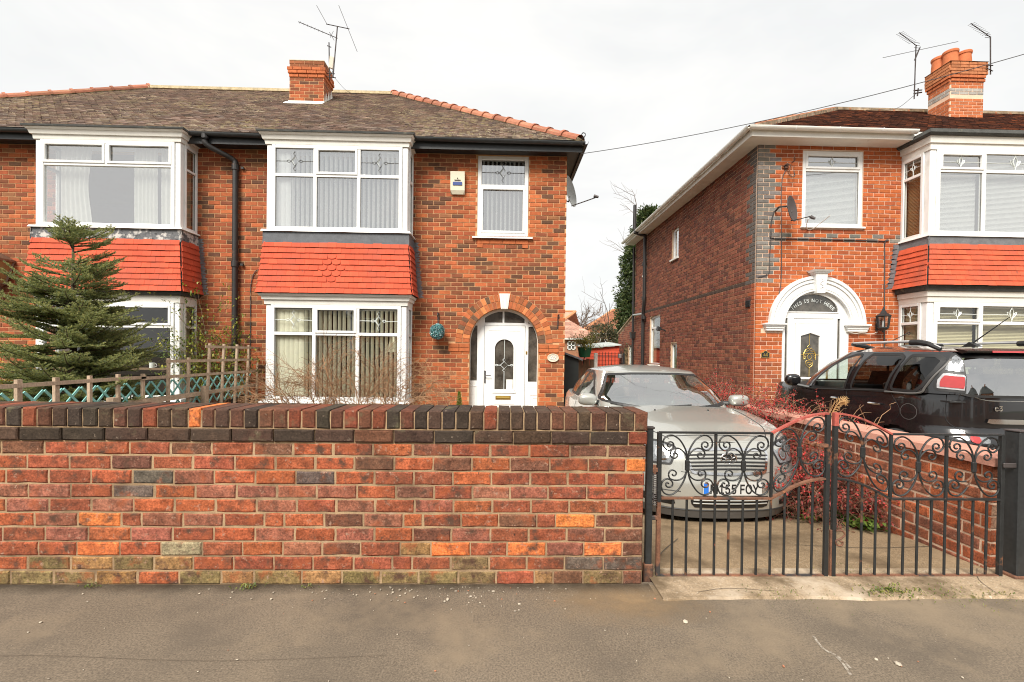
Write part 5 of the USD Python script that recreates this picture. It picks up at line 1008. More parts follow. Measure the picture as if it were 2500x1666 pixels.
m = MB().hexa([(ac-.085, 8.86, 2.66), (ac+.085, 8.86, 2.66), (ac+.085, 9.02, 2.66), (ac-.085, 9.02, 2.66), (ac-.12, 8.84, 3.05), (ac+.12, 8.84, 3.05), (ac+.12, 9.02, 3.05), (ac-.12, 9.02, 3.05)]); m.box(ac-.15, 8.82, 3.05, ac+.15, 9.02, 3.075, bev=.004); m.hexa([(ac-.17, 8.80, 3.075), (ac+.17, 8.80, 3.075), (ac+.17, 9.02, 3.075), (ac-.17, 9.02, 3.075), (ac-.21, 8.77, 3.115), (ac+.21, 8.77, 3.115), (ac+.21, 9.02, 3.115), (ac-.21, 9.02, 3.115)])
m.tube(smoothpts([(ac-.02, 8.85, 2.95), (ac+.04, 8.845, 2.92), (ac-.03, 8.85, 2.86), (ac+.04, 8.85, 2.80), (ac-.02, 8.855, 2.76)], 5), .012, 6); obj('keystone', m, 'upvc', dw_)
RDY = 8.995; rd = fxz(RDY)
fan = affinity.scale(Point(6.3135, 2.29).buffer(1, 32), .525, .36).intersection(sbox(5, 2.29, 8, 3))
opn = sbox(ac-ai, -.3, ac+ai, az).union(Point(ac, az).buffer(ai, 40)); sl1, sl2 = sbox(5.745, -.1, 5.80, 2.16), sbox(6.825, -.1, 6.885, 2.16)
obj('door_frame', MB().poly(opn.difference(fan).difference(sl1).difference(sl2).difference(sbox(5.955, -.1, 6.69, 2.065)), lambda u, v, w: (u, RDY+w, v), .08), 'upvc', dw_)
for g_ in (fan, sl1, sl2): obj('pane', MB().poly(g_, lambda u, v, w: (u, RDY+.03+w, v), .006), 'obscure_glass', dw_)
m = MB()
for L in ([(5.79, 2.285), (6.84, 2.285)], [(5.905, 2.17), (6.73, 2.17), (6.73, 0)], [(5.905, 2.17), (5.905, 0)]):
    for p, q in zip(L[:-1], L[1:]): m.bar(rd(p[0], p[1], .006), rd(q[0], q[1], .006), .02, .012, up=(0, 1, 0))
obj('moulding', m, 'upvc', dw_)
lt = MB(); word = 'THIS IS NOT HERE'; R_, czt = .59, 1.905; wid = []
for c_ in word:
    if c_ == ' ': wid.append(.035); continue
    wid.append(meshkit.text_mesh(c_, .068, .004).extents[0]+.012)
tot = sum(wid); s_ = 0; span = .86
for c_, w_ in zip(word, wid):
    th = ((s_+w_/2)/tot-.5)*2*.80; s_ += w_
    if c_ == ' ': continue
    g_ = meshkit.text_mesh(c_, .068, .004); cx_ = g_.bounds[:, 0].mean()
    for_v = []
    for q in g_.vertices:
        x_, y_ = q[0]-cx_, q[1]; for_v.append((6.325+x_*math.cos(th)+(R_+y_)*math.sin(th), RDY+.026-q[2], czt-x_*math.sin(th)+(R_+y_)*math.cos(th)))
    lt.add(for_v, g_.faces)
obj('lettering', lt, 'bevel_glass', dw_)
lite = Polygon([(6.065, .97), (6.45, .97), (6.45, 1.80), (6.2575, 1.86), (6.065, 1.80)])
rdoor = obj('door', MB().poly(sbox(5.962, -.06, 6.683, 2.06).difference(lite), lambda u, v, w: (u, RDY-.004+w, v), .05), 'upvc', rh)
obj('moulding', MB().poly(lite.buffer(.04, join_style=2).difference(lite.buffer(.006, join_style=2)), lambda u, v, w: (u, RDY-.02+w, v), .018), 'upvc', rdoor)
obj('door_glass', MB().poly(lite, lambda u, v, w: (u, RDY+.012+w, v), .008), 'obscure_glass', rdoor)
c, z = 6.2575, 1.42; L = [[(c, 1.85), (c, z+.21)], dia(c, z+.16, .05, .05), [(c-.19, z), (c-.13, z)], [(c+.13, z), (c+.19, z)], [(c, z-.27), (c, .98)]]
for sg in (-1, 1):
    for k in range(3): L.append(smoothpts([(c+sg*.01, z+.13-.05*k), (c+sg*(.07+.02*k), z+.11-.045*k), (c+sg*(.125), z+.03-.035*k), (c+sg*.12, z-.01-.04*k), (c+sg*.08, z+.0-.03*k)], 4))
    L += [smoothpts([(c, z+.03), (c+sg*.05, z-.04), (c, z-.11)], 4), smoothpts([(c+sg*.02, z-.11), (c+sg*.07, z-.13), (c+sg*.06, z-.21), (c, z-.26)], 4), smoothpts([(c, z-.15), (c+sg*.05, z-.17), (c, z-.21)], 4)]
wire(rdoor, rd, L, .0048, 'gold_came', w=0)
m = MB(); fbar(m, rd, 6.60, 6.635, .92, 1.16, 0, .02, .004); m.tube([rd(6.617, 1.10, .02), rd(6.617, 1.10, .06), rd(6.50, 1.10, .06)], .010, 6); obj('handle', m, 'brass', rdoor)
obj('door_step', MB().box(5.6, 8.7, -.25, 7.1, 9.15, -.06, bev=.01), 'pale_concrete', rh)
pq = thing('house_number', 'black and gold house number plaque reading 40 left of the white doorway', 'number plaque', (5.34, 8.98, 1.36)); shp = sbox(-.085, -.055, .085, .045).union(affinity.scale(Point(0, .045).buffer(1, 16), .045, .035))
obj('rim', MB().poly(shp, lambda u, v, w: (5.345+u, 8.992-w, 1.415+v), .012), 'gold_came', pq); obj('plaque', MB().poly(shp.buffer(-.008), lambda u, v, w: (5.345+u, 8.979-w, 1.415+v), .003), 'plate_black', pq)
tx = meshkit.text_mesh('40', .058, .003); c0 = tx.bounds.mean(0); obj('numerals', MB().add([(5.345+q[0]-c0[0], 8.973-q[2], 1.412+q[1]-c0[1]) for q in tx.vertices], tx.faces), 'gold_came', pq)
# bay of the right-hand house
def rbay():
    BY = BYR; ff, fl_, fr2 = fxz(BY), fyz_l(BX0), fyz_r(BX1)
    b = obj('bay_window', MB().box(BX0+.03, BY+.03, 3.53, BX1-.03, 9.2, 3.72).box(BX0+.03, BY+.03, 2.55, BX1-.03, 9.2, 2.70).box(BX0+.03, BY+.03, -.2, BX1-.03, 9.2, .58), 'white_paint', rh, label='two-storey bay with venetian blinds above the parked black car')
    for za, zb, rows, sash, mc in ((3.736, 5.345, (4.95,), ((0, 1), (2, 1)), ((0, 1), (1, 1))), (.60, 2.455, (2.065,), ((0, 1), (2, 1)), ((0, 1), (1, 1)))):
        for xx in (BX0, BX1-.12): obj('corner_post', MB().box(xx, BY, za, xx+.12, BY+.12, zb, bev=.012), 'upvc', b)
        window(b, ff, BX0+.12, BX1-.12, za, zb, (9.155, 10.40), rows, sash, .07, 'upper_glass' if za > 3 else 'pane_glass', fleur_motif, (), motif_cells=mc)
        for f_ in (fl_, fr2): window(b, f_, BY+.12, 9.0, za, zb, (), rows, (), .06, 'pane_glass', fleur_motif, (), motif_cells=((0, 1),))
    def board(za, zb, o, mt, nm, o2): obj(nm, MB().hexa([(BX0-o, BY-o, za), (BX1+o, BY-o, za), (BX1+o, 9.02, za), (BX0-o, 9.02, za), (BX0-o2, BY-o2, zb), (BX1+o2, BY-o2, zb), (BX1+o2, 9.02, zb), (BX0-o2, 9.02, zb)]), mt, b)
    board(5.345, 5.46, .015, 'white_paint', 'cornice', .02); board(5.462, 5.585, .045, 'white_paint', 'cornice', .06); board(5.587, 5.62, .10, 'felt', 'flat_roof', .13); board(5.622, 5.70, .13, 'felt', 'flat_roof', .10); board(5.702, 5.80, .10, 'felt', 'flat_roof', -.25)
    board(3.70, 3.736, .06, 'upvc', 'sill', .05); board(.55, .60, .08, 'upvc', 'sill', .06)
    board(2.455, 2.56, .02, 'white_paint', 'lower_cornice', .03); board(2.562, 2.66, .05, 'white_paint', 'lower_cornice', .06); board(2.662, 2.765, .09, 'felt', 'lower_cornice', .12)
    m = MB()
    for f_, ua, ub in ((ff, BX0-.05, BX1+.05), (fl_, BY-.05, 9.0), (fr2, BY-.05, 9.0)): scallops(m, f_, ua, ub, 3.70, 3.63, .034, .036, .26, .006); scallops(m, f_, ua, ub, 3.64, 3.53, .042, .05, .115, .045)
    obj('flashing', m, 'slate_grey', b)
    for sg, xe in ((-1, BX0), (1, BX1)):
        fm = MB()
        for k in range(9):
            zb = 2.80+k*.098; o = .15-.11*(k/9)**.75; pts = [(xe+sg*o, zb), (xe+sg*(o+.17-.004*k), zb-.03), (xe+sg*(o+.10), zb+.03), (xe+sg*(o+.115), zb+.098), (xe+sg*(o-.08), zb+.10), (xe+sg*(o-.06), zb)]
            fm.add([ro(u, z, .006) for u, z in pts], [(0, 1, 2), (0, 2, 4), (2, 3, 4), (0, 4, 5)])
        obj('soaker', fm, 'slate_grey', b)
    obj('apron_backing', MB().hexa([(BX0-.12, BY-.12, 2.77), (BX1+.12, BY-.12, 2.77), (BX1+.12, 9, 2.77), (BX0-.12, 9, 2.77), (BX0-.02, BY-.02, 3.6), (BX1+.02, BY-.02, 3.6), (BX1+.02, 9, 3.6), (BX0-.02, 9, 3.6)]), 'felt', b)
    tl = hung_tiles([(ff, BX0, BX1, 1, 1), (fl_, BY, 9.0, 1, 0), (fr2, BY, 9.0, 1, 0)], 2.775, 3.56, .04, .15, 8, (.55, .095, .042), np.random.default_rng(6)); rest = MB()
    for k, (m, c_) in enumerate(sorted(tl, key=lambda q: -shown(q[1]))):
        if k < 210: obj('hanging_tile', m, 'hung_tile', b)
        else: rest.v.append(m.v[0]); rest.f.append(m.f[0]+rest.n); rest.n += len(m.v[0]); rest.t.append(m.t[0])
    if rest.n: obj('hanging_tile', rest, 'hung_tile', b, kind='stuff')
    louvre_blind('venetian_blind', 'closed white venetian blind in the left light of the upper right-hand bay', ff, BX0+.2, 9.12, 3.80, 4.92, -.12, .024, 'white_blind', RB)
    louvre_blind('venetian_blind', 'full-length white venetian blind at the right edge of the picture in the upper bay', ff, 9.19, 10.37, 3.80, 5.28, -.12, .024, 'white_blind', RB)
    louvre_blind('venetian_blind', 'brown slatted blind in the side light of the upper right-hand bay', fl_, BY+.18, 8.96, 3.80, 5.28, -.10, .028, 'wood_slats', RB)
    louvre_blind('venetian_blind', 'beige venetian blind in the lower bay window above the black car roof', ff, BX0+.2, 9.12, .7, 2.40, -.12, .028, 'beige_slats', RB)
    louvre_blind('venetian_blind', 'beige venetian blind in the lower bay window at the right edge above the car aerial', ff, 9.19, 10.37, .7, 2.40, -.12, .028, 'beige_slats', RB)
    louvre_blind('venetian_blind', 'beige slatted blind in the side light of the lower right-hand bay beside the wall lantern', fl_, BY+.18, 8.96, .7, 2.40, -.10, .028, 'beige_slats', RB)
rbay()
# roof
EX, EYr, EZr, RYr, RZr = 4.78, 8.64, 5.80, 13.2, 8.70; BKr = 2*RYr-EYr
rs = MB(); pts = [(EX+.02, EYr+.02, EZr-.01), (24, EYr+.02, EZr-.01), (24, BKr, EZr-.01), (EX+.02, BKr, EZr-.01), (9.75, RYr, RZr-.02), (19, RYr, RZr-.02)]
rs.add(pts, [(0, 1, 5), (0, 5, 4), (1, 2, 5), (2, 3, 4), (2, 4, 5), (3, 0, 4), (0, 3, 2), (0, 2, 1)]); rroof = obj('roof', rs, 'felt', rh); rng = np.random.default_rng(44)
CT = [(.13, .055, .036), (.10, .046, .034), (.16, .065, .04), (.085, .045, .034), (.30, .11, .055)]
CTw = CT*4; CTw = CTw[:-3]
tm_ = MB(); roof_face(tm_, (EX, EYr, EZr), (24, EYr, EZr), (19, RYr, RZr), (9.75, RYr, RZr), .10, .165, CTw, rng); roof_face(tm_, (EX, BKr, EZr), (EX, EYr, EZr), (9.75, RYr, RZr), (9.75, RYr, RZr), .10, .165, CTw, rng); obj('roof_tile', tm_, 'clay_roof_tile', rroof, kind='stuff')
RHT = [(.44, .22, .13), (.38, .19, .12), (.48, .27, .17)]
ridge_tiles(rroof, (EX+.03, EYr+.02, EZr+.03), (9.75, RYr, RZr+.03), .36, .115, RHT, rng, 'hip_tile'); ridge_tiles(rroof, (9.75, RYr, RZr+.02), (19, RYr, RZr+.02), .45, .11, [(.30, .13, .07), (.38, .25, .15), (.42, .30, .18)], rng, 'ridge_tile')
bd = MB(); bd.bar((EX+.03, EYr+.02, EZr), (9.75, RYr, RZr), .27, .085); bd.bar((9.75, RYr, RZr), (19, RYr, RZr), .25, .08); obj('mortar_bedding', bd, 'pale_concrete', rroof)
gutter(rh, [(4.70, 8.58, 5.80), (BX0-.1, 8.58, 5.79)], .062, 'white_paint', (0, -1, 0)); gutter(rh, [(BX1+.1, 8.58, 5.79), (23, 8.58, 5.78)], .062, 'white_paint', (0, -1, 0)); gutter(rh, [(4.715, 8.56, 5.80), (4.715, 17.6, 5.77)], .062, 'white_paint', (-1, 0, 0))
for x in (5.6, 6.45, 7.3): obj('gutter_bracket', MB().tube([fxz(8.58)(x, 5.80+.066*math.sin(q), .066*math.cos(q)) for q in np.linspace(PI, 2*PI, 8)], .007, 4), 'upvc', rh)
for y in (9.8, 11.0, 12.3, 13.6, 15.0, 16.4): obj('gutter_bracket', MB().tube([(4.715-.066*math.cos(q), y, 5.80+.066*math.sin(q)) for q in np.linspace(PI, 2*PI, 8)], .007, 4), 'upvc', rh)
obj('fascia', MB().box(4.80, 8.645, 5.64, 23, 8.665, 5.80).box(4.79, 8.666, 5.64, 4.81, 17.5, 5.80), 'white_paint', rh); obj('soffit', MB().box(4.811, 8.666, 5.642, 23, 9.0, 5.657).box(4.811, 9.001, 5.642, 5.14, 17.5, 5.657), 'white_paint', rh)
# chimney with three clay pots
ch2 = obj('chimney', MB().box(11.897, 11.807, 7.0, 12.80, 12.43, 9.24), 'pale_mortar', rh); ci = []
for fn, a, b in ((fxz(11.8), 11.89, 12.81), (fyz_l(11.89), 11.8, 12.43)):
    for zz, n, o, k in ((7.655, 8, 0, 'o'), (8.43, 2, .0, 'g'), (8.60, 2, 0, 'o'), (8.77, 1, .025, 'o'), (8.855, 1, .05, 'o'), (8.94, 3, .06, 'w'), (9.195, 1, .055, 'w')):
        for u0, u1, z0, z1, r in courses(a-o, b+o, zz, zz+n*PITCH-.0, (), rng, shift=.03): t = {'o': np.array((.46, .14, .055)), 'g': np.array((.33, .31, .28)), 'w': np.array((.44, .17, .075))}[k]*rng.uniform(.82, 1.1); ci.append((fn, u0, u1, z0, z1, t, o))
lay(ch2, 'chimney_brick', ci, 'facing_brick'); obj('capping', MB().hexa([(11.82, 11.73, 9.28), (12.87, 11.73, 9.28), (12.87, 12.49, 9.28), (11.82, 12.49, 9.28), (11.98, 11.9, 9.34), (12.72, 11.9, 9.34), (12.72, 12.33, 9.34), (11.98, 12.33, 9.34)]), 'pale_concrete', ch2)
fl_ = MB().box(11.87, 11.765, 7.45, 12.83, 11.80, 7.69); fl_.hexa([(11.84, 11.65, 7.44), (12.85, 11.65, 7.44), (12.85, 11.77, 7.6), (11.84, 11.77, 7.6), (11.84, 11.65, 7.46), (12.85, 11.65, 7.46), (12.85, 11.77, 7.62), (11.84, 11.77, 7.62)]); obj('flashing', fl_, 'pale_concrete', ch2)
fl_ = MB(); f_ = fyz_l(11.89)
for k in range(5): y = 11.78+k*.13; zz = 7.68+k*.082; fl_.add([f_(y, zz, .02), f_(y+.15, zz+.06, .02), f_(y+.02, zz+.18, .02)], [(0, 2, 1)]); fl_.add([f_(y-.02, zz-.06, .03), f_(y+.16, zz+.02, .03), f_(y+.16, zz+.09, .03), f_(y-.02, zz+.03, .03)], [(0, 3, 2, 1)])
obj('soaker', fl_, 'lead', ch2)
for x, y in ((12.10, 12.02), (12.50, 12.05), (12.06, 12.30)): obj('chimney_pot', MB().lathe([(.175, 9.30), (.165, 9.42), (.155, 9.60), (.155, 9.625), (.172, 9.635), (.178, 9.68), (.172, 9.70), (.14, 9.70), (.13, 9.45)], (x, y, 0), 24), 'chimney_pot_clay', ch2, smooth=35)
def kz(x, z, k): return (x*k, 11.8*k, 1.38+(z-1.38)*k)
kk = 1.052; A_ = lambda x, z: kz(x, z, kk)
def grid_ref(c, w, h, tl=.35):
    out = []
    for q in (-.5, 0, .5): out.append([(c[0]-w/2, c[1]-.1, c[2]+q*h-tl*w/2), (c[0]+w/2, c[1]+.1, c[2]+q*h+tl*w/2)])
    return out
aerial('many-pronged aerial with a long slanting rod left of the clay chimney pots', [A_(10.915, 8.28), A_(10.935, 9.70)], [('boom', [[A_(10.47, 10.02), A_(10.96, 9.68)]], .012), ('element', yagi(A_(10.47, 10.02), A_(10.85, 9.76), 9, .24, perp=(1, 0, .45)), .005), ('reflector', grid_ref(A_(10.96, 9.70), .34, .14), .007), ('rod', [[A_(10.043, 9.344), A_(12.079, 9.83)]], .007), ('bracket', [[A_(10.90, 9.30), A_(11.02, 9.60)], [A_(10.92, 9.32), A_(11.05, 9.66)]], .014), ('wall_bracket', [[A_(10.90, 8.42), A_(11.12, 8.46)], [A_(10.90, 8.50), A_(11.12, 8.52)], [A_(11.0, 8.36), A_(11.02, 8.56)]], .018)], (11.4, 12.4, 8.7))
aerial('many-pronged aerial standing at the right corner of the orange chimney', [(12.93, 11.75, 8.95), (12.905, 11.75, 9.945)], [('boom', [[(12.36, 11.75, 10.285), (12.91, 11.75, 9.93)]], .012), ('element', yagi((12.36, 11.75, 10.285), (12.80, 11.75, 10.0), 9, .22, perp=(1, 0, .45)), .005), ('reflector', grid_ref((12.83, 11.75, 9.97), .36, .10), .008), ('clamp', [[(12.78, 11.72, 9.17), (12.96, 11.72, 9.17)], [(12.78, 11.72, 9.10), (12.96, 11.72, 9.02)]], .014)], (12.9, 11.75, 9))
# things on the wall of the right-hand house
def nearer(x, z, y): return (x*y/9, y, 1.38+(z-1.38)*y/9)
dish('dark satellite dish on a bracket left of the window above the white doorway', nearer(5.86, 4.375, 8.6), (.58, -.80, .12), .235, 'dark_dish', [nearer(5.83, 4.13, 8.62), nearer(6.02, 4.17, 8.5), nearer(6.24, 4.23, 8.42)], nearer(6.27, 4.20, 8.4), [(5.50, 8.99, 4.31), nearer(5.58, 4.40, 8.85), nearer(5.74, 4.42, 8.7), nearer(5.84, 4.30, 8.66)], .045)
hk = thing('cable_hook', 'rusty cable hooks high on the orange wall left of the upstairs window', 'cable hook', (5.72, 8.95, 5.0)); obj('hook', MB().tube(smoothpts([(5.62, 8.98, 5.20), (5.68, 8.92, 5.24), (5.74, 8.9, 5.19), (5.72, 8.92, 5.06), (5.76, 8.9, 4.98), (5.82, 8.9, 4.99), (5.82, 8.92, 5.10)], 5), .012, 6).box(5.66, 8.95, 5.16, 5.74, 9.0, 5.25, bev=.01), 'rusty_iron', hk); obj('upper_hook', MB().tube(smoothpts([(5.80, 8.98, 5.28), (5.82, 8.9, 5.30), (5.80, 8.88, 5.36), (5.83, 8.92, 5.42)], 5), .009, 6), 'rusty_iron', hk)
cb = thing('wall_cable', 'black cable looping over the orange brickwork from the hooks past the arch', 'cable', (5.6, 8.98, 1)); cm = lambda P, r=.008: MB().tube(smoothpts(P, 6), r, 5)
obj('cable', cm([(5.70, 8.985, 5.16), (5.62, 8.985, 4.9), (5.62, 8.985, 4.2), (5.64, 8.985, 3.5), (5.64, 8.985, 2.9), (5.60, 8.985, 2.62)]), 'cable', cb); obj('cable', cm([(5.47, 8.985, 4.30), (5.42, 8.985, 4.1), (5.42, 8.985, 3.85), (5.47, 8.985, 3.765), (6.2, 8.985, 3.76), (7.72, 8.985, 3.745), (7.76, 8.985, 3.68), (7.78, 8.985, 2.6), (7.80, 8.985, 1.4)], .011), 'cable', cb); obj('cable', cm([(5.42, 8.985, 3.77), (5.40, 8.985, 3.4), (5.40, 8.985, 3.1), (5.32, 8.985, 3.02), (5.16, 8.985, 2.98)], .007), 'cable', cb); obj('pale_cable', cm([(5.98, 8.7, 4.08), (6.08, 8.9, 3.98), (6.25, 8.98, 3.96), (6.34, 8.6, 4.12)], .008), 'white_cable', cb)
la = thing('wall_lantern', 'black carriage lantern on the orange wall right of the white archway', 'lantern', (7.64, 8.85, 1.9)); cx_, cy_ = 7.64, 8.84
def hexr(z, r): return [(cx_+r*math.cos(a), cy_+r*math.sin(a), z) for a in np.arange(6)*PI/3]
def hexs(m, pr):
    P = [hexr(z, r)+[hexr(z, r)[0]] for r, z in pr]; return m.grid(P)
obj('roof', hexs(MB(), [(.005, 2.40), (.02, 2.36), (.028, 2.33), (.05, 2.30), (.06, 2.27), (.135, 2.225), (.135, 2.21), (.09, 2.205)]), 'black_paint', la); obj('glass_body', hexs(MB(), [(.112, 2.205), (.088, 1.985)]), 'lamp_glass', la)
m = MB()
for a in np.arange(6)*PI/3: m.bar((cx_+.115*math.cos(a), cy_+.115*math.sin(a), 2.21), (cx_+.09*math.cos(a), cy_+.09*math.sin(a), 1.98), .016, .016)
obj('frame', m, 'black_paint', la); obj('base', hexs(MB(), [(.10, 1.99), (.10, 1.97), (.06, 1.94), (.03, 1.92), (.02, 1.89), (.0, 1.88)]), 'black_paint', la); obj('candle', MB().tube([(cx_, cy_, 1.99), (cx_, cy_, 2.12)], .022, 8), 'upvc', la); obj('wall_bracket', MB().tube([(cx_, 8.99, 2.0), (cx_, 8.9, 1.93), (cx_, 8.85, 1.95)], .014, 6).box(cx_-.03, 8.975, 1.93, cx_+.03, 9.0, 2.08, bev=.005), 'black_paint', la)
bk = thing('hanging_bracket', 'black plant bracket with a diagonal strut between the lantern and the bay', 'bracket', (7.8, 8.9, 1.6)); obj('bracket', MB().tube([(7.80, 8.985, 1.62), (7.80, 8.985, 1.82), (7.80, 8.985, 1.85)], .010, 5).tube([(7.80, 8.98, 1.65), (8.06, 8.78, 1.86)], .008, 5).tube(smoothpts([(8.06, 8.78, 1.86), (8.10, 8.76, 1.90), (8.11, 8.76, 1.86), (8.08, 8.77, 1.83)], 4), .008, 5), 'black_paint', bk)
sw_ = thing('doorbell_cable', 'thin white cable sagging under the right impost of the white archway', 'cable', (7.3, 8.95, 1.85)); obj('cable', MB().tube(smoothpts([(7.0, 8.97, 1.90), (7.15, 8.95, 1.865), (7.3, 8.95, 1.88), (7.5, 8.95, 1.862), (7.62, 8.95, 1.90)], 6), .007, 5), 'white_cable', sw_)
# overhead wires
ow = thing('telephone_wire', 'overhead telephone wire crossing the sky between the two houses', 'wire', (4.6, 8, 5.5)); P = [np.array((1.5, 8.7, 5.245))*(1-t)+np.array((9.6, 6.2, 6.42))*t-np.array((0, 0, .22*4*t*(1-t))) for t in np.linspace(0, 1, 24)]; obj('wire', MB().tube(P, .0062, 5), 'cable', ow)
ow = thing('aerial_lead', 'thin aerial lead slanting over the clay roof left of the orange chimney', 'wire', (10.5, 12.5, 8.5)); obj('wire', MB().tube(smoothpts([kz(10.95, 8.40, 1.05), kz(10.4, 8.0, 1.06), (10.6, 12.9, 8.60)], 6), .006, 4), 'cable', ow)
ow = thing('aerial_lead', 'thin aerial lead running down the dark roof from the main chimney', 'wire', (-4, 11.6, 8)); obj('wire', MB().tube(smoothpts([(-4.30, 11.55, 8.30), (-4.1, 12.0, 8.2), (-3.85, 12.5, 8.40)], 5), .005, 4), 'cable', ow)
# ------------------------------------------------------------------ cars
class Shell:
    """a body of stacked rounded outlines: half width, front and rear end as functions of the level t (0..1), bottom and top height as functions of y."""
    def __init__(s, w, yf, yr, zb, zt, yc, mf, nf, mr, nr, place, N=340, K=26):
        s.w, s.yf, s.yr, s.zb, s.zt, s.yc, s.mf, s.nf, s.mr, s.nr, s.place = w, yf, yr, zb, zt, yc, mf, nf, mr, nr, place
        th = np.linspace(0, 2*PI, 6001); x, y = s.outline(th, .5); d = np.concatenate([[0], np.cumsum(np.hypot(np.diff(x), np.diff(y)))]); s.th = np.interp(np.linspace(0, d[-1], N+1)[:-1], d, th); s.N, s.K = N, K
    def outline(s, th, t):
        c, q = np.cos(th), np.sin(th); fr = q < 0; n = np.where(fr, s.nf, s.nr); m = np.where(fr, s.mf, s.mr); w = s.w(t)
        x = w*np.sign(c)*np.abs(c)**(2/n); y = s.yc+np.where(fr, s.yc-s.yf(t), s.yr(t)-s.yc)*np.sign(q)*np.abs(q)**(2/m); return x, y
    def grid(s):
        T = np.linspace(0, 1, s.K); P = np.zeros((s.K, s.N, 3))
        for k, t in enumerate(T): x, y = s.outline(s.th, t); P[k, :, 0], P[k, :, 1], P[k, :, 2] = x, y, s.zb(y)+(s.zt(y)-s.zb(y))*t
        return P
    def lev(s, y, z): return np.clip((z-s.zb(y))/(s.zt(y)-s.zb(y)), 0, 1)
    def side(s, y, z, off=0.0, sg=1):
        y, z = np.asarray(y, float), np.asarray(z, float); t = s.lev(y, z); fr = y < s.yc; L = np.where(fr, s.yc-s.yf(t), s.yr(t)-s.yc); m = np.where(fr, s.mf, s.mr); n = np.where(fr, s.nf, s.nr)
        x = s.w(t)*np.clip(1-np.clip(np.abs(y-s.yc)/L, 0, 1)**m, 0, 1)**(1/n); return np.stack([sg*(x+off), y, z], -1)
    def end(s, x, z, off=0.0, rear=False):
        x, z = np.asarray(x, float), np.asarray(z, float); y = np.full(x.shape, 1.0)*(s.yr(.5) if rear else s.yf(.5))
        for _ in range(8):
            t = s.lev(y, z); L = (s.yr(t)-s.yc) if rear else (s.yc-s.yf(t)); m, n = (s.mr, s.nr) if rear else (s.mf, s.nf)
            y = s.yc+(1 if rear else -1)*L*np.clip(1-np.clip(np.abs(x)/s.w(t), 0, 1)**n, 0, 1)**(1/m)
        return np.stack([x, y+(off if rear else -off), z], -1)
    def corner(s, th, z, off=0.0):
        th, z = np.asarray(th, float), np.asarray(z, float); x, y = s.outline(th, .5)
        for _ in range(6): t = s.lev(y, z); x, y = s.outline(th, t)
        r = np.hypot(x, y-s.yc); return np.stack([x*(1+off/r), s.yc+(y-s.yc)*(1+off/r), z], -1)
    def cap(s, crown, ring=18):
        x, y = s.outline(s.th, 1.0); P = []
        for r in np.linspace(1, 0, ring): X, Y_ = x*r, s.yc+(y-s.yc)*r; P.append(np.stack([X, Y_, np.interp(0, [0], [0])+s.zt(s.yc+(y-s.yc)*r)+crown*(1-r**2.2)], -1))
        return np.array(P)
def lin(*a):
    xs, ys = a[::2], a[1::2]; return lambda q: np.interp(q, xs, ys)
def patch_pts(poly, step):
    x0, y0, x1, y1 = poly.bounds; b = poly.exterior; n = max(8, int(b.length/step)); P = [b.interpolate(k/n, normalized=True).coords[0] for k in range(n)]
    gx, gy = np.meshgrid(np.arange(x0, x1, step), np.arange(y0, y1, step)); inner = poly.buffer(-step*.45); P += [(a, c) for a, c in zip(gx.ravel(), gy.ravel()) if inner.contains(Point(a, c))]
    P = np.array(P); t = Delaunay(P).simplices; c = P[t].mean(1); big = poly.buffer(1e-4); return P, np.array([q for q, m in zip(t, c) if big.contains(Point(m))])
def patch(mb, poly, fn, place, step=.05, out=None, tint=None):
    P, t = patch_pts(poly, step); v = fn(P[:, 0], P[:, 1]); a = np.cross(v[t[:, 1]]-v[t[:, 0]], v[t[:, 2]]-v[t[:, 0]]); c = v[t].mean(1); ref = c-np.array(out if out is not None else (0, 2.2, .7))
    fl = (a*ref).sum(1) < 0; t = t.copy(); t[fl] = t[fl][:, ::-1]; return mb.add(place(v), t, tint)
def band(mb, poly, fn, place, a, b):
    """a strip along the edge of a patch from a outside to b inside"""
    n = 140; ex = poly.exterior; o, i_ = [], []
    for k in range(n):
        p = np.array(ex.interpolate(k/n, normalized=True).coords[0]); q = np.array(ex.interpolate(((k+.5)/n) % 1, normalized=True).coords[0]); r = np.array(ex.interpolate(((k-.5)/n) % 1, normalized=True).coords[0]); d = q-r; d /= np.linalg.norm(d)+1e-9; nn = np.array([d[1], -d[0]])
        if poly.contains(Point(p+nn*.004)): nn = -nn
        o.append(p+nn*a); i_.append(p-nn*b)
    o, i_ = np.array(o+o[:1]), np.array(i_+i_[:1]); return mb.grid([place(fn(o[:, 0], o[:, 1])), place(fn(i_[:, 0], i_[:, 1]))])
def rpoly(pts, r=.03): return Polygon(pts).buffer(-r).buffer(r, 8)
def shell_mesh(sh, holes, keep=None):
    """the shell's quads without those whose centre lies in a window opening"""
    P = sh.grid(); K, N = P.shape[:2]; mb = {}; c = (P[:-1]+P[1:]+np.roll(P, -1, 1)[:-1]+np.roll(P, -1, 1)[1:])/4; drop = np.zeros(c.shape[:2], bool)
    for kind, poly in holes:
        p = poly.buffer(-.004)
        for k in range(K-1):
            for j in range(N):
                x, y, z = c[k, j]
                if kind == 'side' and (abs(x) < .35 or y < 1.4): continue
                if kind == 'front' and y > sh.yc-.2: continue
                if kind == 'rear' and y < sh.yc+.3: continue
                u, v = (y, z) if kind == 'side' else (x, z); b = p.bounds
                if b[0] < u < b[2] and b[1] < v < b[3] and p.contains(Point(u, v)): drop[k, j] = True
    idx = np.arange(K*N).reshape(K, N); F, Zc = [], []
    for k in range(K-1):
        for j in range(N):
            if not drop[k, j]: F.append((idx[k, j], idx[k, (j+1) % N], idx[k+1, (j+1) % N], idx[k+1, j])); Zc.append(c[k, j])
    return P.reshape(-1, 3), np.array(F), np.array(Zc)
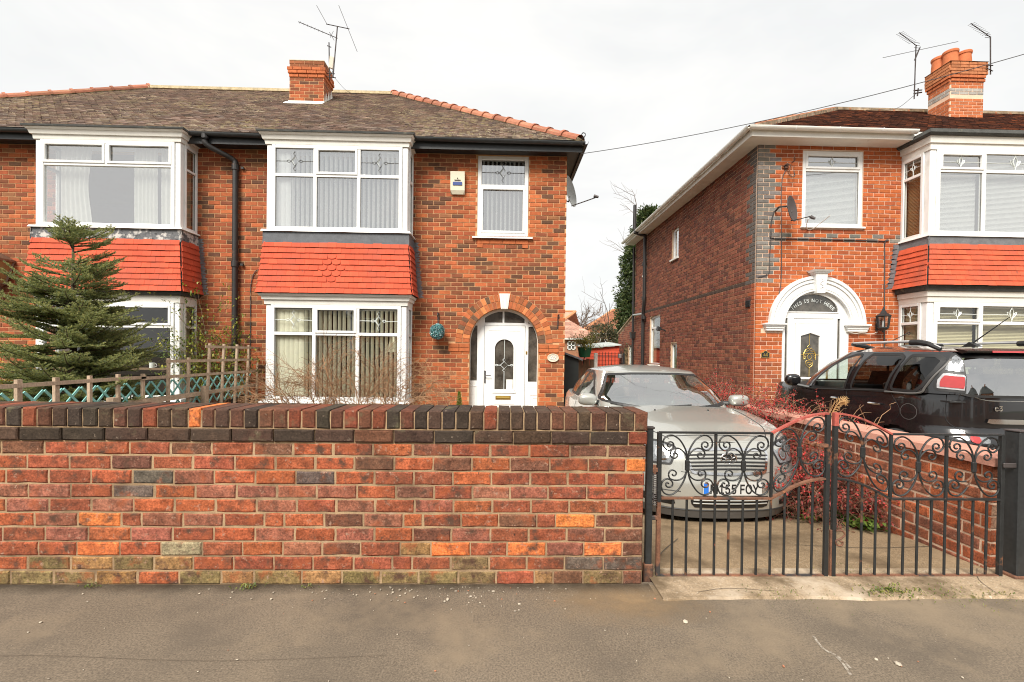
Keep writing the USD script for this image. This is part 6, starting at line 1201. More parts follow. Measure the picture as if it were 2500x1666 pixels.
def wheel(car, place, x, y, r, sg):
    c = place(np.array([[x, y, r]]))[0]; t = obj('wheel', MB().lathe([(r*.62, -.09), (r*.95, -.10), (r, -.07), (r, .07), (r*.95, .10), (r*.62, .09)], c, 28, axis='x'), 'tyre', car, smooth=40)
    m = MB().lathe([(.02, sg*.07), (r*.3, sg*.08), (r*.62, sg*.085), (r*.64, sg*.06), (r*.6, -sg*.05)], c, 24, axis='x'); obj('rim', m, 'aluminium', t, smooth=30)
def seat(car, place, x, y, z, mt, tilt=1):
    pl = lambda pts: place(np.array(pts, float)); b = [(x-.22, y, z), (x+.22, y, z), (x+.22, y+.13, z), (x-.22, y+.13, z), (x-.18, y+.13*tilt, z+.42), (x+.18, y+.13*tilt, z+.42), (x+.18, y+.13*tilt+.09, z+.42), (x-.18, y+.13*tilt+.09, z+.42)]
    m = MB().tm(trimesh.convex.convex_hull(pl(b))); h = [(x+i, y+.15*tilt+j, z+k) for i in (-.12, .12) for j in (0, .08) for k in (.50, .62)]+[(x+i, y+.15*tilt+j, z+.56) for i in (-.15, .15) for j in (.01, .07)]; m.tm(trimesh.convex.convex_hull(pl(h))); m.tube(pl([(x, y+.17*tilt, z+.40), (x, y+.17*tilt, z+.52)]), .014, 6); obj('seat', m, mt, car, smooth=30)
def tri(v, F, place, mask=None):
    F = F if mask is None else F[mask]; u, inv = np.unique(F, return_inverse=True); return MB().add(place(v[u]), inv.reshape(F.shape))

def silver_car():
    O = np.array((2.03, 3.88, -.245)); ca, sa = math.cos(.014), math.sin(.014)
    def place(p): p = np.asarray(p, float); return np.stack([p[..., 0]*ca-p[..., 1]*sa, p[..., 1]*ca+p[..., 0]*sa, p[..., 2]], -1)+O
    def lbox(a, b): return MB().tm(trimesh.convex.convex_hull(place(np.array([(x, y, z) for x in (a[0], b[0]) for y in (a[1], b[1]) for z in (a[2], b[2])]))))
    car = thing('saloon_car', 'silver saloon car parked nose-out behind the left iron gate leaf', 'car', O)
    belt = lin(0, .79, .15, .83, .5, .885, 1.0, .95, 1.35, .985, 2.2, .985, 3.2, 1.0, 3.9, 1.02, 4.63, .99)
    low = Shell(lin(0, .82, .12, .87, .35, .905, .6, .91, .82, .90, .93, .885, 1, .852), lin(0, .05, .12, .02, .3, .0, .5, .005, .62, .03, .8, .06, .93, .10, 1, .17), lin(0, 4.58, .3, 4.63, .6, 4.63, .9, 4.56, 1, 4.48), lin(0, .185, .8, .18, 4.6, .2), belt, 2.3, 7.0, 2.7, 5.5, 2.6, place, 360, 30)
    v, F, c = shell_mesh(low, []); lip = c[:, 2] < .262
    obj('body', tri(v, F, place, ~lip), 'silver_paint', car, smooth=50); obj('bumper_lip', tri(v, F, place, lip), 'grey_plastic', car, smooth=50)
    ys = np.concatenate([np.linspace(.172, .30, 9), np.linspace(.34, 4.47, 70)]); ss = np.linspace(-1, 1, 33); P = []
    def xe(y): return low.side(y, belt(y)-1e-6)[..., 0]
    def hood(x, y): e = max(float(xe(y)), 1e-3); q = np.clip(x/e, -1, 1); return float(belt(y))+.058*min(1, (y-.17)/.5+.15)*(1-abs(q)**2.4)
    for y in ys: e = float(xe(y)); P.append([(s*e, y, hood(s*e, y)) for s in ss])
    obj('bonnet', MB().grid(place(np.array(P)), flip=True), 'silver_paint', car, smooth=40)
    gh = Shell(lambda t: .848-.205*t+.035*np.sin(PI*np.clip(t, 0, 1)), lin(0, 1.20, .5, 1.58, 1, 2.02), lin(0, 4.20, .5, 3.85, 1, 3.40), lambda y: belt(y)-.02, lambda y: 1.405+0*y, 2.75, 6.0, 3.2, 3.6, 2.7, place, 420, 26)
    ws = rpoly([(-.79, 1.065), (-.40, 1.015), (0, 1.005), (.40, 1.015), (.79, 1.065), (.605, 1.368), (.30, 1.386), (0, 1.389), (-.30, 1.386), (-.605, 1.368)], .02)
    s1 = rpoly([(1.80, 1.03), (2.03, 1.19), (2.30, 1.32), (2.52, 1.375), (2.72, 1.385), (2.70, 1.03)], .02); s2 = rpoly([(2.77, 1.03), (2.79, 1.385), (3.05, 1.375), (3.28, 1.32), (3.30, 1.035)], .02); s3 = rpoly([(3.34, 1.04), (3.33, 1.30), (3.50, 1.20), (3.62, 1.05)], .015)
    rw_ = rpoly([(-.62, 1.07), (.62, 1.07), (.50, 1.36), (-.50, 1.36)], .03)
    v, F, c = shell_mesh(gh, [('front', ws), ('side', s1), ('side', s2), ('side', s3), ('rear', rw_)]); obj('cabin_frame', tri(v, F, place), 'silver_paint', car, smooth=40)
    obj('roof', MB().grid(place(gh.cap(.075)[:, list(range(gh.N))+[0]]), flip=False), 'silver_paint', car, smooth=40)
    fe = lambda o: (lambda a, b: gh.end(a, b, o)); w = obj('windscreen', patch(MB(), ws, fe(.001), place, .06), 'screen_glass', car, smooth=True); obj('seal', band(MB(), ws, fe(.006), place, .008, .016), 'black_plastic', car)
    for sg in (-1, 1):
        sd = lambda o, sg=sg: (lambda a, b: gh.side(a, b, o, sg))
        for p in (s1, s2, s3): obj('side_window', patch(MB(), p, sd(.001), place, .06), 'car_glass', car, smooth=True); obj('seal', band(MB(), p, sd(.005), place, .022, .014), 'black_plastic', car)
        m = MB(); q = smoothpts([(1.62, .99), (2.05, 1.215), (2.4, 1.36), (2.75, 1.402), (3.1, 1.39), (3.45, 1.29), (3.75, 1.08)], 8); m.tube(place(gh.side(q[:, 0], q[:, 1], -.002, sg)), .006, 5); obj('drip_moulding', m, 'silver_paint', car)
        for yy in (2.735, 3.32): q = np.linspace(.35, .99, 12); obj('door_gap', MB().tube(place(low.side(np.full(12, yy), q, .0, sg)), .003, 4), 'black_plastic', car)
    re_ = lambda a, b: gh.end(a, b, .001, True); obj('rear_window', patch(MB(), rw_, re_, place, .08), 'car_glass', car, smooth=True); obj('seal', band(MB(), rw_, lambda a, b: gh.end(a, b, .006, True), place, .014, .016), 'black_plastic', car)
    fl_ = lambda o: (lambda a, b: low.end(a, b, o))
    gp = rpoly([(-.375, .775), (0, .787), (.375, .775), (.325, .60), (0, .588), (-.325, .60)], .025); gr = obj('grille', patch(MB(), gp, fl_(.006), place, .05), 'silver_paint', car, smooth=True); obj('chrome_surround', band(MB(), gp, fl_(.012), place, .016, .006), 'chrome', gr)
    for z in (.745, .715, .685, .655, .625): hw = .335+(z-.6)*.26; xs_ = np.linspace(-hw, hw, 24); obj('slot', MB().tube(place(low.end(xs_, z-.010*(xs_/.35)**2, .008)), .0085, 4), 'plate_black', gr)
    ce = place(low.end(np.array([.0]), np.array([.715]), .014))[0]; em = obj('badge', MB().lathe([(0, .0), (.058, .0), (.058, .004)], (0, 0, 0), 28, axis='y'), 'plate_black', car) if False else None
    def ell(cx, cz, a, b, rad): q = np.linspace(0, 2*PI, 30); return [ce+np.array((cx+a*math.cos(t), -.004, cz+b*math.sin(t))) for t in q], rad
    bk_ = MB(); q = np.linspace(0, 2*PI, 30)[:-1]; bk_.add([ce]+[ce+np.array((.068*math.cos(t), .0, .047*math.sin(t))) for t in q], [(0, 1+(k+1) % 29, 1+k) for k in range(29)]); bd_ = obj('badge', bk_, 'plate_black', car); m = MB()
    for args in ((0, 0, .069, .048, .0065), (0, 0, .026, .045, .0055), (0, .018, .056, .022, .0055)): L, rad = ell(*args); m.tube(L, rad, 6, cap=False)
    obj('ellipses', m, 'chrome', bd_, smooth=True)
    for sg in (-1, 1):
        hp_ = rpoly([(sg*a, b) for a, b in ((.50, .655), (.435, .80), (.56, .835), (.70, .845), (.795, .80), (.80, .71), (.68, .655))], .02); hl = obj('headlamp', patch(MB(), hp_, fl_(.006), place, .05), 'clear_lens', car, smooth=True); obj('lamp_edge', band(MB(), hp_, fl_(.008), place, .009, .008), 'black_plastic', hl)
        for a, b, r_ in ((.56, .735, .052), (.685, .755, .055)):
            cc = Point(sg*a, b).buffer(r_, 12); obj('reflector', band(MB(), cc, fl_(.010), place, .002, .012), 'chrome', hl); obj('bulb', patch(MB(), Point(sg*a, b).buffer(r_*.45, 10), fl_(.010), place, .03), 'grey_plastic', hl)
        fg = rpoly([(sg*a, b) for a, b in ((.47, .30), (.47, .345), (.60, .375), (.72, .385), (.72, .31))], .012); obj('fog_recess', patch(MB(), fg, fl_(.004), place, .04), 'plate_black', car, smooth=True); obj('fog_lamp', patch(MB(), Point(sg*.655, .345).buffer(.03, 12), fl_(.010), place, .02), 'clear_lens', car)
        xs_ = np.linspace(.43, .78, 16); obj('trim_line', MB().tube(place(low.end(sg*xs_, .415+.02*(xs_/.8), .002)), .004, 4), 'black_plastic', car)
    it_ = rpoly([(-.36, .395), (.36, .395), (.335, .29), (-.335, .29)], .02); ik = obj('lower_intake', patch(MB(), it_, fl_(.005), place, .05), 'plate_black', car, smooth=True)
    for z in (.36, .33): xs_ = np.linspace(-.33, .33, 20); obj('slat', MB().tube(place(low.end(xs_, z+0*xs_, .010)), .0065, 5), 'silver_paint', ik)
    xs_ = np.linspace(-.80, .80, 50); obj('lip_line', MB().tube(place(low.end(xs_, .262+0*xs_, .002)), .004, 4), 'black_plastic', car); xs_ = np.linspace(-.42, .42, 20); obj('bumper_gap', MB().tube(place(low.end(xs_, .572+.02*np.abs(xs_/.4)**2, .001)), .0026, 4), 'black_plastic', car)
    # number plate
    px_, pz = .0, .465; py = float(low.end(np.array([px_]), np.array([pz]), .0)[0][1]); pt = obj('number_plate', lbox((px_-.26, py-.022, pz-.0555), (px_+.26, py-.010, pz+.0555)), 'plate_white', car)
    obj('plate_band', lbox((px_-.255, py-.024, pz-.051), (px_-.213, py-.0215, pz+.051)), 'plate_blue', pt); tx = meshkit.text_mesh('M155 FOY', .078, .002, bold=True); b0 = tx.bounds; sx = .43/(b0[1][0]-b0[0][0]); obj('lettering', MB().add(place(np.array([(px_-.198+(q[0]-b0[0][0])*sx, py-.0225-q[2], pz-.039+q[1]) for q in tx.vertices])), tx.faces), 'plate_black', pt)
    # bonnet lines, jets, wipers, mirrors
    for sg in (-1, 1):
        q = [(sg*x, y) for x, y in ((.46, .26), (.60, .55), (.665, .95), (.70, 1.30))]; q = smoothpts(q, 8); obj('bonnet_gap', MB().tube(place(np.array([(x, y, hood(x, y)+.0005) for x, y in q])), .0045, 4), 'black_plastic', car)
        obj('washer_jet', MB().tm(trimesh.creation.icosphere(1, .011).apply_translation(place(np.array([(sg*.30, 1.08, hood(sg*.30, 1.08)+.004)]))[0])), 'black_plastic', car)
        cm_ = place(np.array([(sg*.945, 1.62, 1.075)]))[0]; s_ = trimesh.creation.icosphere(3, 1.0); u_ = s_.vertices; s_.vertices = np.sign(u_)*np.abs(u_)**.72*[.115, .085, .072]+cm_; mr = obj('mirror', MB().tm(s_), 'silver_paint', car, smooth=True); obj('mirror_arm', MB().tube(place(np.array([(sg*.86, 1.68, 1.03), (sg*.76, 1.72, 1.03)])), .03, 8), 'black_plastic', mr)
    q = np.linspace(-.42, .42, 16); q = smoothpts([(-.46, .19), (.46, .19)], 12)[:, 0]; obj('bonnet_edge', MB().tube(place(np.array([(x, .30, hood(x, .30)+.0005) for x in q])), .005, 4), 'black_plastic', car)
    for x0, x1, z0, z1 in ((-.42, .22, 1.012, 1.045), (.16, .60, 1.015, 1.05)):
        q = np.linspace(0, 1, 10); pts_ = gh.end(x0+(x1-x0)*q, z0+(z1-z0)*q, .018); wp = obj('wiper', MB().tube(place(pts_), .010, 5), 'black_plastic', car); a_ = gh.end(np.array([x0-.14, x0+(x1-x0)*.5]), np.array([.985, z0+(z1-z0)*.5]), .026); obj('arm', MB().tube(place(a_), .009, 5), 'black_plastic', wp)
    obj('cowl', MB().tube(place(gh.end(np.linspace(-.68, .68, 24), .995+.05*(np.linspace(-1, 1, 24))**2, .0)), .022, 6), 'black_plastic', car)
    # inside
    obj('dashboard', MB().tm(trimesh.convex.convex_hull(place(np.array([(i*.68, y, z) for i in (-1, 1) for y, z in ((1.45, .98), (1.75, 1.035), (2.0, 1.04), (2.02, .98))])))), 'grey_plastic', car); obj('cabin_floor', lbox((-.70, 1.9, .975), (.70, 3.7, .992)), 'black_plastic', car)
    t_ = np.linspace(0, 2*PI, 26); st = [(-.36+.185*math.cos(a), 2.12-.07*math.sin(a), 1.05+.165*math.sin(a)) for a in t_]; sw = obj('steering_wheel', MB().tube(place(np.array(st)), .017, 6, cap=False), 'black_plastic', car); obj('spoke', MB().tube(place(np.array([(-.53, 2.12, 1.05), (-.36, 2.09, 1.06), (-.19, 2.12, 1.05)])), .016, 5), 'black_plastic', sw)
    for x in (-.36, .36): seat(car, place, x, 2.62, .78, 'pale_trim')
    for x in (-.36, .36): seat(car, place, x, 3.42, .74, 'seat_cloth')
    obj('rear_view_mirror', lbox((-.11, 2.13, 1.31), (.11, 2.155, 1.365)), 'black_plastic', car)
    for x, sg in ((-.78, -1), (.78, 1)):
        for y in (.98, 3.68): wheel(car, place, x, y, .315, sg)
        for y in (.98, 3.68): obj('wheel_arch', MB().tm(trimesh.creation.cylinder(.35, .235, sections=28).apply_transform(trimesh.transformations.rotation_matrix(PI/2, (0, 1, 0))).apply_translation(place((sg*.758, y, .315)))), 'plate_black', car)
    obj('underbody', lbox((-.7, .35, .20), (.7, 4.3, .40)), 'plate_black', car)
silver_car()

def black_car():
    O = np.array((5.65, 8.58, -.08)); ca, sa = math.cos(.062), math.sin(.062)
    def place(p): p = np.asarray(p, float)*np.array((-1, -1, 1))+np.array((0, 2.08, 0)); return np.stack([p[..., 0]*ca+p[..., 1]*sa, p[..., 1]*ca-p[..., 0]*sa, p[..., 2]], -1)+O-np.array((0, 2.08, 0))
    def lbox(a, b): return MB().tm(trimesh.convex.convex_hull(place(np.array([(x, y, z) for x in (a[0], b[0]) for y in (a[1], b[1]) for z in (a[2], b[2])]))))
    car = thing('compact_van', 'glossy black people carrier with roof rails parked nose-in before the orange house', 'car', O)
    belt = lin(0, .80, .25, .90, .6, 1.0, .9, 1.03, 1.3, 1.0, 1.7, .985, 2.5, 1.025, 3.4, 1.085, 4.08, 1.09)
    low = Shell(lin(0, .79, .15, .845, .4, .862, .7, .865, .9, .855, 1, .835), lin(0, .06, .3, 0, .6, .02, 1, .12), lin(0, 4.03, .10, 4.07, .30, 4.08, .42, 4.065, .50, 4.02, .56, 3.985, .8, 3.975, 1, 3.965), lin(0, .2, 4.1, .22), belt, 2.1, 4.2, 2.5, 7.5, 3.0, place, 360, 40)
    arch_ = [('side', Point(3.37, .30).buffer(.36, 24)), ('side', Point(.83, .30).buffer(.36, 24))]
    v, F, c = shell_mesh(low, arch_); lip = c[:, 2] < .30; obj('body', tri(v, F, place, ~lip), 'black_car_paint', car, smooth=50); obj('bumper_lip', tri(v, F, place, lip), 'black_plastic', car, smooth=50)
    ys = np.concatenate([np.linspace(.122, .3, 8), np.linspace(.35, 3.96, 50)]); ss = np.linspace(-1, 1, 25)
    xe = lambda y: low.side(y, belt(y)-1e-6)[..., 0]
    obj('bonnet', MB().grid(place(np.array([[(s*float(xe(y)), y, float(belt(y))+.05*min(1, (y-.12)/.5+.1)*(1-abs(s)**2.4)-(.05 if y > 1.4 else 0)) for s in ss] for y in ys])), flip=True), 'black_car_paint', car, smooth=40)
    gh = Shell(lambda t: .842-.165*t+.045*np.sin(PI*np.clip(t, 0, 1)), lin(0, .92, .35, 1.22, .7, 1.62, 1, 2.10), lin(0, 3.972, .4, 3.95, .8, 3.89, 1, 3.80), lambda y: belt(y)-.015, lambda y: 1.535+0*y, 2.5, 3.2, 2.8, 8, 3.4, place, 420, 30)
    w1 = rpoly([(1.66, 1.005), (1.90, 1.19), (2.15, 1.35), (2.35, 1.45), (2.52, 1.495), (2.62, 1.50), (2.47, 1.015)], .02); w2 = rpoly([(2.60, 1.035), (2.72, 1.42), (2.80, 1.50), (3.25, 1.50), (3.32, 1.46), (3.19, 1.06)], .03); w3 = rpoly([(3.28, 1.085), (3.40, 1.49), (3.66, 1.49), (3.74, 1.44), (3.73, 1.33), (3.66, 1.15), (3.58, 1.08)], .03)
    wq = rpoly([(1.30, 1.02), (1.60, 1.02), (1.78, 1.18), (1.70, 1.19)], .01); wf_ = rpoly([(-.72, 1.08), (.72, 1.08), (.60, 1.50), (-.60, 1.50)], .04); wr = rpoly([(-.60, 1.085), (-.52, 1.06), (.52, 1.06), (.60, 1.085), (.575, 1.36), (.52, 1.485), (-.52, 1.485), (-.575, 1.36)], .03)
    v, F, c = shell_mesh(gh, [('side', w1), ('side', w2), ('side', w3), ('front', wf_), ('rear', wr)]); obj('cabin_frame', tri(v, F, place), 'black_car_paint', car, smooth=40); obj('roof', MB().grid(place(gh.cap(.085)[:, list(range(gh.N))+[0]])), 'black_car_paint', car, smooth=40)
    for sg in (-1, 1):
        sd = lambda o, sg=sg: (lambda a, b: gh.side(a, b, o, sg))
        for p, g_ in ((w1, 'car_glass'), (w2, 'privacy_glass'), (w3, 'privacy_glass')): obj('side_window', patch(MB(), p, sd(.001), place, .06), g_, car, smooth=True); obj('seal', band(MB(), p, sd(.004), place, .022, .014), 'black_plastic', car)
        q = smoothpts([(3.20, 1.045), (3.62, 1.06), (3.70, 1.14), (3.77, 1.34), (3.78, 1.45)], 8); obj('window_trim', MB().tube(place(gh.side(q[:, 0], q[:, 1], .008, sg)), .012, 5), 'grey_plastic', car)
        q = np.linspace(1.60, 3.22, 20); obj('belt_moulding', MB().tube(place(low.side(q, belt(q)-.012, .004, sg)), .009, 5), 'black_plastic', car)
        for L in ([(2.55, .35), (2.55, .75), (2.53, 1.02)], [(3.35, .70), (3.42, .85), (3.26, 1.06)], [(1.52, .35), (1.45, .7), (1.55, .99)]): q = smoothpts(L, 8); obj('door_gap', MB().tube(place(low.side(q[:, 0], q[:, 1], .0, sg)), .003, 4), 'plate_black', car)
        for y in (2.36, 3.08):
            q = np.linspace(y-.10, y+.10, 9); hd = obj('door_handle', MB().tube(place(low.side(q, .885+0*q+.01*(q-y), .028, sg)), [.008, .012, .014, .015, .015, .015, .014, .012, .008], 6), 'chrome', car)
        cc = Point(3.52, .84).buffer(.09, 20)
        if sg > 0: obj('fuel_flap', band(MB(), cc, lambda a, b: low.side(a, b, .001, sg), place, .0025, .0025), 'grey_plastic', car)
        cm_ = place(np.array([(sg*.985, 1.50, 1.09)]))[0]; s_ = trimesh.creation.icosphere(3, 1.0); u_ = s_.vertices; s_.vertices = np.sign(u_)*np.abs(u_)**.75*[.115, .075, .095]+cm_; mr = obj('mirror', MB().tm(s_), 'black_car_paint', car, smooth=True); obj('mirror_arm', MB().tube(place(np.array([(sg*.93, 1.53, 1.01), (sg*.80, 1.62, .98)])), .032, 8), 'black_plastic', mr)
        r_ = np.linspace(0, 1, 16); y_ = 2.0+1.62*r_; zr = lambda k: gh.side(y_, 1.53+0*y_, -.05, sg)[:, 0]
        rl_ = np.stack([sg*np.abs(zr(0)), y_, 1.575+.085*np.clip(np.minimum(r_, 1-r_)*9, 0, 1)**.6], -1); rr_ = obj('roof_rail', MB().tube(place(rl_), .017, 8), 'rail_grey', car, smooth=40)
        for e in (rl_[:4], rl_[-4:]): obj('rail_foot', MB().tube(place(e-np.array((0, 0, .012))), [.034, .034, .030, .024][::(1 if e is rl_[:4] else 1)], 8), 'black_plastic', rr_)
        # tail lamp wrapped round the corner
        ths = np.linspace(.02, PI/2-.02, 800) if sg > 0 else np.linspace(PI-.02, PI/2+.02, 800); pos = np.array([gh.corner(np.array([t]), np.array([1.25]))[0] for t in ths[::8]]); t0 = ths[::8][np.argmin(np.abs(pos[:, 1]-3.74))]; t1 = ths[::8][np.argmin(np.abs(np.abs(pos[:, 0])-.60)+(pos[:, 1] < 3.9)*9)]
        lf = lambda o: (lambda a, b: gh.corner(t0+(t1-t0)*a, b, o)); S_ = lambda p: Polygon(p).buffer(-.012).buffer(.012, 6)
        full = S_([(.00, 1.17), (.08, 1.105), (.99, 1.09), (1.0, 1.24), (.95, 1.38), (.86, 1.47), (.72, 1.53), (.55, 1.51), (.34, 1.41), (.14, 1.27)]); tl_ = obj('tail_lamp', patch(MB(), full, lf(.006), place, .06), 'black_plastic', car, smooth=True)
        obj('clear_lens', patch(MB(), S_([(.32, 1.335), (.93, 1.315), (.89, 1.40), (.81, 1.465), (.70, 1.502), (.55, 1.478), (.40, 1.40)]), lf(.012), place, .05), 'clear_lens', tl_, smooth=True); obj('lens_rim', patch(MB(), S_([(.12, 1.135), (.95, 1.118), (.96, 1.285), (.30, 1.30), (.14, 1.23)]), lf(.010), place, .05), 'lamp_rim', tl_, smooth=True); obj('red_lens', patch(MB(), S_([(.20, 1.152), (.94, 1.138), (.945, 1.262), (.34, 1.278), (.22, 1.225)]), lf(.015), place, .05), 'red_lens', tl_, smooth=True)
        rfl = rpoly([(sg*a, b) for a, b in ((.40, .575), (.40, .635), (.55, .64), (.565, .595), (.52, .575))], .012); rlp = obj('bumper_lamp', patch(MB(), rfl, lambda a, b: low.end(a, b, .006, True), place, .04), 'clear_lens', car, smooth=True); obj('reflector', patch(MB(), rpoly([(sg*a, b) for a, b in ((.48, .575), (.475, .64), (.55, .64), (.565, .59), (.52, .57))], .01), lambda a, b: low.end(a, b, .010, True), place, .03), 'red_lens', rlp)
    for p, fn, g_, nm in ((wf_, lambda o: (lambda a, b: gh.end(a, b, o)), 'car_glass', 'windscreen'), (wr, lambda o: (lambda a, b: gh.end(a, b, o, True)), 'screen_glass', 'rear_window')): obj(nm, patch(MB(), p, fn(.001), place, .07), g_, car, smooth=True); obj('seal', band(MB(), p, fn(.004), place, .012, .014), 'black_plastic', car)
    re_ = lambda o: (lambda a, b: low.end(a, b, o, True))
    q = smoothpts([(.66, 1.06), (.675, .90), (.67, .78), (.60, .70), (.50, .635), (.38, .625), (0, .622), (-.38, .625), (-.5, .635), (-.6, .70), (-.67, .78), (-.675, .9), (-.66, 1.06)], 6); obj('tailgate_gap', MB().tube(place(low.end(q[:, 0], q[:, 1], .0, True)), .004, 4), 'plate_black', car)
    q = smoothpts([(.62, 1.075), (.50, 1.06), (.38, 1.02), (.2, 1.015), (-.38, 1.02), (-.62, 1.075)], 6); obj('tailgate_crease', MB().tube(place(low.end(q[:, 0], q[:, 1], .0, True)), .004, 4), 'aluminium', car)
    cb_ = rpoly([(-.38, .775), (.38, .775), (.40, .80), (.38, .825), (-.38, .825), (-.40, .80)], .01); obj('chrome_strip', patch(MB(), cb_, re_(.022), place, .05).tm(trimesh.Trimesh()) if False else patch(MB(), cb_, re_(.022), place, .05), 'chrome', car, smooth=True)
    yb = float(low.end(np.array([0.]), np.array([.58]), 0, True)[0][1]); pl = obj('number_plate', lbox((-.26, yb+.022, .575-.056), (.26, yb+.010, .575+.056)), 'plate_yellow', car)
    tx = meshkit.text_mesh('c3', .052, .004, bold=True); b0 = tx.bounds; bc = place(low.end(np.array([.27]), np.array([.93]), .004, True))[0]; sx = .085/(b0[1][0]-b0[0][0]); obj('badge', MB().add([(bc[0]+(q[0]-b0[0][0])*sx-.04, bc[1]-q[2], bc[2]+q[1]-.02) for q in tx.vertices], tx.faces), 'chrome', car)
    sp_ = MB().tm(trimesh.convex.convex_hull(place(np.array([(i, y, z) for i in (-.52, .52) for y, z in ((3.72, 1.575), (3.885, 1.548), (3.88, 1.53), (3.82, 1.515))])))); so = obj('spoiler', sp_, 'black_car_paint', car); obj('brake_light', MB().tm(trimesh.convex.convex_hull(place(np.array([(i, y, z) for i in (-.26, .26) for y, z in ((3.886, 1.549), (3.892, 1.528), (3.85, 1.53))])))), 'red_lens', so)
    an = obj('aerial', MB().tm(trimesh.convex.convex_hull(place(np.array([(.06+i, y, z) for i in (-.03, .03) for y, z in ((3.35, 1.60), (3.55, 1.60), (3.44, 1.655))])))), 'black_plastic', car); obj('rod', MB().tube(place(np.array([(.06, 3.45, 1.64), (-.10, 3.70, 1.93)])), [.009, .004], 6), 'black_plastic', an)
    obj('cabin_floor', lbox((-.7, 1.6, 1.0), (.7, 3.9, .985)), 'black_plastic', car); obj('dashboard', MB().tm(trimesh.convex.convex_hull(place(np.array([(i*.7, y, z) for i in (-1, 1) for y, z in ((1.0, 1.0), (1.4, 1.085), (1.68, 1.08), (1.7, 1.0))])))), 'grey_plastic', car)
    for x in (-.37, .37): seat(car, place, x, 2.45, .86, 'seat_cloth')
    for x in (-.42, .0, .42): seat(car, place, x, 3.28, .86, 'seat_cloth')
    t_ = np.linspace(0, 2*PI, 22); obj('steering_wheel', MB().tube(place(np.array([(-.37+.18*math.cos(a), 1.86-.07*math.sin(a), 1.05+.16*math.sin(a)) for a in t_])), .017, 6, cap=False), 'black_plastic', car)
    for x, sg in ((-.765, -1), (.765, 1)):
        for y in (.83, 3.37): wheel(car, place, x, y, .31, sg); obj('wheel_arch', MB().tm(trimesh.creation.cylinder(.37, .18, sections=28).apply_transform(trimesh.transformations.rotation_matrix(PI/2, (0, 1, 0))).apply_translation(place((sg*.70, y, .31)))), 'plate_black', car)
    obj('underbody', lbox((-.66, .35, .22), (.66, 3.8, .5)), 'plate_black', car)
black_car()
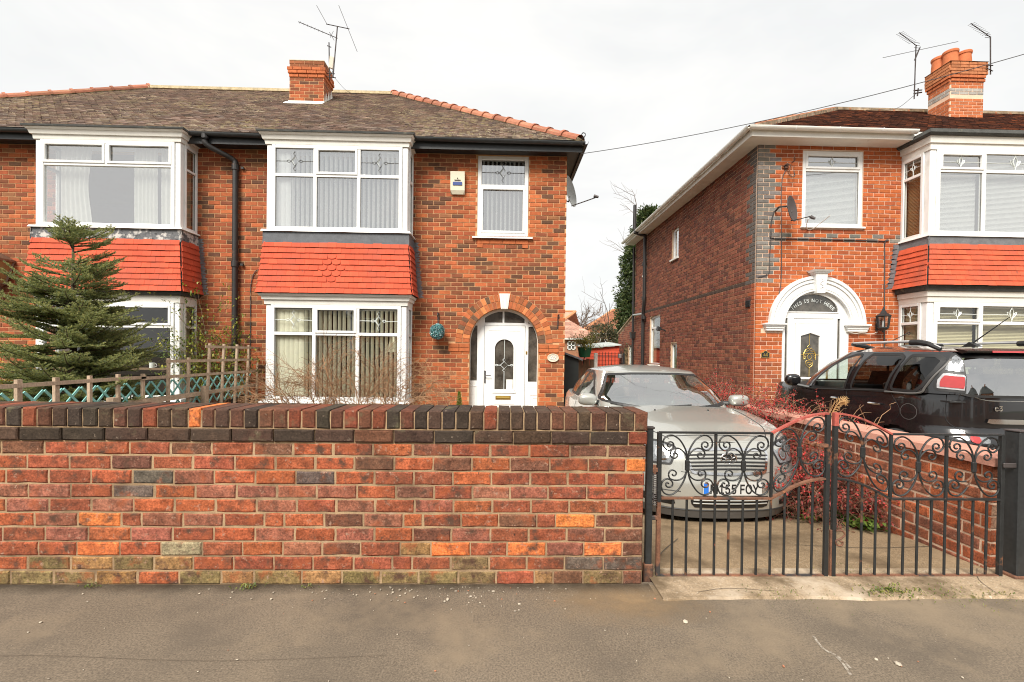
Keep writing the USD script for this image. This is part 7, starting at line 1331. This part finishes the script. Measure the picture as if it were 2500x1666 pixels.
# ------------------------------------------------------------------ planting, fences and what stands behind the houses
def needles_mesh(A, D, L, W, T, rng):
    """many thin needle blades at once: bases A, directions D, lengths L, widths W, tints T"""
    n = len(A); D = D/np.linalg.norm(D, axis=1, keepdims=True); r = rng.normal(size=(n, 3)); s = np.cross(D, r); s /= np.linalg.norm(s, axis=1, keepdims=True)+1e-9
    V = np.stack([A-s*W[:, None]*.5, A+s*W[:, None]*.5, A+D*L[:, None]+s*W[:, None]*.2, A+D*L[:, None]-s*W[:, None]*.2], 1).reshape(-1, 3); i = np.arange(n)*4
    m = MB(); m.v.append(V); m.f.append(np.vstack([np.stack([i, i+1, i+2], 1), np.stack([i, i+2, i+3], 1)])); m.t.append(np.vstack([T, T])); m.n = len(V); return m
def fir(label, base, H, radius, seed):
    rng = np.random.default_rng(seed); base = np.array(base, float); t = thing('fir_tree', label, 'tree', base)
    obj('trunk', MB().tube([base, base+(.02, 0, H*.5), base+(0, .01, H*.97)], [.05, .035, .008], 8), 'bark', t, smooth=True)
    A, D, T = [], [], []; br = MB(); PALN = np.array([(.095, .132, .044), (.190, .225, .075), (.29, .31, .105), (.42, .40, .15), (.23, .285, .16)])
    def twig(p, d, L, young):
        n = max(4, int(L*400)); q = rng.uniform(0, 1, n); d = d/np.linalg.norm(d); side = np.cross(d, [0, 0, 1.]); side /= np.linalg.norm(side)+1e-9; up = np.cross(side, d)
        pos = p+d*L*q[:, None]; a = rng.uniform(-.5, PI+.5, n); nd = d*.75+(side*np.cos(a)[:, None]+up*np.sin(a)[:, None])*.9
        A.append(pos); D.append(nd); ip = np.clip((rng.normal(1.0, .8, n)+young+q*1.0).astype(int), 0, 3); ip = np.where(rng.random(n) < .14, 4, ip); T.append(PALN[ip]*rng.uniform(.8, 1.2, (n, 1)))
    z = .18
    while z < H*.97:
        f = z/H; R = radius(z)
        for k in range(int(7 if f < .8 else 5)):
            a = rng.uniform(0, 2*PI); L = R*rng.uniform(.66, 1.02)*(1.2 if rng.random() < .08 else 1); zz = z+rng.normal(0, .05); el = .08+.75*max(f-.62, 0)+rng.normal(0, .17); p0 = base+(0, 0, zz)
            out = np.array((math.cos(a), math.sin(a), 0)); P = [p0+out*L*s+np.array((0, 0, L*(el*s-.14*s*s*(1-f)+.16*s**4))) for s in np.linspace(0, 1, 8)]; br.tube(P, np.linspace(.012, .003, 8), 4, cap=False)
            s = .12
            while s < 1:
                i = min(int(s*7), 6); p = P[i]+(P[i+1]-P[i])*(s*7-i); d = P[i+1]-P[i]; d /= np.linalg.norm(d); sd = np.cross(d, [0, 0, 1.]); sd /= np.linalg.norm(sd)
                for sg in (-1, 1):
                    tl = (.24*(1-s)+.085)*rng.uniform(.7, 1.2)*min(1, L/.6+.3)
                    td = d*.8+sd*sg*.75+np.array((0, 0, rng.normal(.10, .12))); twig(p, td, tl, s*.9)
                    if tl > .14: twig(p+td/np.linalg.norm(td)*tl*.5, d*.9+sd*sg*.15+np.array((0, 0, .08)), tl*.55, s*.9+.3)
                s += .055/max(L, .25)
            twig(P[5], P[7]-P[5], np.linalg.norm(P[7]-P[5])*1.12, .9); twig(P[2], P[5]-P[2], np.linalg.norm(P[5]-P[2]), .3)
        z += .068 if f < .70 else (.12 if f < .78 else (.30 if f < .88 else .11))
    twig(base+(0, 0, H*.86), np.array((0, 0, 1.)), H*.14, 1)
    A, D, T = np.vstack(A), np.vstack(D), np.vstack(T); n = len(A); obj('branch', br, 'bark', t, kind='stuff')
    obj('crown', needles_mesh(A, D, rng.uniform(.015, .024, n), np.full(n, .0062), T, rng), 'needles', t, kind='stuff')
fir('dark green fir tree with layered branches in front of the left bay', (-5.72, 6.15, -.05), 3.13, lambda z: float(np.interp(z, [0, .5, 1.0, 1.5, 1.9, 2.2, 2.6, 2.85, 3.1], [1.18, 1.2, 1.13, 1.0, .80, .60, .50, .34, .12])), 3)

# grey timber trellis along the party line, and the turquoise lattice behind it
tr = thing('trellis_fence', 'weathered grey timber trellis fence stepping up beside the fir tree', 'fence', (-4.8, 6.6, -.05)); rng = np.random.default_rng(9); TX = -4.8
PY = [3.80, 4.20, 4.60, 4.98, 5.38, 5.77, 6.16, 6.60, 7.02, 7.45, 7.83, 8.22, 8.60, 8.94]; PT = [1.06]*6+[1.045, 1.25, 1.255, 1.485, 1.48, 1.48, 1.475, 1.47]
for k, (y, zt) in enumerate(zip(PY, PT)):
    ln_ = 0 if k < 7 else (.03 if k < 9 else .10); w = .05 if k in (2, 3) else .036
    obj('post', MB().bar((TX+rng.uniform(-.006, .006), y, -.06), (TX, y+ln_, zt), w, .034, up=(1, 0, 0)), 'grey_wood', tr)
for y0, y1, z0, z1 in ((3.6, 6.18, 1.0, 1.0), (6.10, 9.0, .985, .975), (6.55, 9.02, 1.205, 1.20), (7.40, 9.03, 1.43, 1.425), (5.9, 8.9, .69, .70), (3.6, 6.2, .35, .35)): obj('rail', MB().bar((TX+.024, y0, z0), (TX+.024, y1, z1), .012, .042), 'grey_wood', tr)
obj('rail', MB().bar((TX+.05, 5.95, .655), (TX+.05, 8.85, .715), .016, .055), 'grey_wood', tr); obj('stub_post', MB().bar((TX+.09, 7.28, -.05), (TX+.09, 7.28, .80), .075, .075, up=(1, 0, 0)), 'grey_wood', tr); obj('stub_post', MB().bar((TX+.06, 5.62, -.05), (TX+.06, 5.62, .78), .085, .085, up=(1, 0, 0)), 'grey_wood', tr)
lat = thing('lattice', 'turquoise painted expanding lattice fixed low behind the grey trellis fence', 'lattice', (-4.87, 6.6, .4))
y = 4.3
while y < 8.9:
    for sg in (-1, 1): a = (-4.87-.014*(sg > 0), y-.21*sg, .50); b = (-4.87-.014*(sg > 0), y+.21*sg, .925); obj('slat', MB().bar(a, b, .010, .026), 'turquoise_wood', lat)
    y += .21

def twigs(mb, p, d, L, r, depth, rng, tint, curl=.35, n=5, kids=(5, 4, 3), ang=.8, sides=4, tips=None, gravity=-.1):
    """a bare branching shoot"""
    d = np.array(d, float)/np.linalg.norm(d); P = [np.array(p, float)]; s = L/n
    for k in range(n): d = d+rng.normal(0, curl/n, 3)+np.array((0, 0, gravity/n)); d /= np.linalg.norm(d); P.append(P[-1]+d*s)
    mb.tube(P, np.linspace(r, r*.5, n+1), sides if depth else 3, tint=np.array(tint)*rng.uniform(.75, 1.2), cap=False)
    if tips is not None: tips.extend([(P[-1], d), (P[-2], d)]+([(P[n//2], d)] if depth == 0 else []))
    if depth > 0:
        for _ in range(kids[-depth] if depth <= len(kids) else kids[0]):
            q = rng.uniform(.25, 1); i = min(int(q*n), n-1); b = P[i]+(P[i+1]-P[i])*(q*n-i); v = rng.normal(size=3); v -= d*(v@d); v /= np.linalg.norm(v); dd = d*math.cos(ang)+v*math.sin(ang); twigs(mb, b, dd, L*rng.uniform(.35, .6), r*.55, depth-1, rng, tint, curl, max(3, n-1), kids, ang, sides, tips, gravity)
def leaves(tips, n_each, size, tints, rng, spread=.03):
    m = MB()
    for p, d in tips:
        for _ in range(n_each): leaf_blade(m, p+rng.normal(0, spread, 3), d+rng.normal(0, .8, 3), size*rng.uniform(.6, 1.3), size*.55, tints[rng.integers(len(tints))], .4)
    return m
rng = np.random.default_rng(12); sh = thing('bare_shrub', 'bare brown twiggy shrub in front of the lower bay window', 'shrub', (-2.6, 7.5, -.05)); m = MB(); tips = []
for bx in (-3.45, -3.2, -2.95, -2.72, -2.5, -2.3, -2.05, -1.8, -1.62):
    for k in range(7):
        lean = (bx+2.55)*.5+rng.normal(0, .45); twigs(m, (bx+rng.normal(0, .06), 7.5+rng.normal(0, .15), -.05), (lean, rng.normal(0, .3), 1.4), rng.uniform(1.0, 1.5)*(1-.18*abs(bx+2.6)), .0085, 2, rng, (.27, .15, .075), .75, 7, (6, 5), .62, 4, tips, -.55)
obj('stems', m, 'twig', sh, kind='stuff'); obj('buds', leaves(tips[::3], 1, .022, [(.30, .13, .05), (.33, .24, .06), (.22, .10, .05)], rng, .008), 'leaf', sh, kind='stuff')

ct = thing('berry_bush', 'tangled reddish bush covered in red berries between silver car and low wall', 'bush', (3.3, 5.8, -.2)); m = MB(); tips = []
for k in range(560):
    y = rng.uniform(3.95, 8.0); x = 3.26+rng.normal(0, .17)-(.10 if y < 4.6 else 0); h = .92+.10*math.sin(y*2.3)-(.25 if y < 4.4 else 0)
    twigs(m, (x, y, -.2), (rng.normal(-.05, .32), rng.normal(-.05, .35), 1.0), h*rng.uniform(.72, 1.0), .0065, 2, rng, (.17, .092, .058), .8, 6, (6, 4), .75, 3, tips, -.5)
obj('stems', m, 'twig', ct, kind='stuff'); P = np.array([p for p, d in tips]); r_ = meshkit.noise(P*3.1); keep = (r_+(P[:, 2]-.5)*.45 > .42+.12*rng.normal(size=len(P))) & (P[:, 2] > .15); P = P[keep]; P = P[rng.permutation(len(P))[:11000]]
ico = trimesh.creation.icosphere(0, 1.0); n = len(P); rad = rng.uniform(.006, .0100, n); V = (P+rng.normal(0, .008, P.shape))[:, None]+ico.vertices[None]*rad[:, None, None]; F = ico.faces[None]+(np.arange(n)*len(ico.vertices))[:, None, None]
bm = MB(); bm.add(V.reshape(-1, 3), F.reshape(-1, 3)); obj('berries', bm, 'berry', ct, kind='stuff'); obj('leaves', leaves(tips, 2, .030, [(.24, .035, .03), (.20, .07, .04), (.15, .045, .032), (.30, .05, .04)], rng, .015), 'leaf', ct, kind='stuff')
g_ = MB()
for k in range(45):
    y = rng.uniform(4.0, 6.6); p = np.array((3.32+rng.normal(0, .12), y, .55)); d = np.array((rng.normal(.2, .5), rng.normal(-.1, .5), 1.2)); d /= np.linalg.norm(d); L = rng.uniform(.4, .72); P_l = [p+d*L*s+np.array((rng.normal(0, .01), 0, -.35*s**2.5*L)) for s in np.linspace(0, 1, 7)]; g_.tube(P_l, np.linspace(.0034, .0014, 7), 3, tint=np.array((.30, .17, .085))*rng.uniform(.7, 1.1), cap=False)
obj('dry_shoots', g_, 'twig', ct, kind='stuff')
fe_ = thing('dry_fern', 'curled dry brown fern frond standing above the berry bush before the black car', 'fern', (3.55, 4.9, .5)); m = MB(); q = smoothpts([(3.40, 4.62, .66), (3.45, 4.6, .79), (3.50, 4.58, .90), (3.56, 4.57, .925), (3.585, 4.57, .90)], 6); m.tube(q, .005, 4, tint=(.38, .22, .09), cap=False)
for k in range(3, len(q)-2):
    for sg in (-1, 1): d = q[k+1]-q[k]; d /= np.linalg.norm(d); s = np.array((-d[2], 0, d[0])); L = .055*math.sin(PI*(k/len(q))*.9+.25); m.tube([q[k], q[k]+(s*sg*.9+d*.5)*L*.6, q[k]+(s*sg+d*.9)*L], [.0035, .003, .001], 3, tint=(.42, .25, .10), cap=False)
obj('frond', m, 'twig', fe_)
gc = MB()
for k in range(150):
    y = rng.uniform(3.55, 4.6); x = 3.13-abs(rng.normal(0, .10))-(.12 if y > 3.9 else 0); z = float(drive_z(x, y))
    for _ in range(4): leaf_blade(gc, (x+rng.normal(0, .02), y+rng.normal(0, .02), z+.01+abs(rng.normal(0, .035))), (rng.normal(), rng.normal(), .5), .05*rng.uniform(.6, 1.3), .032, [(.07, .13, .02), (.12, .18, .03), (.16, .20, .045), (.05, .08, .02)][rng.integers(4)], .4)
solo('ground_cover', gc, 'leaf', 'low green leafy weeds at the foot of the low drive wall behind the gates', 'weeds', loc=(3.1, 4, 0), kind='stuff')
cl_ = thing('climbing_plant', 'yellow-green climber with pink flowers on the wall beside the downpipe', 'climber', (-5.5, 8.75, 0)); m = MB(); tips = []
for k in range(26): twigs(m, (-5.55+rng.normal(0, .2), 8.75+rng.normal(0, .06), -.05), (rng.normal(0, .18), rng.normal(0, .03), 1.0), rng.uniform(1.1, 1.75), .007, 2, rng, (.14, .085, .05), .45, 7, (5, 4), .6, 4, tips, -.1)
tips = [t for t in tips if t[0][1] < 8.96 and t[0][2] > .4]; obj('stems', m, 'twig', cl_, kind='stuff'); obj('leaves', leaves(tips, 2, .06, [(.26, .27, .035), (.15, .20, .03), (.08, .13, .025), (.34, .32, .05)], rng, .03), 'leaf', cl_, kind='stuff')
for p in ((-5.42, 8.62, 1.40), (-5.95, 8.6, 1.13)):
    m = MB()
    for k in range(9): leaf_blade(m, np.array(p), rng.normal(size=3)+(0, -.6, .2), .04, .035, (.75, .42, .42), .3)
    obj('flower', m, 'flower', cl_)
yb = thing('yellow_shrub', 'small yellow-flowered shrub at the left edge below the fir branches', 'shrub', (-6.9, 6.4, 0)); m = MB(); tips = []
for k in range(24): twigs(m, (-6.95+rng.normal(0, .12), 5.95+rng.normal(0, .1), -.05), (rng.normal(0, .35), rng.normal(0, .2), 1), rng.uniform(.8, 1.15), .006, 2, rng, (.15, .10, .05), .5, 5, (5, 4), .6, 3, tips, -.1)
obj('stems', m, 'twig', yb, kind='stuff'); obj('flowers', leaves([t for t in tips if t[0][2] > .5], 2, .03, [(.62, .46, .02), (.55, .42, .03), (.30, .28, .03)], rng, .02), 'flower', yb, kind='stuff')
st = thing('small_conifer', 'tiny green conifer tip showing above the wall left of the white door', 'plant', (-.78, 8.55, -.05)); A = []; D = []
for k in range(1500): z = rng.uniform(0, .62); r = .12*(1-z/.66); a = rng.uniform(0, 2*PI); A.append((-.78+r*math.cos(a)*rng.random(), 8.55+r*math.sin(a)*rng.random(), z)); D.append((math.cos(a)*.5, math.sin(a)*.5, 1))
n = len(A); obj('foliage', needles_mesh(np.array(A), np.array(D), rng.uniform(.03, .055, n), np.full(n, .009), np.array([(.16, .20, .03), (.10, .15, .03), (.22, .24, .04)])[rng.integers(0, 3, n)], rng), 'needles', st, kind='stuff'); obj('stem', MB().tube([(-.78, 8.55, -.05), (-.78, 8.55, .5)], .01, 6), 'bark', st)
rng = np.random.default_rng(14); under = MB()
for k in range(900):
    x = rng.uniform(-9, .2); y = rng.uniform(3.2, 8.8); leaf_blade(under, (x, y, -.05+rng.random()*.12), (rng.normal(), rng.normal(), .9), .07, .04, [(.06, .11, .02), (.10, .15, .03), (.14, .15, .04)][rng.integers(3)], .4)
solo('garden_undergrowth', under, 'leaf', 'low mixed green undergrowth on the soil of the front garden behind the wall', 'undergrowth', loc=(-4, 6, 0), kind='stuff')

# ---- between and behind the houses
bs = thing('bin_store', 'black painted timber bin store with sloping roof beside the tall brick corner', 'bin store', (1.6, 10.8, -.25)); obj('side', MB().hexa([(1.30, 10.5, -.25), (1.82, 10.5, -.25), (1.82, 11.4, -.25), (1.30, 11.4, -.25), (1.30, 10.5, 1.44), (1.82, 10.5, 1.25), (1.82, 11.4, 1.25), (1.30, 11.4, 1.44)]), 'black_timber', bs); obj('roof', MB().hexa([(1.29, 10.42, 1.445), (1.90, 10.42, 1.225), (1.90, 11.5, 1.225), (1.29, 11.5, 1.445), (1.29, 10.42, 1.49), (1.90, 10.42, 1.27), (1.90, 11.5, 1.27), (1.29, 11.5, 1.49)]), 'slate_grey', bs)
fn = thing('board_fence', 'brown vertical board fence between the bin store and the iron side gate', 'fence', (2.1, 13.5, -.25)); rng = np.random.default_rng(15)
for k in range(11): x = 1.5+k*.118; z = 1.30-.02*(k % 3)-(.05 if k > 6 else 0); obj('board', MB().box(x, 13.48+.012*(k % 2), -.25, x+.112, 13.50+.012*(k % 2), z, bev=.003), 'fence_wood' if k < 7 else 'oak', fn)
obj('rail', MB().box(1.45, 13.515, .95, 2.82, 13.56, 1.04), 'fence_wood', fn); obj('post', MB().box(2.80, 13.44, -.25, 2.90, 13.54, 1.42, bev=.006), 'white_paint', fn, label='cream gate post at the end of the boards')
pl = thing('planter', 'green hanging planter with yellow-green plant above the board fence', 'planter', (2.47, 13.25, 1.28)); obj('bowl', MB().lathe([(.0, 1.285), (.14, 1.285), (.165, 1.33), (.195, 1.48), (.215, 1.56), (.222, 1.565), (.222, 1.585), (.205, 1.585), (.19, 1.50)], (2.47, 13.25, 0), 20), 'planter_green', pl, smooth=35); m = MB(); tips = []
for k in range(34): twigs(m, (2.47+rng.normal(0, .07), 13.25+rng.normal(0, .07), 1.52), (rng.normal(0, .6), rng.normal(0, .5), 1), rng.uniform(.25, .52), .005, 1, rng, (.15, .12, .05), .5, 4, (5,), .6, 3, tips, -.25)
obj('stems', m, 'twig', pl, kind='stuff'); obj('leaves', leaves(tips, 2, .05, [(.30, .30, .04), (.22, .24, .04), (.38, .30, .05), (.14, .17, .03)], rng, .03), 'leaf', pl, kind='stuff'); obj('bracket', MB().tube([(2.47, 13.48, 1.1), (2.47, 13.40, 1.2), (2.47, 13.27, 1.285)], .015, 6), 'black_paint', pl)
ig = thing('side_gate', 'black iron side gate with upright bars in front of the red shed', 'gate', (3.3, 14, -.25))
for z in (1.32, .2): obj('rail', MB().box(2.92, 13.985, z, 3.80, 14.0, z+.025), 'black_paint', ig)
for k in range(9): x = 2.96+k*.1; obj('bar', MB().tube([(x, 13.99, -.2), (x, 13.99, 1.43), (x, 13.99, 1.47)], [.009, .009, .002], 6), 'black_paint', ig)
obj('lock', MB().box(3.66, 13.95, 1.27, 3.76, 14.0, 1.40, bev=.01), 'aluminium', ig); obj('post', MB().box(3.80, 13.95, -.25, 3.86, 14.01, 1.42, bev=.005), 'black_paint', ig)
fp_ = thing('ivy_post', 'ivy-covered post at the right of the iron side gate', 'post', (4.0, 14.3, -.25)); obj('post', MB().box(3.92, 14.2, -.25, 4.02, 14.3, 1.6), 'fence_wood', fp_); obj('ivy', leaves([(np.array((3.97+rng.normal(0, .07), 14.2+rng.normal(0, .06), rng.uniform(-.1, 1.75))), np.array((0, -1., .2))) for _ in range(260)], 1, .06, [(.03, .055, .02), (.05, .07, .02), (.10, .11, .04)], rng, .03), 'leaf', fp_, kind='stuff')
rs_ = thing('shed', 'red painted shed with a pale sloping roof seen between the two houses', 'shed', (4.1, 18.5, -.25)); rng = np.random.default_rng(16)
for k in range(12): z = -.2+k*.148; obj('board', MB().hexa([(3.45, 17.99, z), (4.75, 17.99, z), (4.75, 18.03, z), (3.45, 18.03, z), (3.45, 18.004, z+.146), (4.75, 18.004, z+.146), (4.75, 18.03, z+.146), (3.45, 18.03, z+.146)]), 'red_shed_paint', rs_)
obj('side', MB().box(3.45, 18.035, -.25, 4.75, 20, 1.56), 'red_shed_paint', rs_); obj('gable', MB().hexa([(3.45, 17.995, 1.56), (4.75, 17.995, 1.56), (4.75, 20, 1.56), (3.45, 20, 1.56), (3.45, 17.995, 1.59), (4.75, 17.995, 1.73), (4.75, 20, 1.73), (3.45, 20, 1.59)]), 'red_shed_paint', rs_); obj('roof', MB().hexa([(3.38, 17.9, 1.60), (4.82, 17.9, 1.745), (4.82, 20.1, 1.90), (3.38, 20.1, 1.76), (3.38, 17.9, 1.64), (4.82, 17.9, 1.785), (4.82, 20.1, 1.94), (3.38, 20.1, 1.80)]), 'shed_roof', rs_)
def leafy(name, label, cat, c, rx, ry, z0, z1, n, size, tints, seed, shape, group=None, trunk=True, mt='leaf', wig=.35):
    """a foliage mass of many leaf blades gathered in clumps, with gaps between them"""
    rng = np.random.default_rng(seed); t = thing(name, label, cat, (c[0], c[1], z0), group=group); A = []; cl = []
    while len(cl) < max(30, n//60):
        z = rng.uniform(0, 1); a = rng.uniform(0, 2*PI); r = shape(z)*(.72+.38*rng.random()); cl.append((c[0]+rx*r*math.cos(a), c[1]+ry*r*math.sin(a), z0+(z1-z0)*z, rng.uniform(.55, 1.25)))
    m = MB(); nb = n//len(cl); P, D, T = [], [], []
    for x, y, z, s in cl:
        q = rng.normal(size=(nb, 3)); q /= np.linalg.norm(q, axis=1, keepdims=True); rad = wig*s*rng.uniform(.3, 1, (nb, 1))**.5; P.append(np.array((x, y, z))+q*rad*[1, 1, .8]); D.append(q+rng.normal(0, .5, q.shape)); T.append(np.array([tints[i] for i in rng.integers(0, len(tints), nb)])*rng.uniform(.65, 1.25))
    P, D, T = np.vstack(P), np.vstack(D), np.vstack(T); k = len(P); obj('crown', needles_mesh(P, D, rng.uniform(.7, 1.3, k)*size, np.full(k, size*.55), T, rng), mt, t, kind='stuff')
    if trunk: obj('trunk', MB().tube([(c[0], c[1], z0-.3), (c[0]+.05, c[1], z0+(z1-z0)*.5), (c[0], c[1], z0+(z1-z0)*.85)], [.16, .10, .03], 8), 'bark', t)
    return t
leafy('evergreen_tree', 'tall dark evergreen tree rising behind the rear corner of the orange house', 'tree', (7.5, 23), 1.35, 1.5, -.2, 8.7, 60000, .13, [(.035, .06, .016), (.055, .08, .022), (.09, .11, .035), (.025, .04, .012)], 5, lambda z: float(np.interp(z, [0, .15, .5, .75, 1], [1.0, 1.05, .95, .72, .12])), wig=.45)
SCRUB = leafy('scrub_bush', 'dark tangled bush above the red shed roof', 'bush', (4.75, 21), .75, .7, .4, 2.75, 6500, .07, [(.05, .055, .025), (.08, .08, .035), (.035, .04, .02), (.12, .10, .05)], 6, lambda z: math.sqrt(max(1-(z-.3)**2*1.6, .05)), wig=.25)
rng = np.random.default_rng(18); m = MB()
for k in range(26): twigs(m, (4.7+rng.normal(0, .35), 20.2, .9), (rng.normal(0, .6), 0, 1), rng.uniform(.9, 1.7), .009, 2, rng, (.22, .17, .11), .9, 6, (4, 3), .7, 3, None, -.6)
obj('stems', m, 'twig', SCRUB, kind='stuff')
def bare_tree(label, base, H, r, seed, tint=(.15, .11, .085), kids=(5, 5, 4, 4), depth=4, lean=(0, 0), ang=.62, group=None):
    rng = np.random.default_rng(seed); t = thing('bare_tree', label, 'tree', base, group=group); b = np.array(base, float); top = b+np.array((lean[0], lean[1], H*.45)); obj('trunk', MB().tube([b, (b+top)/2+(.03, 0, 0), top], [r, r*.85, r*.7], 8, tint=tint), 'twig', t, smooth=True); m = MB()
    for k in range(5): twigs(m, b+(top-b)*rng.uniform(.6, 1), (rng.normal(0, .5), rng.normal(0, .5), 1), H*rng.uniform(.32, .52), r*.5, depth-1, rng, tint, .5, 5, kids, ang, 4, None, .12)
    obj('crown', m, 'twig', t, kind='stuff')
bare_tree('bushy bare tree behind the far roofs right of the tall brick corner', (7.6, 46, -.4), 7.2, .14, 21, kids=(7, 6, 5), depth=4)
bare_tree('slender bare tree with forked branches in front of the far orange roof', (7.15, 30, -.4), 7.0, .05, 22, kids=(4, 4, 3), depth=3, lean=(.1, 0), ang=.75)
bare_tree('bare tree top showing above the eaves of the orange house', (15.4, 40, -.4), 16.0, .16, 23, kids=(6, 5, 4), depth=4)
def far_house(label, x0, x1, y0, y1, ze, zr, hip0, wallm_, roofm, wins, ch=None):
    h = thing('far_house', label, 'house', ((x0+x1)/2, (y0+y1)/2, -.4)); ym = (y0+y1)/2; obj('wall', MB().box(x0, y0, -.4, x1, y1, ze), wallm_, h); e = .3
    pts = [(x0-e, y0-e, ze), (x1+e, y0-e, ze), (x1+e, y1+e, ze), (x0-e, y1+e, ze), (x0+hip0, ym, zr), (x1-hip0, ym, zr)]; rm = MB(); rng = np.random.default_rng(int(x0*10))
    rm.add(pts, [(0, 1, 5), (0, 5, 4), (1, 2, 5), (2, 3, 4), (2, 4, 5), (3, 0, 4), (0, 3, 2), (0, 2, 1)]); roof_ = obj('roof', rm, roofm, h); ti = MB(); roof_face(ti, pts[0], pts[1], pts[5], pts[4], .22, .6, [(.36, .14, .075), (.30, .12, .07), (.40, .17, .09)] if roofm == 'far_brick' else [(.48, .27, .2), (.42, .23, .17)], rng, lift=.03); roof_face(ti, pts[3], pts[0], pts[4], pts[4], .22, .6, [(.36, .14, .075), (.30, .12, .07)], rng, lift=.03); obj('roof_tile', ti, 'ridge_clay', roof_, kind='stuff')
    for a, b in ((pts[0], pts[4]), (pts[4], pts[5])): obj('ridge', MB().tube([a, b], .13, 6, tint=(.52, .24, .12)), 'ridge_clay', roof_)
    obj('gutter', MB().box(x0-e, y0-e-.08, ze-.12, x1+e, y0-e, ze-.02), 'white_paint', h)
    for a, b, c, d in wins:
        w = MB()
        for u0, u1, z0, z1 in ((a, a+.08, c, d), (b-.08, b, c, d), (a, b, c, c+.08), (a, b, d-.08, d), ((a+b)/2-.045, (a+b)/2+.045, c, d), (a, b, (c+d)/2-.04, (c+d)/2+.04)): w.box(u0, y0-.06, z0, u1, y0+.02, z1)
        wo = obj('window', w, 'upvc', h); obj('pane', MB().box(a+.1, y0-.03, c+.1, b-.1, y0-.01, d-.1), 'felt', wo)
    if ch: obj('chimney', MB().box(*ch), 'far_brick', h)
far_house('distant brick house with an orange hipped roof between the two houses', 8.2, 17.5, 46, 54, 3.55, 6.35, 4.2, 'far_brick', 'far_brick', [(10.1, 11.3, 1.6, 2.9)])
far_house('distant house with a pale pinkish roof and white window beside the brick corner', 3.6, 8.3, 39, 46, 2.75, 5.4, 3.4, 'far_brick', 'salmon_roof', [(5.75, 6.45, 1.75, 2.5)])
for k, (x, y, w_, h_) in enumerate(((2.5, 62, 7, 3.5), (-6, 70, 9, 4.2))): leafy('distant_hedge_tree', ['grey-green distant tree mass low behind the pale-roofed house', 'grey-green distant tree mass hidden far behind the semi-detached pair'][k], 'tree', (x, y), w_/2, 2, -.4, h_, 7000, .2, [(.06, .06, .035), (.09, .08, .05), (.12, .10, .065)], 30+k, lambda z: math.sqrt(max(1-z*z*.8, .05)), wig=.7)
# ------------------------------------------------------------------ the other side of the street, seen only as a reflection
op = thing('opposite_houses', 'dark roofline of houses across the street, mirrored in the black car and windows', 'houses', (0, -31, -.1)); rng = np.random.default_rng(50)
for k in range(5):
    x = -27+k*11.5; obj('wall', MB().box(x, -38, -.1, x+8.6, -30.5, 5.3), 'far_brick', op); rm = MB(); e = .35
    pts = [(x-e, -38-e, 5.3), (x+8.6+e, -38-e, 5.3), (x+8.6+e, -30.5+e, 5.3), (x-e, -30.5+e, 5.3), (x+2.6, -34.2, 8.4), (x+6.0, -34.2, 8.4)]; rm.add(pts, [(0, 1, 5), (0, 5, 4), (1, 2, 5), (2, 3, 4), (2, 4, 5), (3, 0, 4), (0, 3, 2), (0, 2, 1)]); ro_ = obj('roof', rm, 'felt', op)
    obj('chimney', MB().box(x+4, -34.6, 7.8, x+4.9, -33.8, 9.3), 'far_brick', ro_)
    for a in (1.0, 5.4):
        for z in (.9, 3.5): wo = obj('window', MB().box(x+a, -30.5, z, x+a+2.2, -30.44, z+1.4), 'upvc', op); obj('pane', MB().box(x+a+.1, -30.44, z+.1, x+a+2.1, -30.43, z+1.3), 'felt', wo)
